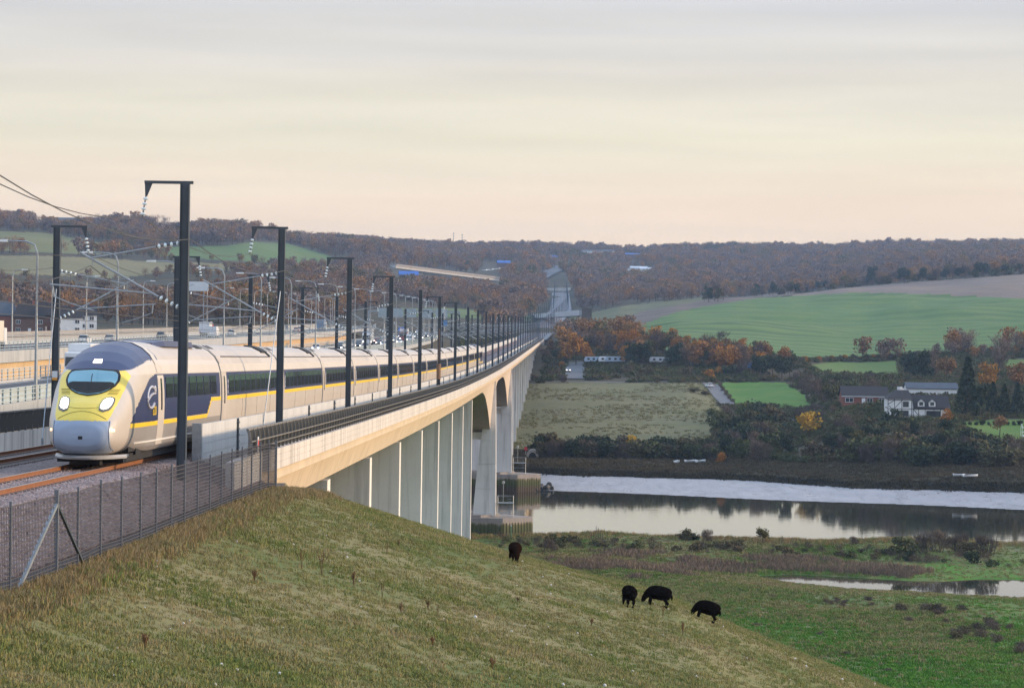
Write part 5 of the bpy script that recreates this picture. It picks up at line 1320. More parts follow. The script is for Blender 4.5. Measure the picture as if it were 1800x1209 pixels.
def build_woods():
    rs = np.random.default_rng(77); XY = []
    for (d0, d1, sp) in ((720, 1500, 9.0), (1500, 2500, 10.5), (2500, 4700, 12.5)):
        n = int(.27 * (d1 ** 2 - d0 ** 2) / (sp * sp))
        d = np.sqrt(rs.uniform(d0 ** 2, d1 ** 2, n)); t = rs.uniform(-.27, .23, n); XY.append(np.stack([t * d, d], 1))
    XY = np.concatenate(XY); x, y = XY.T; z = ground(x, y); px, py = project(np.stack([x, y, z], 1))
    ok = (px > -420) & (px < 2050)
    for nm, poly, lo, hi in FIELDS:
        q = np.array(poly, float); ok &= ~(inside(poly, px, py) & (y > lo) & (y < hi))
        qs = q.copy(); qs[:, 1] += 3; ok &= ~(inside(qs.tolist(), px, py) & (y > lo) & (y < hi))
    for poly in NO_WOOD: ok &= ~(inside(poly, px, py) & (y < 1120))
    ok &= ~((abs(x - track_x(y)) < 13) & (y < 3000))
    ok &= ~((y < 1700) & (x > -104) & (x < -20) & (x < np.interp(y, [700, 1150, 1500, 1700], [-20, -28, -45, -70])))     # motorway and the strip beside the railway
    ok &= ~((y < 1000) & (x < -20))
    for poly, lo in CLEAR: ok &= ~(inside(poly, px, py) & (y > lo))
    ok &= ~((y > 760) & (y < 1180) & (px < 260) & (rs.random(len(x)) < .45))
    # open glades in the valley
    ok &= ~((fbm(x * .004 + 3, y * .004, 3) > .60) & (y < 2300) & (px < 900))
    m = ok; P = np.stack([x, y, z - .3], 1)[m]; n = len(P)
    protos = [whole_tree(500 + i, 11, 9.5, 300, .62, 'wood', i % 2 == 0) for i in range(6)]
    s = rs.uniform(.5, 1.35, n) * np.where(P[:, 1] > 2500, 1.08, .95) * np.where((P[:, 0] > 0) & (P[:, 1] < 2400), .8, 1)
    pm, qm = px[m], py[m]; s = s * np.where((pm < 520) & (qm > 484) & (qm < 535), .5, 1.0) * np.where((pm > 230) & (pm < 640) & (qm > 455) & (qm < 485) & (P[:, 1] > 1500), .6, 1.0)
    scatter('far_woods', P, s, rs.uniform(0, 6.28, n), rs.integers(0, 6, n), protos)
    print('woods', n)
build_woods()
scatter('field_hedge', np.array([tuple(p) for p in HEDGE_PTS]), np.random.default_rng(4).uniform(.3, .6, len(HEDGE_PTS)), np.arange(len(HEDGE_PTS)) * 1.7, np.arange(len(HEDGE_PTS)) % 4, [crown_mesh('hedge_bush', 'bush', 4.5, 6, 420, .36, LM[k], 900 + i, k == 'bare') for i, k in enumerate(('bare', 'scrub', 'orange', 'bare'))])
# ------------------------------------------------------------------ motorway: two carriageways on their own bridges
M_ASPH = mat('asphalt', (.045,.046,.052), .85, .15, .4, bump=.004, bscale=12)
M_PAINT = mat('road_paint', (.62,.62,.60), .7, .1, 2)
M_PARA = mat('pale_parapet_steel', (.46,.53,.56), .5, .1, .5)
M_PARAD = mat('parapet_steel_post', (.30,.38,.42), .5, .1, 1)
M_MFASC = conc_mat('motorway_fascia_concrete', (.36,.375,.385), (.44,.45,.455), .6)
M_MWEB = conc_mat('sunlit_motorway_girder_concrete', (.62,.44,.26), (.70,.52,.33), .35)  # orange of the low sun painted into the girder colour
def near_cx(y): return np.interp(y, [-200, 150, 520, 700, 900, 1100, 1300, 1500, 1800], [-52, -52, -50, -49, -51.5, -58, -70, -92, -140])
def near_cz(y): return np.interp(y, [-200, 1100, 1500, 1900], [32.0-3.0, 32.4-3.0, 34.2-3.0, 40]) 
def far_cx(y): return np.interp(y, [-200, 150, 900, 1150, 1400, 1800], [-83, -83, -83, -88, -103, -140])
def far_cz(y): return np.interp(y, [-200, 380, 900, 1150, 1500, 1900], [34.0-3.0, 34.2-3.0, 34.8-3.0, 35.0-3, 36-3, 40])
def carriage(cx, cz, w, y0, y1, prm):
    ys = np.arange(y0, y1 + 1, 10.0)
    def sweep(mb, sec, a=y0, b=y1, mi=None, closed=True):
        rr = [[(float(cx(y)) + p[0], y, float(cz(y)) + p[1]) for p in sec] for y in np.arange(a, b + .1, 10.0)]
        mb.loft(rr, closed=closed, cap=closed, mi=mi)
    return sweep
def build_motorway():
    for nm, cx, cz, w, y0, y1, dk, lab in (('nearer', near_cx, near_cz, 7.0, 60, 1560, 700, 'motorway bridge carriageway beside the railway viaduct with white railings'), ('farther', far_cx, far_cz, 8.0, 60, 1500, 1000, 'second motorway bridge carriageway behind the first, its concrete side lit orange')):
        sw = carriage(cx, cz, w, y0, y1, None)
        b = thing('motorway_bridge', lab, 'bridge', (0,0,0), 0, 'motorway bridges')
        mb = MB(); sw(mb, [(-w-.6,-.45),(w+.6,-.45),(w+.6,0),(-w-.6,0)]); mb.build('deck_slab', M_CONC, b)
        mb = MB(); sw(mb, [(-w,.004),(w,.004)], closed=False); ro = mb.build('road_surface', M_ASPH, b)
        for x in (-w + .8, w - .8): mb = MB(); sw(mb, [(x-.10,.010),(x+.10,.010)], closed=False); mb.build('edge_line', M_PAINT, b)
        dash = MB()
        for x in ((-2.1, 1.6) if w < 7.5 else (-2.8, 1.0, 4.6)):
            for y in np.arange(y0 + 10, y1 - 20, 9.0):
                dash.add([(float(cx(q)) + x + s, q, float(cz(q)) + .010) for q, s in ((y,-.08),(y,.08),(y+2,.08),(y+2,-.08))], [(0,1,2,3)])
        o = dash.build('lane_dash', M_PAINT, b); o['kind'] = 'stuff'
        for sg in (1, -1):
            mb = MB(); sec = [(sg*(w+.62),-1.35),(sg*(w+.9),-1.35),(sg*(w+.9),.22),(sg*(w+.62),.22)]; sw(mb, sec); mb.build('fascia', M_MFASC, b)
            # parapet: posts and rails in front of pale sheeting
            mb = MB()
            for h in (.38, .74, 1.14, 1.36): sw(mb, [(sg*(w+.70),h),(sg*(w+.80),h),(sg*(w+.80),h+.07),(sg*(w+.70),h+.07)], b=min(y1, 1300))
            mb.build('parapet_rail', M_PARA, b)['kind'] = 'stuff'
            if nm == 'nearer' and sg > 0:
                mb = MB(); sw(mb, [(w+.66,.24),(w+.68,.24),(w+.68,1.36),(w+.66,1.36)], b=1100); mb.build('parapet_sheet', M_PARA, b)
            if nm == 'farther' and sg < 0:
                for h in range(4): mb = MB(); sw(mb, [(-w-.86,.24+h*.45),(-w-.7-.02*(h%2),.24+h*.45),(-w-.7-.02*(h%2),.66+h*.45),(-w-.86,.66+h*.45)], b=1100); mb.build('noise_wall_board', mat('grey_brown_wall_board', (.30,.285,.265), .85, .12, .3) if h % 2 else M_MFASC, b)
            pm = MB(); pm.box(-.05, .05, -.06, .06, .2, 1.44); pm = pm.mesh('parapet_post', M_PARAD)
            for i, y in enumerate(np.arange(130, 1030, 3.0)): link('parapet_post', pm, b, (float(cx(y)) + sg*(w+.75), y, float(cz(y))))
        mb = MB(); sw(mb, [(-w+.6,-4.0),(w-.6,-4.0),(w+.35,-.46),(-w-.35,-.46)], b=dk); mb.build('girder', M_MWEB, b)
        for y in np.arange(100, dk - 60, 38.0):
            if 440 < y < 600 and abs(y - 475) > 20: continue
            mb = MB(); zt = float(cz(y)) - 4.02; x = float(cx(y)); zb = gz(x, y) - 2
            if zb < zt - 1: mb.hexa([(x-4.5,y-.8,zb),(x+4.5,y-.8,zb),(x+4.5,y+.8,zb),(x-4.5,y+.8,zb)], [(x-5.5,y-.8,zt),(x+5.5,y-.8,zt),(x+5.5,y+.8,zt),(x-5.5,y+.8,zt)]); mb.build('pier', M_PIER, b)
        # embankment under the road where the bridge ends, draped down to the valley floor
        mb = MB(); rr = []
        for y in np.arange(dk - 10, y1 + 1, 20.0):
            x, z = float(cx(y)), float(cz(y)); g0 = min(gz(x - w - 12, y), z) - 1.0; g1 = min(gz(x + w + 12, y), z) - 1.0
            rr.append([(x-w-12, y, g0-3), (x-w-12, y, g0), (x-w-.7, y, z-.5), (x+w+.7, y, z-.5), (x+w+12, y, g1), (x+w+12, y, g1-3)])
        mb.loft(rr); tag(mb.build('motorway_embankment', GM['woodland_floor']), kind='structure')
build_motorway()
# lighting columns
def build_lamps():
    def lamp(h, arm, sg):
        mb = MB(); mb.tube([(0,0,-.6),(0,0,h*.45)], .16, 8, r1=.12); mb.tube([(0,0,h*.45),(0,0,h-1),(sg*.25,0,h-.25),(sg*.9,0,h),(sg*arm,0,h+.06)], .10, 7, r1=.05); po = mb.mesh('column', M_GALV)
        mb = MB(); mb.hexa([(sg*(arm-.1),-.16,h-.06),(sg*(arm+.95),-.13,h-.03),(sg*(arm+.95),.13,h-.03),(sg*(arm-.1),.16,h-.06)][::1 if sg > 0 else -1], [(sg*(arm-.1),-.10,h+.16),(sg*(arm+.9),-.08,h+.12),(sg*(arm+.9),.08,h+.12),(sg*(arm-.1),.10,h+.16)][::1 if sg > 0 else -1])
        return po, mb.mesh('lantern', mat('lantern_housing', (.62,.62,.60), .4, .05, 1))
    a = lamp(13.2, 2.6, -1); k = 0
    c = lamp(12.2, 1.6, 1)
    names = ['tall grey lighting column at the left edge, nearest on the railway side of the motorway', 'second tall grey lighting column on the railway side, above the train nose', 'third tall grey lighting column on the railway side, left of the nearest mast', 'fourth tall grey lighting column on the railway side, right of the nearest mast']
    for i in range(20):
        y = 233 + 40.5 * i
        if y > 1350: break
        x = float(near_cx(y)) + 7.78; t = thing('lighting_column', names[i] if i < 4 else 'tall grey lighting column further along the railway side of the motorway', 'street lamp', (x, y, float(near_cz(y))), 0, 'lighting columns on the railway side of the motorway')
        link('column', a[0], t); link('lantern', a[1], t)
        mb = None
    for i in range(24):
        y = 395 + 36 * i
        if y > 1300: break
        x = float(far_cx(y)) - 8.78; t = thing('lighting_column', 'slim lighting column on the far edge of the second motorway carriageway' if i else 'slim lighting column on the far edge of the motorway, first from the left edge', 'street lamp', (x, y, float(far_cz(y))), 0, 'lighting columns on the far side of the motorway')
        link('column', c[0], t); link('lantern', c[1], t)
build_lamps()

# ------------------------------------------------------------------ vehicles
M_CARGL = mat('car_glass', (.02,.025,.03), .08, .1, 1, spec=.7)
M_TYRE = mat('tyre_rubber', (.012,.012,.012), .9, .1, 2)
M_HL = mat('lit_car_headlight', (1,1,1), .3, 0, 1, emis=((1,.95,.82), 4.5))
M_TL = mat('car_tail_light', (.40,.02,.02), .3, 0, 1)
M_CHROME = mat('wheel_rim', (.4,.4,.42), .35, .05, 1, metal=.7)
def paint(nm, c): return mat(nm + '_car_paint', c, .28, .04, 1, spec=.6)
PAINTS = {'white': (.72,.73,.74), 'silver': (.42,.43,.45), 'black': (.015,.016,.018), 'red': (.36,.03,.03), 'blue': (.03,.07,.22), 'grey': (.13,.135,.145)}
def car_parts():
    P = {}
    # side outline of the body below the glass, then the cabin
    def body(mb, k=1.0):
        prof = [(-2.05,.42),(-2.12,.62),(-2.05,.84),(-1.2,.95),(-.9,.97),(1.5,.98),(2.0,.94),(2.10,.70),(2.06,.40)]
        rings = []
        for x, s in ((-.86, .96), (-.80, 1), (.80, 1), (.86, .96)): rings.append([(x, y * (1 if s == 1 else .985), .32 + (z - .32) * s) for y, z in prof + [(1.7,.28),(-1.7,.28)]])
        mb.loft(rings)
    mb = MB(); body(mb); P['body'] = mb
    mb = MB(); mb.hexa([(-.78,-1.0,.955),(.78,-1.0,.955),(.78,1.85,.955),(-.78,1.85,.955)], [(-.60,-.25,1.43),(.60,-.25,1.43),(.62,1.35,1.45),(-.62,1.35,1.45)]); P['cabin_glass'] = mb
    mb = MB(); mb.hexa([(-.615,-.24,1.425),(.615,-.24,1.425),(.635,1.36,1.445),(-.635,1.36,1.445)], [(-.52,-.10,1.49),(.52,-.10,1.49),(.54,1.2,1.505),(-.54,1.2,1.505)])
    P['roof'] = mb
    mb = MB()
    mb.lathe([(.20,-.10),(.315,-.09),(.32,.09),(.20,.10)], 12, axis='x'); P['tyre'] = mb
    mb = MB(); mb.lathe([(.02,-.105),(.20,-.102),(.20,.102),(.02,.105)], 10, axis='x'); P['rim'] = mb
    return P
_cp = car_parts()
CARM = {k: _cp[k].mesh(k, M_CARGL if k == 'cabin_glass' else (M_TYRE if k == 'tyre' else M_CHROME)) for k in ('cabin_glass', 'tyre', 'rim')}
for c, v in PAINTS.items():
    CARM['body', c] = _cp['body'].mesh('body', paint(c, v)); CARM['roof', c] = _cp['roof'].mesh('roof', paint(c, v))
def lampm(m, nm, w=.16, h=.09): mb = MB(); mb.box(-w, w, -.03, .03, -h, h); return mb.mesh(nm, m)
CARM['hl'] = lampm(M_HL, 'headlight'); CARM['tl'] = lampm(M_TL, 'tail_light', .13, .10)
mb = MB(); mb.box(-.26, .26, -.012, .012, -.06, .06); CARM['plate'] = mb.mesh('number_plate', M_PAINT)
def car(p, rz, col, label, group=None, kind='car'):
    """nose towards -Y before turning"""
    t = thing(kind, label, 'car', tuple(p), rz, group)
    link('body', CARM['body', col], t); link('cabin_glass', CARM['cabin_glass'], t); link('roof', CARM['roof', col], t)
    for x in (-.74, .74):
        for y in (-1.28, 1.30): w = link('wheel', CARM['tyre'], t, (x, y, .32)); link('rim', CARM['rim'], w)
        link('headlight', CARM['hl'], t, (x * .82, -2.10, .70)); link('tail_light', CARM['tl'], t, (x * .88, 2.08, .80))
    link('number_plate', CARM['plate'], t, (0, 2.10, .62)); return t
def van_like(name, cat, p, rz, label, L, W, H, cabL, body_col, cab_col, group=None, box=False):
    t = thing(name, label, cat, tuple(p), rz, group); f = -L / 2
    mb = MB(); z0 = .45
    pr = [(f, z0), (f - .02, 1.05), (f + .10, 1.25 if not box else 1.35), (f + (.85 if not box else .18), min(H, 2.0 if not box else 2.9)), (f + cabL, min(H, 2.05 if not box else 3.0)), (f + cabL, z0)]
    mb.loft([[(x, y, z) for y, z in pr] for x in (-W/2, W/2)]); mb.build('cab', mat(cab_col[0] + '_lorry_paint', cab_col[1], .35, .05, 1), t)
    mb = MB(); mb.box(-W/2, W/2, f + cabL + (.25 if box else .005), L/2, .95 if box else .45, H); mb.build('load_box' if box else 'body', mat(body_col[0] + '_lorry_paint', body_col[1], .45, .06, .6), t)
    mb = MB()
    if box: mb.hexa([(-W/2+.1, f-.05, 1.45), (W/2-.1, f-.05, 1.45), (W/2-.1, f+.12, 1.45), (-W/2+.1, f+.12, 1.45)], [(-W/2+.12, f+.07, 2.45), (W/2-.12, f+.07, 2.45), (W/2-.12, f+.2, 2.45), (-W/2+.12, f+.2, 2.45)])
    else: mb.hexa([(-W/2+.1, f+.12, 1.28), (W/2-.1, f+.12, 1.28), (W/2-.1, f+.3, 1.28), (-W/2+.1, f+.3, 1.28)], [(-W/2+.14, f+.70, 1.92), (W/2-.14, f+.70, 1.92), (W/2-.14, f+.9, 1.92), (-W/2+.14, f+.9, 1.92)])
    mb.build('windscreen', M_CARGL, t)
    mb = MB(); mb.box(-W/2+.1, W/2-.1, f+.4, L/2-.3, .35, .95); mb.build('chassis', M_TDARK, t)
    wm = MB(); wm.lathe([(.28,-.14),(.48,-.13),(.48,.13),(.28,.14)], 14, axis='x'); wm = wm.mesh('wheel', M_TYRE)
    for x in (-W/2+.16, W/2-.16):
        for y in ([f + 1.3, L/2 - 1.2] + ([L/2 - 2.4, f + 3.8] if L > 9 else [])): link('wheel', wm, t, (x, y, .48))
        link('headlight', CARM['hl'], t, (x * .9, f - .04, .85)); link('tail_light', CARM['tl'], t, (x * .9, L/2 + .03, 1.0))
    return t
def on_road(cx, cz, px, y, lane=None):
    """place on a carriageway by lane"""
    return (float(cx(y)) + lane, y, float(cz(y)) + .012)
def traffic():
    rs = np.random.default_rng(12)
    def ang(cx, y): return -math.atan((float(cx(y + 8)) - float(cx(y - 8))) / 16.0)
    G1 = 'oncoming cars on the nearer carriageway'
    # oncoming on the nearer carriageway, headlights lit
    spots = [(600, -3.8, 'silver'), (615, -.2, 'black'), (640, 3.6, 'grey'), (660, -3.8, 'white'), (668, -.3, 'black'), (700, 3.5, 'white'), (720, -3.9, 'silver'), (745, -.2, 'grey'), (780, 3.5, 'white'), (800, -3.8, 'red'), (835, -.2, 'white'), (860, 3.5, 'silver'), (900, -3.8, 'white'), (925, -.2, 'red'),
             (960, 3.5, 'white'), (985, -3.8, 'silver'), (1010, -.2, 'white'), (1060, 3.5, 'black'), (1090, -3.8, 'white'), (1120, -.1, 'blue'), (1160, 3.5, 'white'), (1190, -3.8, 'silver'), (1230, 0, 'white'), (1280, -3.8, 'grey')]
    for y, l, c in spots: car(on_road(near_cx, near_cz, 0, y, l), ang(near_cx, y), c, f'{c} car with lit headlights coming along the nearer motorway carriageway', G1)
    van_like('lorry', 'lorry', on_road(near_cx, near_cz, 0, 322, -3.9), 0, 'big white lorry half hidden behind the train nose', 12, 2.5, 3.9, 2.2, ('white', (.70,.71,.72)), ('white', (.70,.71,.72)), 'lorries on the motorway', True)
    van_like('lorry', 'lorry', on_road(near_cx, near_cz, 0, 890, -.3), ang(near_cx, 890), 'lorry with a red cab and pale load among the oncoming cars', 11, 2.5, 3.9, 2.2, ('white', (.70,.71,.72)), ('red', (.42,.04,.03)), 'lorries on the motorway', True)
    van_like('lorry', 'lorry', on_road(near_cx, near_cz, 0, 760, -4.0), ang(near_cx, 760), 'grey lorry behind the third mast among the oncoming cars', 11, 2.5, 3.9, 2.2, ('grey', (.42,.45,.48)), ('white', (.70,.71,.72)), 'lorries on the motorway', True)
    van_like('lorry', 'lorry', on_road(near_cx, near_cz, 0, 1010, -4.2), ang(near_cx, 1010), 'bright blue lorry far back on the nearer carriageway', 11, 2.5, 3.9, 2.2, ('blue', (.03,.16,.55)), ('blue', (.03,.16,.55)), 'lorries on the motorway', True)
    van_like('van', 'van', on_road(near_cx, near_cz, 0, 850, 3.3), ang(near_cx, 850), 'white van beside the red lorry on the curve of the motorway', 5.6, 2.0, 2.4, 1.9, ('white', (.70,.71,.72)), ('white', (.70,.71,.72)))
    # going away on the farther carriageway
    P = math.pi
    van_like('lorry', 'lorry', on_road(far_cx, far_cz, 0, 417, -2.0), P, 'pale lorry cut off by the left edge on the farther carriageway', 11, 2.5, 4.0, 2.2, ('cream', (.62,.58,.50)), ('white', (.70,.71,.72)), 'lorries on the motorway', True)
    car(on_road(far_cx, far_cz, 0, 486, .0), P, 'white', 'white hatchback with red tail lights on the farther carriageway above the train nose')
    car(on_road(far_cx, far_cz, 0, 500, 2.2), P, 'silver', 'silver car just ahead of the white hatchback on the farther carriageway')
    car(on_road(far_cx, far_cz, 0, 585, -1.0), P, 'black', 'black car on the farther carriageway left of the nearest mast')
    van_like('van', 'van', on_road(far_cx, far_cz, 0, 640, 2.8), P, 'white van on the farther carriageway right of the nearest mast', 5.6, 2.0, 2.5, 1.9, ('white', (.70,.71,.72)), ('white', (.70,.71,.72)))
    van_like('lorry', 'lorry', on_road(far_cx, far_cz, 0, 662, -1.6), P, 'white box lorry with red trim on the farther carriageway beside the white van', 8, 2.4, 3.4, 2.0, ('white', (.70,.71,.72)), ('red', (.42,.04,.03)), 'lorries on the motorway', True)
    car(on_road(far_cx, far_cz, 0, 690, 1.0), P, 'white', 'white car ahead of the box lorry on the farther carriageway')
    car(on_road(far_cx, far_cz, 0, 850, 1.5), P, 'red', 'dark red car on the farther carriageway before the second mast')
    car(on_road(far_cx, far_cz, 0, 900, -2.2), P, 'silver', 'silver car left of the dark red car on the farther carriageway')
    van_like('lorry', 'lorry', on_road(far_cx, far_cz, 0, 930, 2.5), P, 'grey-blue lorry on the farther carriageway beyond the red car', 11, 2.5, 3.9, 2.2, ('blue_grey', (.20,.27,.36)), ('white', (.70,.71,.72)), 'lorries on the motorway', True)
    for y, l, c in ((1000, -2, 'white'), (1050, 1.6, 'black'), (1110, -2, 'silver')): car(on_road(far_cx, far_cz, 0, y, l), P + ang(far_cx, y), c, f'{c} car far along the farther carriageway', 'cars far along the farther carriageway')
traffic()
def gantries():
    # sign gantry and blue motorway signs beyond the curve
    t = thing('sign_gantry', 'grey sign gantry with pale panels above the motorway', 'gantry', (-66, 1190, 30))
    mb = MB()
    for x in (-18, 20): mb.box(x - .3, x + .3, -.3, .3, -6, 9.5)
    mb.box(-18, 20, -.35, .35, 9.0, 9.8); mb.build('frame', M_GALV, t)
    for i, x in enumerate((-14, -8.5, -3, 4, 10)): mb = MB(); mb.box(x, x + 5, -.62, -.42, 6.8, 10.6); mb.build('sign_panel', mat('back_of_sign_grey', (.34,.40,.42), .5, .1, 1), t)
    t = thing('road_sign', 'blue motorway sign on two tall posts with a pitched frame beside the curve', 'sign', (-43, 980, 29))
    mb = MB(); 
    for x in (-3, 3): mb.tube([(x, 0, -4), (x, 0, 9)], .12, 6)
    mb.tube([(-3, 0, 9), (0, 0, 10.8), (3, 0, 9)], .10, 5); mb.tube([(0, 0, 3), (0, 0, 12)], .10, 5); mb.build('posts', M_GALV, t)
    mb = MB(); mb.box(-1.0, 1.0, -.3, -.2, 5.0, 7.0); mb.build('panel', mat('blue_sign_paint', (.01,.16,.42), .5, .05, 1), t)
    t = thing('road_sign', 'large pale sign board seen from behind above the farther carriageway', 'sign', (-95, 720, 33))
    mb = MB()
    for x in (-2.2, 2.2): mb.box(x-.1, x+.1, -.1, .1, -3, 11.5)
    mb.build('posts', M_GALV, t); mb = MB(); mb.box(-3.4, 3.4, -.25, -.12, 9.6, 12.0); mb.build('panel', mat('white_sign_paint', (.62,.64,.66)), t)
gantries()
# ------------------------------------------------------------------ roads, bridges and buildings across the valley
def draped(name, pts, w, m, lift=.25, kind='structure'):
    """a strip of road laid on the ground along (px, py, lowest depth) points"""
    P = [ground_at(*p) for p in pts]; Q = []
    for a, b in zip(P[:-1], P[1:]):
        n = max(2, int((b - a).length / 6)); Q += [a.lerp(b, i / n) for i in range(n)]
    Q.append(P[-1]); mb = MB(); vs = []
    for i, p in enumerate(Q):
        t = (Q[min(i+1, len(Q)-1)] - Q[max(i-1, 0)]); t.z = 0; t.normalize(); s = Vector((t.y, -t.x, 0)) * w / 2
        for q in (-1, -.33, .33, 1): r = p + s * q; vs.append((r.x, r.y, max(gz(r.x, r.y), p.z - .3) + lift))
    mb.add(vs, [(4*i+j, 4*i+j+1, 4*i+j+5, 4*i+j+4) for i in range(len(Q)-1) for j in range(3)])
    return tag(mb.build(name, m), kind=kind)
M_LANE = mat('worn_asphalt', (.105,.11,.12), .9, .12, .5)
M_RWALL = mat('pale_bridge_concrete', (.52,.50,.46), .85, .08, .2)
draped('lane', [(1247,675,700),(1256,684,700),(1264,695,700),(1272,704,700),(1282,713,700)], 5.5, M_LANE)
draped('lane', [(1010,638,560),(1011,650,560),(1012,666,560)], 7.0, M_LANE)
draped('lane', [(905,673,560),(1000,671,560),(1120,672,560),(1246,675,560)], 3.0, mat('dirt_track', (.15,.13,.10), .95, .2, .4), .1)
draped('motorway_beyond', [(946,491,1800),(958,484,1800),(972,477,1800),(986,470,1800),(1000,466,1800)], 15, M_LANE, .8)
def road_bridges():
    b = thing('road_bridge', 'long pale bridge on slim piers crossing high over the valley far behind the masts', 'bridge', (0,0,0))
    a, c = at(690, 466, 2560), at(872, 489, 2660); mb = MB(); u = (c - a)
    def beam(z0, z1, w0): 
        n = Vector((-u.y, u.x, 0)).normalized() * w0
        mb.hexa([a+n+Vector((0,0,z0)), a-n+Vector((0,0,z0)), c-n+Vector((0,0,z0)), c+n+Vector((0,0,z0))][::-1], [a+n+Vector((0,0,z1)), a-n+Vector((0,0,z1)), c-n+Vector((0,0,z1)), c+n+Vector((0,0,z1))][::-1])
    beam(-2.6, -.4, 4.2); mb.build('girder', M_RWALL, b); mb = MB(); beam(-.39, 1.0, 5.0); mb.build('parapet', mat('grey_brown_parapet', (.36,.32,.29), .85, .1, .2), b)
    for k in (.27, .60, .9):
        p = a + u * k; g = gz(p.x, p.y); mb = MB(); mb.box(p.x-1.2, p.x+1.2, p.y-1, p.y+1, g-2, p.z-2.62); mb.build('pier', M_RWALL, b)
    b = thing('road_bridge', 'pale farm bridge across the railway just beyond the viaduct end', 'bridge', (0,0,0))
    a, c = at(923, 557, 1980), at(1026, 549, 1420); u = c - a; mb = MB(); beam(-1.6, 1.1, 2.4); mb.build('deck', mat('blue_grey_bridge_paint', (.44,.46,.49), .7, .1, .2), b)
    for k in (.93, .55): p = a + u * k; g = gz(p.x, p.y); mb = MB(); mb.box(p.x-1.0, p.x+1.0, p.y-1, p.y+1, g-2, p.z-1.62); mb.build('pier', M_RWALL, b)
    mb = MB(); mb.box(c.x-1, c.x+4, c.y-3, c.y+3, gz(c.x+2, c.y)-1, c.z+2.2); mb.build('abutment', mat('dark_abutment', (.10,.085,.075), .9, .2, .3), b)
    b = thing('road_bridge', 'low grey bridge over the railway cutting far up the valley', 'bridge', (0,0,0))
    a, c = at(955, 509, 2560), at(1003, 508, 2560); u = c - a; mb = MB(); beam(-1.2, 1.3, 3.0); mb.build('deck', M_RWALL, b)
    for k in (.1, .9): p = a + u * k; mb = MB(); mb.box(p.x-1.2, p.x+1.2, p.y-2, p.y+2, gz(p.x, p.y)-3, p.z-1.22); mb.build('abutment', M_RWALL, b)
road_bridges()

M_BRICK = mat('red_brick', (.22,.085,.060), .9, .2, 1.5)
M_BRICKD = mat('brown_brick', (.15,.085,.065), .9, .2, 1.5)
M_ROOFD = mat('dark_tiled_roof', (.026,.022,.024), .85, .2, 1.2)
M_ROOFB = mat('slate_blue_roof', (.06,.075,.10), .75, .12, .5)
M_WHITER = mat('white_render', (.72,.72,.71), .8, .05, 1)
M_TIMB = mat('black_timber', (.020,.018,.017), .8, .2, 2)
M_WFRAME = mat('white_window_frame', (.74,.75,.76), .5, .03, 1)
M_PANE = mat('window_pane', (.03,.04,.05), .1, .1, 1, spec=.6)
def window(parent, x, z, w, h, y, panes=2, frame=M_WFRAME):
    """facing -Y at depth y in the parent's space"""
    mb = MB(); f = .09
    mb.box(x, x+w, y-.06, y, z, z+f); mb.box(x, x+w, y-.06, y, z+h-f, z+h); mb.box(x, x+f, y-.06, y, z+f, z+h-f); mb.box(x+w-f, x+w, y-.06, y, z+f, z+h-f)
    for k in range(1, panes): q = x + w * k / panes; mb.box(q-f/2, q+f/2, y-.055, y, z+f, z+h-f)
    o = mb.build('window', frame, parent); mb = MB(); mb.box(x+f, x+w-f, y-.03, y-.02, z+f, z+h-f); mb.build('pane', M_PANE, o); return o
def house(name, p, rz, W, D, H, rh, wall, roof, label, cat='house', group=None, hip=0.0, wins=(), door=None, chim=None, gable_dir='x', over=.35):
    t = thing(name, label, cat, tuple(p), rz, group)
    mb = MB(); 
    if hip: mb.box(-W/2, W/2, -D/2, D/2, -1.5, H)
    else: mb.prism([(-D/2,-1.5),(D/2,-1.5),(D/2,H),(0,H+rh-.05),(-D/2,H)], 'x', -W/2, W/2)
    mb.build('wall', wall, t)
    mb = MB(); o = over
    e = [(-W/2-o,-D/2-o,H-.12),(W/2+o,-D/2-o,H-.12),(W/2+o,D/2+o,H-.12),(-W/2-o,D/2+o,H-.12)]; r = [(-W/2-o+hip,0,H+rh),(W/2+o-hip,0,H+rh)]
    E = [(a,b,c+.14) for a,b,c in e]; Rr = [(a,b,c+.14) for a,b,c in r]
    mb.add(e + r, [(0,1,5,4),(2,3,4,5),(1,2,5),(3,0,4)] if hip else [(0,1,5,4),(2,3,4,5)])
    mb.add(E + Rr, [(0,1,5,4),(2,3,4,5),(1,2,5),(3,0,4)] if hip else [(0,1,5,4),(2,3,4,5)])
    rf = mb.build('roof', roof, t)
    if chim: mb = MB(); mb.box(chim-.4, chim+.4, -.35, .35, H+rh*.6, H+rh+1.1); mb.build('chimney', M_BRICK, rf)
    for (x, z, w, h) in wins: window(t, x, z, w, h, -D/2)
    if door: mb = MB(); mb.box(door[0], door[0]+door[1], -D/2-.06, -D/2, 0, 2.1); mb.build('door', door[2], t)
    return t
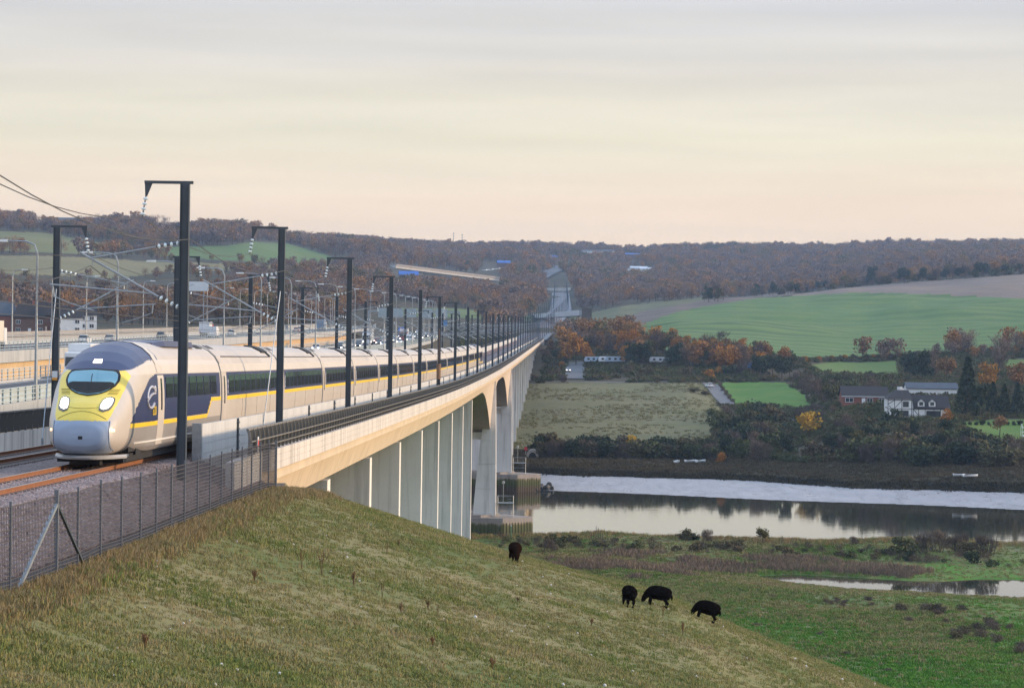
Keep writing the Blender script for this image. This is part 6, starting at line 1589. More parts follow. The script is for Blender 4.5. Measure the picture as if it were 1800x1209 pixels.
def houses():
    # bungalow and timbered house across the river
    p = ground_at(1520, 714, 560); s = 5000 / p.y; W = 80 / s
    t = house('bungalow', p + Vector((0, 3.5, .2)), .02, W, 8, 2.7, 2.6, M_BRICK, M_ROOFD, 'low red-brick bungalow with a long dark roof and white windows', 'house', None, 0, [(-W/2+.8,.9,2.3,1.3),(W/2-6.0,.95,1.7,1.2),(W/2-2.6,.95,1.6,1.2)], (-1.0,1.0,M_WFRAME))
    mb = MB(); mb.box(-W/2-.3, W/2+.3, -4.42, -4.30, 2.48, 2.66); mb.build('fascia_board', M_WFRAME, t)
    p = ground_at(1603, 737, 560); s = 5000 / p.y; W1 = 43 / s; W2 = 64 / s
    t = thing('timbered_house', 'white timber-framed house with dark roofs and two dormers', 'house', tuple(p + Vector((0, 2, .2))), 0)
    H1, H2 = 5.0, 2.7
    mb = MB(); mb.box(-W1, 0, -2.2, 6, -1.5, H1); mb.build('wall', M_WHITER, t)
    mb = MB(); e = [(-W1-.3,-2.5,H1),(.3,-2.5,H1),(.3,6.3,H1),(-W1-.3,6.3,H1)]; r = [(-W1+2.0,1.9,H1+2.3),(-.6,1.9,H1+2.3)]
    mb.add(e + r, [(0,1,5,4),(2,3,4,5),(1,2,5),(3,0,4),(0,3,2,1)]); mb.build('roof', M_ROOFD, t)
    mb = MB(); mb.prism([(-1.9,-1.5),(6,-1.5),(6,H2),(2,H2+3.0),(-1.9,H2)], 'x', .005, W2); mb.build('wall', M_WHITER, t)
    mb = MB(); mb.add([(.31,-2.3,H2-.1),(W2+.35,-2.3,H2-.1),(W2+.35,2.0,H2+3.2),(.31,2.0,H2+3.2),(W2+.35,6.4,H2-.1),(.31,6.4,H2-.1)], [(0,1,2,3),(3,2,4,5)])
    mb.add([(.31,-2.32,H2+.06),(W2+.36,-2.32,H2+.06),(W2+.36,2.0,H2+3.36),(.31,2.0,H2+3.36),(W2+.36,6.42,H2+.06),(.31,6.42,H2+.06)], [(0,1,2,3),(3,2,4,5)]); rf = mb.build('roof', M_ROOFD, t)
    for x in (W2*.16, W2*.46):                 # dormers
        mb = MB(); mb.prism([(x,H2+.5),(x+1.7,H2+.5),(x+1.7,H2+1.6),(x+.85,H2+2.35),(x,H2+1.6)], 'y', -1.75, .8); d = mb.build('dormer', M_WHITER, rf)
        mb = MB(); mb.add([(x-.2,-1.95,H2+1.5),(x+.85,-1.95,H2+2.5),(x+1.9,-1.95,H2+1.5),(x-.2,.9,H2+1.5),(x+.85,.9,H2+2.5),(x+1.9,.9,H2+1.5)], [(0,1,4,3),(1,2,5,4)]); mb.build('dormer_roof', M_ROOFD, rf)
        mb = MB(); mb.box(x+.35, x+1.35, -1.80, -1.752, H2+.75, H2+1.65); mb.build('dormer_window', M_PANE, rf)
    def beam(x0, z0, x1, z1, y, w=.14):
        mb = MB(); a = Vector((x0, 0, z0)); b = Vector((x1, 0, z1)); u = (b - a).normalized(); n = Vector((-u.z, 0, u.x)) * w / 2
        mb.prism([(q.x, q.z) for q in (a-n, b-n, b+n, a+n)], 'y', y-.05, y); mb.build('timber', M_TIMB, t)
    for x in (-W1+.1, -W1*.72, -W1*.42, -.15): beam(x, 0, x, H1, -2.2)
    beam(-W1, 2.5, 0, 2.5, -2.203); beam(-W1, 4.75, 0, 4.75, -2.203); beam(-W1, 3.6, -W1*.72, 4.7, -2.206); beam(-W1*.42, 4.7, -W1*.72, 2.6, -2.206)
    for x in (.3, W2*.18, W2*.36, W2*.60, W2*.78, W2-.15): beam(x, 0, x, H2, -1.9)
    beam(.1, 2.5, W2, 2.5, -1.903); beam(.4, 2.4, W2*.18, .9, -1.906)
    window(t, -W1*.38, 3.0, 1.5, 1.4, -2.21, 2, M_TIMB); window(t, -W1*.38, .6, 1.5, 1.5, -2.21, 2, M_TIMB); window(t, W2*.39, .5, 2.6, 1.6, -1.91, 2, M_TIMB); window(t, W2*.64, .4, 1.3, 1.7, -1.91, 1, M_TIMB)
    p = ground_at(1640, 700, 560)
    house('outbuilding', p + Vector((0, 6, 0)), .05, 15, 6, 2.8, 1.6, M_WHITER, M_ROOFB, 'long grey-roofed outbuilding behind the white timbered house', 'outbuilding', None, 0, [(3.5, .9, 1.4, 1.2)])
    mb = MB(); t = thing('garden_frame', 'white greenhouse frame on the lawn at the right edge', 'greenhouse', tuple(ground_at(1797, 768, 560)))
    for x in (0, 1.1, 2.2, 3.3):
        for y in (0, 2.4): mb.tube([(x, y, 0), (x, y, 2.3), (x, 1.2, 3.2)], .07, 4)
    for z in (.1, 1.2, 2.3): mb.tube([(0, 0, z), (3.3, 0, z)], .06, 4); mb.tube([(0, 2.4, z), (3.3, 2.4, z)], .06, 4)
    mb.build('frame', M_WFRAME, t); mb = MB(); mb.box(0, 3.3, -.02, 0, .1, .6); mb.build('base_panel', M_WFRAME, t)
    # houses beyond the motorway, left
    H = [(8, 578, 9, 6.0, 4.6, M_BRICK, M_ROOFB, 'house with a blue-grey hipped roof and red brick side at the left edge', 2.6, 900), (50, 580, 10, 5.6, 4.2, M_BRICKD, M_ROOFD, 'brown-brick house with a wide dark roof beyond the motorway, second from the left edge', 2.2, 900), (78, 579, 8, 5.6, 4.2, M_BRICKD, M_ROOFD, 'brown-brick house with a steep dark roof just left of the leftmost mast', 0, 910),
         (118, 578, 9, 5.4, 3.4, M_WHITER, M_ROOFD, 'white timbered house right of the leftmost mast', 0, 900), (152, 574, 6, 5.2, 3.2, M_WHITER, M_ROOFD, 'narrow white house among trees beyond the motorway', 0, 930), (-40, 578, 10, 5.6, 4, M_BRICK, M_ROOFD, 'brick house just outside the left edge', 2.2, 900)]
    for px, py, W, h, rh, wl, rf, lab, hip, d in H:
        v = at(px, py, d); g = gz(v.x, v.y); house('house', (v.x, v.y, g + .3), .25, W, 8, h, rh, wl, rf, lab, 'house', None, hip, [(-W/2+.8, 1.0, 1.4, 1.3), (W/2-2.4, 1.0, 1.5, 1.3), (-W/2+.8, 3.5, 1.4, 1.3), (W/2-2.4, 3.5, 1.5, 1.3)], (-.4, .95, M_WFRAME), 1.5)
    v = at(150, 588, 800); house('long_shed', (v.x, v.y, gz(v.x, v.y) + 5.2), .1, 16, 9, 2.2, 2.0, M_WHITER, mat('white_sheet_roof', (.62,.63,.68), .6, .08, .3), 'long low white shed just beyond the motorway wall', 'shed')
    v = at(75, 588, 800); house('long_shed', (v.x, v.y, gz(v.x, v.y) + 5.0), .1, 7, 6, 2.0, 1.2, M_BRICKD, mat('green_sheet_roof', (.05,.13,.12), .6, .1, .3), 'small shed with a dull green roof beyond the motorway wall', 'shed')
    # buildings on the hills
    p = ground_at(128, 397, 1500); house('barn', p, .12, 50, 20, 2.6, 5.0, M_BRICK, M_ROOFB, 'large barn with a blue-grey roof and brick gable on the wooded hilltop', 'barn')
    for px, py, W, lab in ((300, 404, 26, 'low white-roofed building in the hilltop wood'), (500, 410, 34, 'low white-roofed building on the skyline at the edge of the hilltop wood')):
        p = ground_at(px, py, 1500); house('hill_building', p + Vector((0, 0, 1.5)), 0, W, 12, 3, 1.2, M_WHITER, mat('pale_sheet_roof', (.60,.62,.66), .6, .05, .3), lab, 'building')
    M_BLUE = mat('bright_blue_roof', (.03,.12,.42), .6, .1, .2)
    for px, py, W, D, h, rh, rf, lab in ((718, 494, 15, 10, 4, 3, M_BLUE, 'building with a bright blue roof under the long high bridge'), (885, 470, 14, 9, 4, 2.5, M_BLUE, 'blue-roofed building among autumn trees right of the long high bridge'), (972, 456, 9, 8, 2, 2, M_BLUE, 'small blue-roofed building high in the valley wood'),
                                 (1045, 449, 34, 12, 5, 1.5, M_ROOFB, 'row of pale flat-roofed buildings near the head of the valley'), (1070, 450, 14, 12, 6, 1.5, M_ROOFB, 'tall pale building at the right end of the flat-roofed row'), (1108, 455, 22, 12, 5, 1.5, M_BLUE, 'blue building near the head of the valley'), (1118, 477, 26, 10, 3, 2, mat('pale_sheet_roof', (.60,.62,.66)), 'white sheds in a clearing of the far wood'), (1138, 478, 18, 10, 2.5, 1.6, mat('pale_sheet_roof', (.60,.62,.66)), 'second white shed right of the first in the far wood clearing'),
                                 (1128, 440, 16, 9, 3, 1.5, M_WHITER, 'small white building on the skyline left of the hill crest')):
        p = ground_at(px, py, 1600); house('far_building', p + Vector((0, 0, .8)), .1, W, D, h, rh, M_BRICKD if rf is M_BLUE else M_WHITER, rf, lab, 'building')
    rs = np.random.default_rng(3)
    cols = list(PAINTS)
    for i in range(26):
        p = ground_at(702 + rs.uniform(0, 34), 499 + rs.uniform(-4, 7), 1500); car(p + Vector((0, 0, 1.5)), rs.uniform(0, 6), ['white', 'silver', 'white', 'grey', 'red'][i % 5], 'parked car in the crowded yard below the blue-roofed building', 'cars parked under the long bridge')
    for i in range(8):
        p = ground_at(852 + i * 6, 478.5 - i * .6, 1800); car(p + Vector((0, 0, 1.5)), rs.uniform(0, 6), 'white', 'pale vehicle in the yard beside the far blue-roofed building', 'vehicles by the far blue roof')
    for i in range(4):
        p = ground_at(984 + i * 4.5, 470.5 - i * 1.3, 1800); van_like('van', 'van', p + Vector((0, 0, 1)), .3, 'white van on the far stretch of motorway climbing the valley', 5.6, 2.2, 2.8, 1.9, ('white', (.70,.71,.72)), ('white', (.70,.71,.72)), 'vans on the far motorway')
    for px, h, lab in ((797, 24, 'thin mast on the skyline, leftmost'), (812, 22, 'thin mast on the skyline, second from the left'), (1088, 36, 'tall thin mast on the wooded skyline above the valley head'), (1110, 22, 'short thin mast on the skyline between two taller ones'), (1122, 28, 'thin mast on the skyline, furthest right')):
        py = float(np.interp(px, [797, 1088, 1122], [440, 441, 442])); p = ground_at(px, py, 2500); mb = MB(); mb.tube([(0,0,-2),(0,0,h)], .55, 5, r1=.25)
        for z in (.6, .75, .9): mb.box(-.9, .9, -.3, .3, h*z, h*z+1.2)
        o = mb.build('radio_mast', M_GALV, None, False, tuple(p)); tag(o, lab, 'mast')
    # caravans, container, shelter
    def caravan(p, rz, L, label, col, group=None):
        t = thing('caravan', label, 'caravan', tuple(p), rz, group); mb = MB()
        prof = [(-L/2, .7), (-L/2-.1, 1.5), (-L/2+.4, 2.5), (L/2-.4, 2.5), (L/2+.1, 1.5), (L/2, .7)]
        mb.prism(prof, 'y', -1.1, 1.1); mb.build('body', col, t)
        for x in (-L*.3, 0, L*.28): mb = MB(); mb.box(x-.45, x+.45, -1.13, -1.1, 1.3, 2.0); mb.build('window', M_PANE, t)
        mb = MB(); mb.lathe([(.15,-.1),(.34,-.09),(.34,.09),(.15,.1)], 12, axis='y', c=(0, -.95, .34)); mb.build('wheel', M_TYRE, t)
    cw, cb = mat('caravan_white', (.66,.68,.72), .5, .04, 1), mat('caravan_pale_blue', (.36,.44,.55), .5, .04, 1)
    for px, py, L, c, lab in ((1043, 640, 6.5, cb, 'pale blue caravan at the left end of the row by the wood belt'), (1068, 640, 6.5, cw, 'white caravan with a pale blue neighbour in front of the wood belt'), (1081, 640, 7.0, cb, 'second pale blue caravan in front of the wood belt'), (1160, 641, 7.5, cw, 'lone white caravan further right along the wood belt')):
        caravan(ground_at(px, py, 560) + Vector((0, 0, .3)), .1, L, lab, c)
    t = thing('container', 'bright blue container beside a dark evergreen at the end of the wood belt', 'container', tuple(ground_at(1326, 652, 560) + Vector((0, 0, .5)))); mb = MB(); mb.box(-2.4, 2.4, -1.2, 1.2, 0, 2.6); mb.build('box', mat('container_blue', (.03,.12,.30), .6, .1, 1), t)
    for i in range(10): mb = MB(); mb.box(-2.3+i*.48, -2.12+i*.48, -1.25, -1.2, .1, 2.5); mb.build('rib', mat('container_blue', (.03,.12,.30)), t)
    p = ground_at(936, 803, 560); t = thing('pipe_shelter', 'small grey round-topped shelter with a dark mouth on the bank by the viaduct', 'shelter', tuple(p)); mb = MB()
    for k in range(1): mb.prism([(1.5*math.cos(a), 1.9*math.sin(a)) for a in np.linspace(0, math.pi, 12)], 'y', -1.5, 2.5)
    mb.build('shell', M_CAP, t); mb = MB(); mb.prism([(.9*math.cos(a), 1.2*math.sin(a)) for a in np.linspace(0, math.pi, 12)], 'y', -1.56, -1.505); mb.build('mouth', M_TDARK, t)
    t = thing('life_buoy_post', 'small red post beside the round-topped shelter', 'post', tuple(ground_at(924, 801, 560))); mb = MB(); mb.tube([(0,0,-.2),(0,0,1.6)], .07, 6); mb.build('post', M_GALV, t); mb = MB(); mb.box(-.35, .35, -.08, .08, 1.3, 2.1); mb.build('panel', mat('red_sign_paint', (.60,.04,.05)), t)
    # cars on the lanes
    car(ground_at(1247, 682, 560) + Vector((0, 0, .3)), math.pi + .3, 'white', 'white car with red tail lights driving up the lane by the bright green field')
    car(ground_at(998, 655, 560) + Vector((0, 0, .3)), .1, 'silver', 'silver car stopped on the lane near the tall orange tree')
    car(ground_at(1535, 690, 560) + Vector((0, 4, .3)), 1.5, 'blue', 'dark blue car parked behind the bungalow')
    van_like('camper_van', 'camper van', ground_at(1597, 697, 560) + Vector((0, 4, .2)), 1.9, 'white camper van parked behind the timbered house', 5.6, 2.0, 2.6, 1.9, ('white', (.70,.71,.72)), ('white', (.70,.71,.72)))
houses()
def poles():
    for px, py, d, h, lab in ((978, 590, 1330, 11, 'slim pale pole beside the end of the viaduct'), (1038, 585, 1290, 10, 'slim pole on the rough slope right of the farm bridge')):
        v = at(px, py, d); mb = MB(); mb.tube([(0,0,-3),(0,0,h)], .16, 6, r1=.1); mb.box(-.3, .3, -.1, .1, h, h+.4); o = mb.build('lighting_pole', M_GALV, None, False, (v.x, v.y, gz(v.x, v.y))); tag(o, lab, 'pole')
poles()
# small boats and drift on the salt marsh
def boats():
    m = mat('white_hull', (.66,.68,.70), .5, .05, 1); md = mat('dark_bilge', (.10,.10,.10), .8, .1, 1)
    for i, (px, py, L, lab) in enumerate(((1686, 838, 2.6, 'small upturned white dinghy on the salt marsh, left of a pair'), (1706, 839, 3.4, 'small white dinghy on the salt marsh at the right'), (1214, 813, 3.0, 'white dinghy drawn up under the scrub, left of two'), (1232, 813, 3.6, 'white dinghy drawn up under the scrub, right of two'), (1190, 814, 2.0, 'very small pale boat at the foot of the scrub'))):
        t = thing('dinghy', lab, 'boat', tuple(ground_at(px, py, 560) + Vector((0, 0, .25))), .3 * i, 'dinghies on the salt marsh'); mb = MB(); rings = []
        for k in np.linspace(-1, 1, 9):
            w = .65 * (1 - max(k, -.3 * k) ** 2 * .9) + .02; z = .35 + .15 * k * k
            rings.append([(k*L/2, -w, z), (k*L/2, -w*.7, 0), (k*L/2, 0, -.12), (k*L/2, w*.7, 0), (k*L/2, w, z), (k*L/2, w*.85, z-.02), (k*L/2, 0, z-.25), (k*L/2, -w*.85, z-.02)])
        mb.loft(rings); mb.build('hull', m, t); mb = MB(); mb.box(-.15, .15, -.5, .5, .18, .24); mb.build('thwart', md, t)
boats()
# rocks by the river pier
def rocks():
    rs = np.random.default_rng(8); bm0 = bmesh.new(); bmesh.ops.create_icosphere(bm0, subdivisions=2, radius=1.0)
    for v in bm0.verts: v.co *= 1 + .35 * (mnoise.noise(v.co * 1.7))
    me = bpy.data.meshes.new('boulder'); bm0.to_mesh(me); bm0.free(); me.materials.append(mat('wet_dark_rock', (.020,.020,.020), .6, .3, 1.2))
    for i in range(44):
        v = at(934 + rs.uniform(0, 38), 858 + rs.uniform(0, 10), 612 + rs.uniform(-7, 8)); s = rs.uniform(.3, .75)
        o = link('boulder', me, None, (v.x, v.y, rs.uniform(-.2, .7)), tuple(rs.uniform(0, 6, 3)), (s, s, s * .7)); tag(o, 'black boulder in the rock heap at the foot of the second river pier', 'rock', 'boulders by the river pier')
rocks()
# ------------------------------------------------------------------ sheep
M_FLEECE = mat('black_fleece', (.006,.0045,.004), 1.0, .5, 14, spec=0.0)
M_FLEECEB = mat('brown_black_fleece', (.014,.007,.005), 1.0, .5, 14, spec=0.0)
def sheep(p, rz, label, m, seed, head=0.0):
    t = thing('sheep', label, 'sheep', tuple(p), rz, 'black sheep grazing on the slope'); rs = np.random.default_rng(seed); mb = MB()
    # woolly trunk, lowered neck and muzzle as one swept body along +X (the head end), then legs and tail, fused into one skin
    S = [(-.60,.54,.05,.06), (-.56,.55,.17,.19), (-.46,.575,.245,.27), (-.28,.60,.285,.305), (-.05,.61,.305,.315), (.18,.60,.29,.305), (.36,.565,.235,.265), (.46,.51,.17,.20), (.545,.43,.125,.15), (.595,.345,.098,.12), (.625,.265,.088,.112), (.645,.18,.074,.092), (.655,.115,.058,.066), (.655,.085,.022,.026)]
    rings = []
    for i, (x, z, w, h) in enumerate(S):
        a = S[max(i-1, 0)]; b = S[min(i+1, len(S)-1)]; tx, tz = b[0]-a[0], b[1]-a[1]; L = math.hypot(tx, tz); ux, uz = -tz/L, tx/L; hy = head * max(0, i - 6) * .035
        rings.append([(x + ux*h*math.sin(q), hy + w*math.cos(q)*(1 + .10*math.sin(q)), z + uz*h*math.sin(q)) for q in np.linspace(0, 2*math.pi, 21)[:-1]])
    mb.loft(rings)
    for x, y, f in ((-.42,.14,-.05), (-.40,-.14,.04), (.30,.12,-.02), (.31,-.12,.06)):
        hind = x < 0
        mb.tube([(x + (.04 if hind else 0), y*.9, .50), (x + (.05 if hind else .0), y, .33), (x + f + (-.05 if hind else .0), y, .19), (x + f, y, .03)], .105, 9, r1=.046)
        mb.tube([(x + f, y, .055), (x + f + .025, y, 0.0)], .052, 8, r1=.052)
    mb.tube([(-.56, 0, .62), (-.64, .01, .50), (-.645, .01, .36)], .055, 7, r1=.035)
    o = mb.build('body', m, t, smooth=True)
    rm = o.modifiers.new('fuse', 'REMESH'); rm.mode = 'VOXEL'; rm.voxel_size = .02; rm.use_smooth_shade = True
    sm = o.modifiers.new('soften', 'SMOOTH'); sm.factor = .5; sm.iterations = 4
    tx = bpy.data.textures.get('fleece') or bpy.data.textures.new('fleece', 'CLOUDS'); tx.noise_scale = .09
    dp = o.modifiers.new('fleece', 'DISPLACE'); dp.texture = tx; dp.strength = .035; dp.mid_level = .5
    for s in (1, -1):
        hy = head * 4 * .035
        mb = MB(); mb.hexa([(.56, s*.06+hy, .42), (.60, s*.06+hy, .40), (.60, s*.20+hy, .355), (.565, s*.19+hy, .37)][::s], [(.56, s*.06+hy, .45), (.60, s*.06+hy, .43), (.60, s*.20+hy, .37), (.565, s*.19+hy, .385)][::s]); mb.build('ear', m, t)
    t.scale = (.74, .74, .76)
    hx, hy2 = math.cos(rz), math.sin(rz); q = .35; zf, zb = gz(p[0] + hx*q, p[1] + hy2*q), gz(p[0] - hx*q, p[1] - hy2*q); zl, zr = gz(p[0] - hy2*q, p[1] + hx*q), gz(p[0] + hy2*q, p[1] - hx*q)
    X = Vector((hx*2*q, hy2*2*q, (zf - zb) * .55)).normalized(); Y = Vector((-hy2*2*q, hx*2*q, (zl - zr) * .4)).normalized(); Z = X.cross(Y).normalized(); Y = Z.cross(X)
    t.rotation_euler = Matrix((X, Y, Z)).transposed().to_euler(); t.location.z = (zf + zb) / 2 - .01; return t
sheep(ground_at(903, 987, 60), R(-80), 'black-brown sheep grazing alone below the last near pier, facing the camera with its head down', M_FLEECEB, 1)
sheep(ground_at(1103, 1065, 60), R(105), 'round black sheep seen from behind, left of the grazing pair', M_FLEECE, 2)
sheep(ground_at(1154, 1065, 60), R(170), 'black sheep in side view with head down, right of the round one', M_FLEECE, 3)
sheep(ground_at(1238, 1090, 60), R(165), 'black sheep lowest on the slope, furthest right, head down', M_FLEECE, 4)

# ------------------------------------------------------------------ grass, weeds, stones
def blade_mat(name, stops, loc_scale=.35, dark=.5):
    m = bpy.data.materials.new(name); m.use_nodes = True; g = NG(m); b = g.N['Principled BSDF']; b.inputs['Roughness'].default_value = .8; b.inputs['Specular IOR Level'].default_value = .1
    oi = g.n('ShaderNodeObjectInfo'); n = g.noise(oi.outputs['Location'], loc_scale, 4, .6); mx = g.n('ShaderNodeMix', data_type='FLOAT'); mx.inputs[0].default_value = .6
    g.L.new(oi.outputs['Random'], mx.inputs[2]); g.L.new(g.mapr(n, .32, .68, 0, 1), mx.inputs[3]); g.L.new(g.ramp(mx.outputs[0], stops), b.inputs['Base Color']); return m
M_BLADE = blade_mat('slope_grass_blades', [(0, (.105,.155,.036)), (.35, (.165,.180,.055)), (.6, (.225,.200,.082)), (.8, (.27,.22,.11)), (1, (.25,.19,.11))])
M_MARSHB = blade_mat('marsh_grass_blades', [(0, (.085,.185,.028)), (.3, (.125,.185,.042)), (.48, (.20,.195,.075)), (.68, (.29,.235,.12)), (.85, (.24,.175,.10)), (1, (.17,.125,.08))], .03)
M_REED = blade_mat('dry_reed_blades', [(0, (.22,.15,.07)), (.5, (.30,.20,.09)), (1, (.17,.12,.065))], .1)
M_MEADB = blade_mat('tussock_blades', [(0, (.125,.13,.052)), (.5, (.175,.16,.078)), (.8, (.21,.175,.095)), (1, (.125,.095,.06))], .05)
M_RUDB = blade_mat('dead_dock_stems', [(0, (.10,.060,.035)), (.5, (.14,.085,.045)), (1, (.08,.055,.035))], .3)
def tuft(name, m, n, h, spread, w, seed, lean=.6):
    rs = np.random.default_rng(seed); mb = MB()
    for i in range(n):
        a = rs.uniform(0, 6.28); r = spread * math.sqrt(rs.random()); x, y = r * math.cos(a), r * math.sin(a); hh = h * rs.uniform(.5, 1.1); la = rs.uniform(0, 6.28); ll = lean * hh * rs.uniform(.3, 1)
        dx, dy = math.cos(la) * ll, math.sin(la) * ll; px_, py_ = -math.sin(la + .6) * w, math.cos(la + .6) * w
        mb.add([(x-px_, y-py_, -.02), (x+px_, y+py_, -.02), (x+dx*.45+px_*.8, y+dy*.45+py_*.8, hh*.62), (x+dx*.45-px_*.8, y+dy*.45-py_*.8, hh*.62), (x+dx, y+dy, hh)], [(0,1,2,3), (3,2,4)])
    return mb.mesh(name, m)
def grass():
    rs = np.random.default_rng(21)
    # slope: short cropped turf, denser near the camera
    n = 150000; y = 36 + (150 - 36) * rs.random(n) ** 1.3; t = rs.uniform(-.27, .20, n); x = t * (y + 6)
    ok = (x > -10.15) & (x < 30); x, y = x[ok], y[ok]; k = fbm(x * .35, y * .35) ; ok = rs.random(len(x)) < .35 + k; x, y = x[ok], y[ok]
    z = ground(x, y); ok = hill(x, y) > 5; x, y, z = x[ok], y[ok], z[ok]; k = fbm(x * .35, y * .35)
    protos = [tuft('grass_tuft', M_BLADE, 13, .066, .14, .008, 600 + i, 1.1) for i in range(5)]
    s = rs.uniform(.6, 1.25, len(x)) * (.7 + .8 * k) * np.where((x < -9.5) & (y < 100), 1.7, 1.0)
    scatter('slope_grass', np.stack([x, y, z], 1), s, rs.uniform(0, 6.28, len(x)), rs.integers(0, 5, len(x)), protos)
    # taller fringe along the fence and the abutment
    n = 5000; y = rs.uniform(42, 118, n); x = -10.1 + np.abs(rs.normal(0, .35, n)); z = ground(x, y)
    protos = [tuft('fringe_tuft', blade_mat('fence_fringe_blades', [(0, (.20,.15,.075)), (.5, (.27,.20,.105)), (1, (.15,.14,.06))]), 14, .20, .14, .008, 620 + i, .8) for i in range(3)]
    scatter('fence_fringe_grass', np.stack([x, y, z], 1), rs.uniform(.5, 1.2, n), rs.uniform(0, 6.28, n), rs.integers(0, 3, n), protos)
    # white flints on the slope
    n = 480; y = rs.uniform(45, 145, n); x = rs.uniform(-.2, .17, n) * (y + 6); ok = (x > -9.8); x, y = x[ok], y[ok]; z = ground(x, y)
    bm0 = bmesh.new(); bmesh.ops.create_icosphere(bm0, subdivisions=1, radius=.05); me = bpy.data.meshes.new('flint'); bm0.to_mesh(me); bm0.free(); me.materials.append(mat('white_flint', (.55,.54,.52), .7, .15, 8))
    scatter('flints', np.stack([x, y, z + .03], 1), np.minimum(rs.lognormal(-.7, .4, len(x)), 1.0), rs.uniform(0, 6.28, len(x)), np.zeros(len(x)), [me])
    # marsh grass over the flood plain
    n = 70000; y = np.sqrt(rs.uniform(262 ** 2, 448 ** 2, n)); x = rs.uniform(-.05, .185, n) * y; ok = (y < near_shore(x) + .5) & (hill(x, y) < 3); ok &= ~inside(CREEK_M, x, y); x, y = x[ok], y[ok]
    k = fbm(x * .05 + 3, y * .03, 4); ok = rs.random(len(x)) < np.clip((k - .30) * 3.2, .40, 1); x, y, k = x[ok], y[ok], k[ok]; z = ground(x, y); ok = z > CREEK_Z + .05; x, y, z, k = x[ok], y[ok], z[ok], k[ok]
    protos = [tuft('marsh_tuft', M_MARSHB, 16, .34, .42, .035, 640 + i, .9) for i in range(4)]
    M_LUSH = blade_mat('lush_grass_blades', [(0, (.060,.185,.018)), (.5, (.090,.22,.028)), (.8, (.13,.21,.04)), (1, (.20,.20,.075))], .05); protos += [tuft('lush_tuft', M_LUSH, 16, .30, .45, .04, 650 + i, .9) for i in range(3)]
    lush = rs.random(len(x)) < np.clip((1 - sstep(285, 375, y)) * 1.1 * sstep(.30, .52, fbm(x * .03 + 7, y * .02, 3)) + .1, 0, .9)
    scatter('marsh_grass', np.stack([x, y, z], 1), rs.uniform(.5, 1.1, len(x)) * (.45 + 1.0 * k), rs.uniform(0, 6.28, len(x)), np.where(lush, rs.integers(4, 7, len(x)), rs.integers(0, 4, len(x))), protos)
    # reeds round the creek and along the river lip
    P = []
    for i in range(len(CREEK_M)):
        a, b = CREEK_M[i], CREEK_M[(i + 1) % len(CREEK_M)]; m = int(np.hypot(*(b - a)) * 14)
        q = rs.random(m)[:, None]; P.append(a + (b - a) * q + rs.normal(0, .8, (m, 2)))
    P = np.concatenate(P); P = P[~inside(CREEK_M, P[:, 0], P[:, 1])]; x, y = P.T
    xx = rs.uniform(-22, 92, 3800); yy = near_shore(xx) - 3 - np.abs(rs.normal(0, 5, 3800)); x = np.concatenate([x, xx]); y = np.concatenate([y, yy]); z = ground(x, y)
    far_side = y > 415; protos = [tuft('reed_tuft', M_REED, 18, .75, .40, .025, 660 + i, .5) for i in range(3)] + [tuft('reed_tuft', M_MARSHB, 18, .75, .45, .03, 670 + i, .6) for i in range(3)]
    scatter('reeds', np.stack([x, y, z], 1), rs.uniform(.45, 1.1, len(x)) * np.where(far_side, 1.0, .30), rs.uniform(0, 6.28, len(x)), rs.integers(0, 6, len(x)), protos)
    q = in_poly_px([(990,966),(1420,974),(1640,990),(1640,1002),(1420,992),(1150,994),(960,984)], 2600, 811) + in_poly_px([(930,990),(1120,986),(1230,1004),(1150,1016),(960,1004)], 1200, 812)
    P = np.array([tuple(_flatmap([c], 2.3)[0]) for c in q]); z = ground(P[:, 0], P[:, 1]); ok = (z > CREEK_Z + .2) & (hill(P[:, 0], P[:, 1]) < 2.6); ok &= fbm(P[:, 0] * .09, P[:, 1] * .09, 4) > .47; P, z = P[ok], z[ok]
    scatter('dead_reed_bed', np.column_stack([P, z]), rs.uniform(.5, 1.1, len(P)), rs.uniform(0, 6.28, len(P)), rs.integers(0, 2, len(P)), [tuft('dead_reed', blade_mat('dead_reed_stems', [(0, (.13,.10,.075)), (.5, (.19,.14,.105)), (1, (.26,.20,.12))], .05), 18, .85, .6, .04, 760 + i, .5) for i in range(2)])
    # tussocks on the valley meadow and low growth over the rough ground beyond the river
    n = 36000; y = rs.uniform(655, 1300, n); x = rs.uniform(-.10, .185, n) * y; qq = (abs(x - near_cx(y)) > 15) & (abs(x - far_cx(y)) > 16); x, y = x[qq], y[qq]; n = len(x); z = ground(x, y); px, py = project(np.stack([x, y, z], 1))
    inm = np.zeros(n, bool); oth = np.zeros(n, bool)
    for nm, poly, lo, hi in FIELDS:
        q = inside(poly, px, py) & (y > lo) & (y < hi)
        if nm == 'valley_meadow': inm |= q
        else: oth |= q
    mt = mud_top(x); marsh = (y < mt + 42) & (y > mt + 3)
    path = (abs(px - np.interp(py, [672, 700, 740, 790], [953, 953, 950, 943])) < 3.5)
    k = fbm(x * .05, y * .05)
    m = inm & (k > .42) & ~path
    protos = [tuft('tussock', M_MEADB, 16, .45, .6, .06, 680 + i, .9) for i in range(4)]
    scatter('meadow_tussocks', np.stack([x, y, z], 1)[m], rs.uniform(.4, 1.2, m.sum()), rs.uniform(0, 6.28, m.sum()), rs.integers(0, 4, m.sum()), protos)
    lane = (abs(px - np.interp(py, [675, 713], [1247, 1282])) < 16) & (py < 716) & (py > 672) | (abs(px - 1011) < 18) & (py < 672) & (py > 634) & (y < 1250)
    m = ~inm & ~oth & ~marsh & ~lane & (y > mt + 42) & (k > .36) & ~((abs(x + 18) < 9))
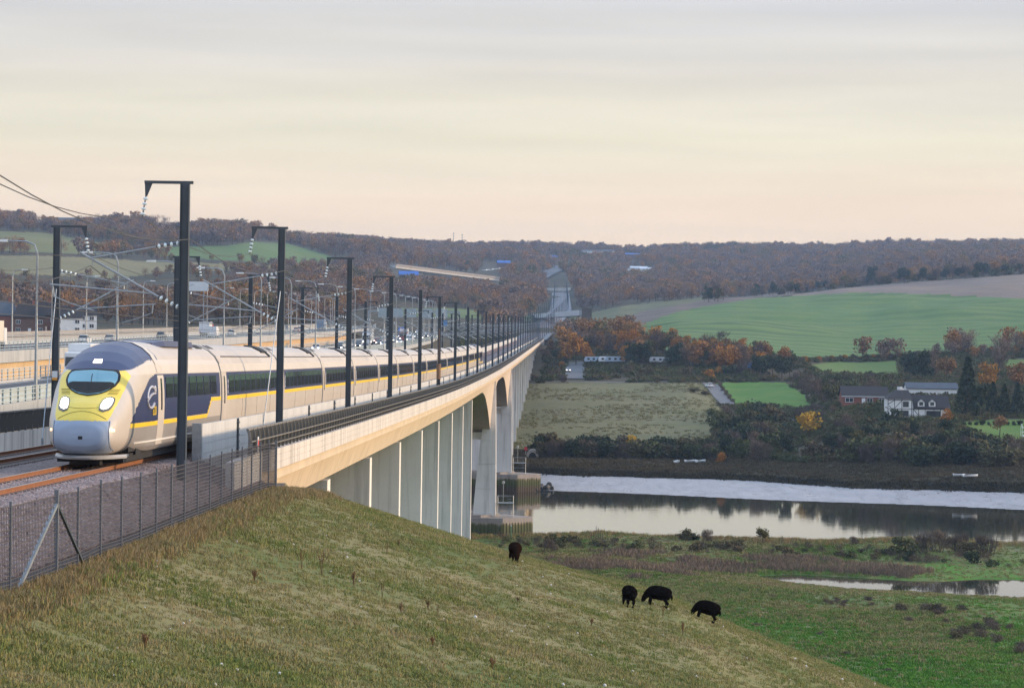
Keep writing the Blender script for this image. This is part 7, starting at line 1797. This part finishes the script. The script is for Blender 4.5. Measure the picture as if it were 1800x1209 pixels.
    protos = [crown_mesh('undergrowth', 'bush', 1.5, 3.2, 110, .30, LM['scrub'], 700 + i, i % 2 == 0) for i in range(5)]
    scatter('undergrowth', np.stack([x, y, z - .1], 1)[m], rs.uniform(.5, 1.4, m.sum()), rs.uniform(0, 6.28, m.sum()), rs.integers(0, 5, m.sum()), protos)
    n = 11000; x = rs.uniform(-14, 125, n); y = mud_top(x) + 2.5 + 44 * rs.random(n) ** 1.2; z = ground(x, y); m = np.ones(n, bool); protos = [tuft('saltmarsh_tuft', blade_mat('salt_marsh_blades', [(0, (.045,.045,.020)), (.4, (.075,.060,.034)), (.8, (.11,.085,.05)), (1, (.07,.085,.03))], .06), 16, .40, .7, .07, 720 + i, .9) for i in range(3)]
    scatter('salt_marsh_grass', np.stack([x, y, z], 1)[m], rs.uniform(.5, 1.2, m.sum()), rs.uniform(0, 6.28, m.sum()), rs.integers(0, 3, m.sum()), protos)
    n = 5200; x = rs.uniform(-14, 125, n); y = mud_top(x) + rs.normal(2.2, 1.5, n); z = ground(x, y)
    scatter('bank_edge_growth', np.stack([x, y, z - .05], 1), rs.uniform(.5, 1.3, n), rs.uniform(0, 6.28, n), rs.integers(0, 2, n), [tuft('bank_edge_tuft', blade_mat('bank_edge_blades', [(0, (.022,.020,.014)), (.5, (.040,.036,.022)), (1, (.06,.055,.03))], .06), 14, .55, .9, .09, 740 + i, .9) for i in range(2)])
    # stones of the near ballast
    n = 60000; y = 44 + 62 * rs.random(n) ** 1.3; x = rs.uniform(-16.8, -11.3, n); d = np.minimum(abs(abs(x + 15.8) - .7535), 9); ok = (d > .09) | (y > 95); x, y = x[ok], y[ok]
    h = np.where(x > -13.9, -.22 - (x + 13.9) * .30, -.21); z = rail_z(y) + h
    me = []
    for i in range(3):
        bm0 = bmesh.new(); bmesh.ops.create_icosphere(bm0, subdivisions=1, radius=.042)
        for v in bm0.verts: v.co *= 1 + .5 * mnoise.noise(v.co * 40 + Vector((i * 7, 0, 0)))
        q = bpy.data.meshes.new('ballast_stone'); bm0.to_mesh(q); bm0.free(); q.materials.append(blade_mat('ballast_stones', [(0, (.14,.10,.098)), (.4, (.245,.19,.183)), (.8, (.35,.29,.28)), (1, (.45,.40,.39))], 3.0) if i == 0 else MATS['_bs']); MATS['_bs'] = q.materials[0]; me.append(q)
    scatter('ballast_stones', np.stack([x, y, z + .012], 1), rs.uniform(.6, 1.5, len(x)), rs.uniform(0, 6.28, len(x)), rs.integers(0, 3, len(x)), me)
grass()
# weeds standing in the turf
def weeds():
    rs = np.random.default_rng(31)
    def weed(seed, h, n):
        r2 = np.random.default_rng(seed); mb = MB()
        for i in range(n):
            a = r2.uniform(0, 6.28); l = r2.uniform(.05, .35) * h; top = (l * math.cos(a), l * math.sin(a), h * r2.uniform(.5, 1)); mid = (top[0] * .4, top[1] * .4, top[2] * .55)
            mb.tube([(0, 0, -.05), mid, top], .006, 3, r1=.003)
            for k in range(7): q = r2.random(); mb.box(*(sum(((top[j] * q + mid[j] * (1 - q) - .012, top[j] * q + mid[j] * (1 - q) + .012) for j in range(3)), ())))
        return mb.mesh('dead_stems', M_RUDB)
    ms = [weed(1, .55, 9), weed(2, .85, 7), weed(3, .40, 12)]
    for px, py, k, s in ((565, 1010, 1, 1.0), (447, 1022, 2, 1.0), (622, 1030, 0, 1.0), (672, 1050, 1, .7), (705, 1080, 0, .8), (752, 1070, 2, .8), (770, 1085, 1, .55), (760, 1135, 2, .8), (680, 975, 1, .6), (700, 960, 0, .6), (1200, 1115, 0, 1.0), (1165, 1085, 1, .6), (1040, 1100, 2, .8), (255, 1140, 2, 1.0), (530, 1000, 1, .8), (865, 1175, 2, .9), (910, 1060, 2, .7), (1003, 1075, 1, .5)):
        t = thing('dead_weed', 'brown clump of dead weed stems standing in the grass slope', 'weed', tuple(ground_at(px, py, 40)), rs.uniform(0, 6), 'dead weeds on the slope'); s *= .8; t.scale = (s, s, s); link('dead_stems', ms[k], t)
weeds()
# shrubs and bits along the near river bank and on the flood plain
def near_bank():
    L = {'barebush': 'bare brown shrub on the near river bank', 'bush': 'dark shrub on the near river bank'}
    for px, py, k, s, lab in ((1205, 948, 'bush', .42, 'dark shrub with open branches on the near bank, against bright water'), (1222, 949, 'darkbush', .30, 'low dark shrub right of the open-branched shrub on the near bank'), (1244, 952, 'barebush', .50, 'bare upright shrub on the near bank, against bright water'), (1341, 955, 'olive', .30, 'small yellow-green sapling on the near bank'), (966, 972, 'barebush', .55, 'round dark bare bush in the rough grass near the viaduct foot'),
                             (1588, 975, 'bush', .62, 'dense dark shrub at the left of the bare shrubs on the right bank'), (1625, 968, 'barebush', .75, 'first bare shrub right of the dense dark one on the near bank'), (1650, 970, 'barebush', .85, 'second bare shrub right of the dense dark one on the near bank'), (1682, 970, 'barebush', .75, 'third bare shrub right of the dense dark one on the near bank'), (1735, 976, 'barebush', .85, 'lone bare shrub further right on the near bank'), (1700, 975, 'bush', .5, 'low dark shrub between the bare shrubs and the lone one'),
                             (1600, 985, 'darkbush', .42, 'low green shrub below the bare shrubs'), (1710, 990, 'darkbush', .45, 'low green shrub at the right below the lone bare shrub'), (1500, 958, 'barebush', .35, 'thin bare shrub on the bank left of the dense dark one')):
        plant(k, ground_at(px, py, 262), s, lab)
    grove([(1580,1070),(1640,1062),(1740,1085),(1800,1110),(1800,1150),(1700,1130),(1600,1100)], 22, {'barebush': 3, 'bush': 1.2}, .22, .42, 800, 'brown scrub on the marsh', {'barebush': 'bare brown shrub in the scrub patch on the marsh below the creek', 'bush': 'dark shrub in the scrub patch on the marsh below the creek'}, 255, .7)
    grove([(1445,1055),(1530,1052),(1550,1068),(1450,1072)], 10, {'barebush': 1}, .18, .28, 801, 'brown scrub on the marsh', {'barebush': 'low reddish-brown scrub in the small patch below the creek'}, 255, .6)
    q = in_poly_px([(850,945),(1000,948),(1150,955),(1300,958),(1420,962),(1800,982),(1800,1000),(1420,978),(1150,970),(860,962)], 120, 802); P = np.array([tuple(ground_at(a, b, 262)) for a, b in q])
    scatter('bank_scrub', P, np.random.default_rng(5).uniform(.35, 1.0, len(P)), np.arange(len(P)) * 1.3, np.arange(len(P)) % 4, [crown_mesh('bank_bush', 'bush', 1.6, 2.6, 240, .17, LM[k], 910 + i, k == 'bare') for i, k in enumerate(('bare', 'scrub', 'scrub', 'bare'))])
    for px, py in ((1150, 1160), (1440, 1115), (1490, 1150), (1330, 1100), (1360, 1050), (1560, 1180), (1120, 985), (1210, 1000)):
        plant('barebush', ground_at(px, py, 255), .2, 'small dark tuft of dead scrub on the marsh', 'tufts on the marsh', .5)
    p = ground_at(1050, 950, 262); t = thing('wooden_frame', 'fan of thin upright stakes on the near bank, against bright water', 'stakes', tuple(p))
    for i, (x, h) in enumerate(((-.9, 1.1), (-.55, 1.6), (-.2, 2.2), (.12, 2.0), (.45, 1.7), (.8, 1.2))): mb = MB(); mb.tube([(x, 0, -.4), (x, 0, h)], .045, 5); mb.build('stake', M_BARK, t)
    mb = MB(); mb.tube([(-.9, 0, .3), (.8, 0, .35)], .04, 5); mb.build('rail', M_BARK, t)
    t = thing('marker_post', 'thin green marker post in the water by the first river pier', 'post', tuple(ground_at(898, 948, 262))); mb = MB(); mb.tube([(0,0,-1),(0,0,2.0)], .09, 6); mb.build('post', mat('green_post_paint', (.04,.16,.08), .6, .1, 1), t); mb = MB(); mb.lathe([(.12,2.0),(.12,2.15),(.02,2.3)], 8); mb.build('cap', M_GALV, t)
near_bank()
# ------------------------------------------------------------------ evening haze over the valley
def build_haze():
    m = bpy.data.materials.new('evening_haze'); m.use_nodes = True; nt = m.node_tree
    for n in list(nt.nodes): nt.nodes.remove(n)
    out = nt.nodes.new('ShaderNodeOutputMaterial'); v = nt.nodes.new('ShaderNodeVolumePrincipled')
    v.inputs['Color'].default_value = (.44, .66, 1.0, 1); v.inputs['Density'].default_value = HAZE; v.inputs['Anisotropy'].default_value = 0.1
    nt.links.new(v.outputs[0], out.inputs['Volume'])
    mb = MB(); mb.box(-6000, 6000, -400, 5350, -3.2, 205)
    tag(mb.build('haze', m), kind='stuff')
HAZE = 0.75e-4
build_haze()
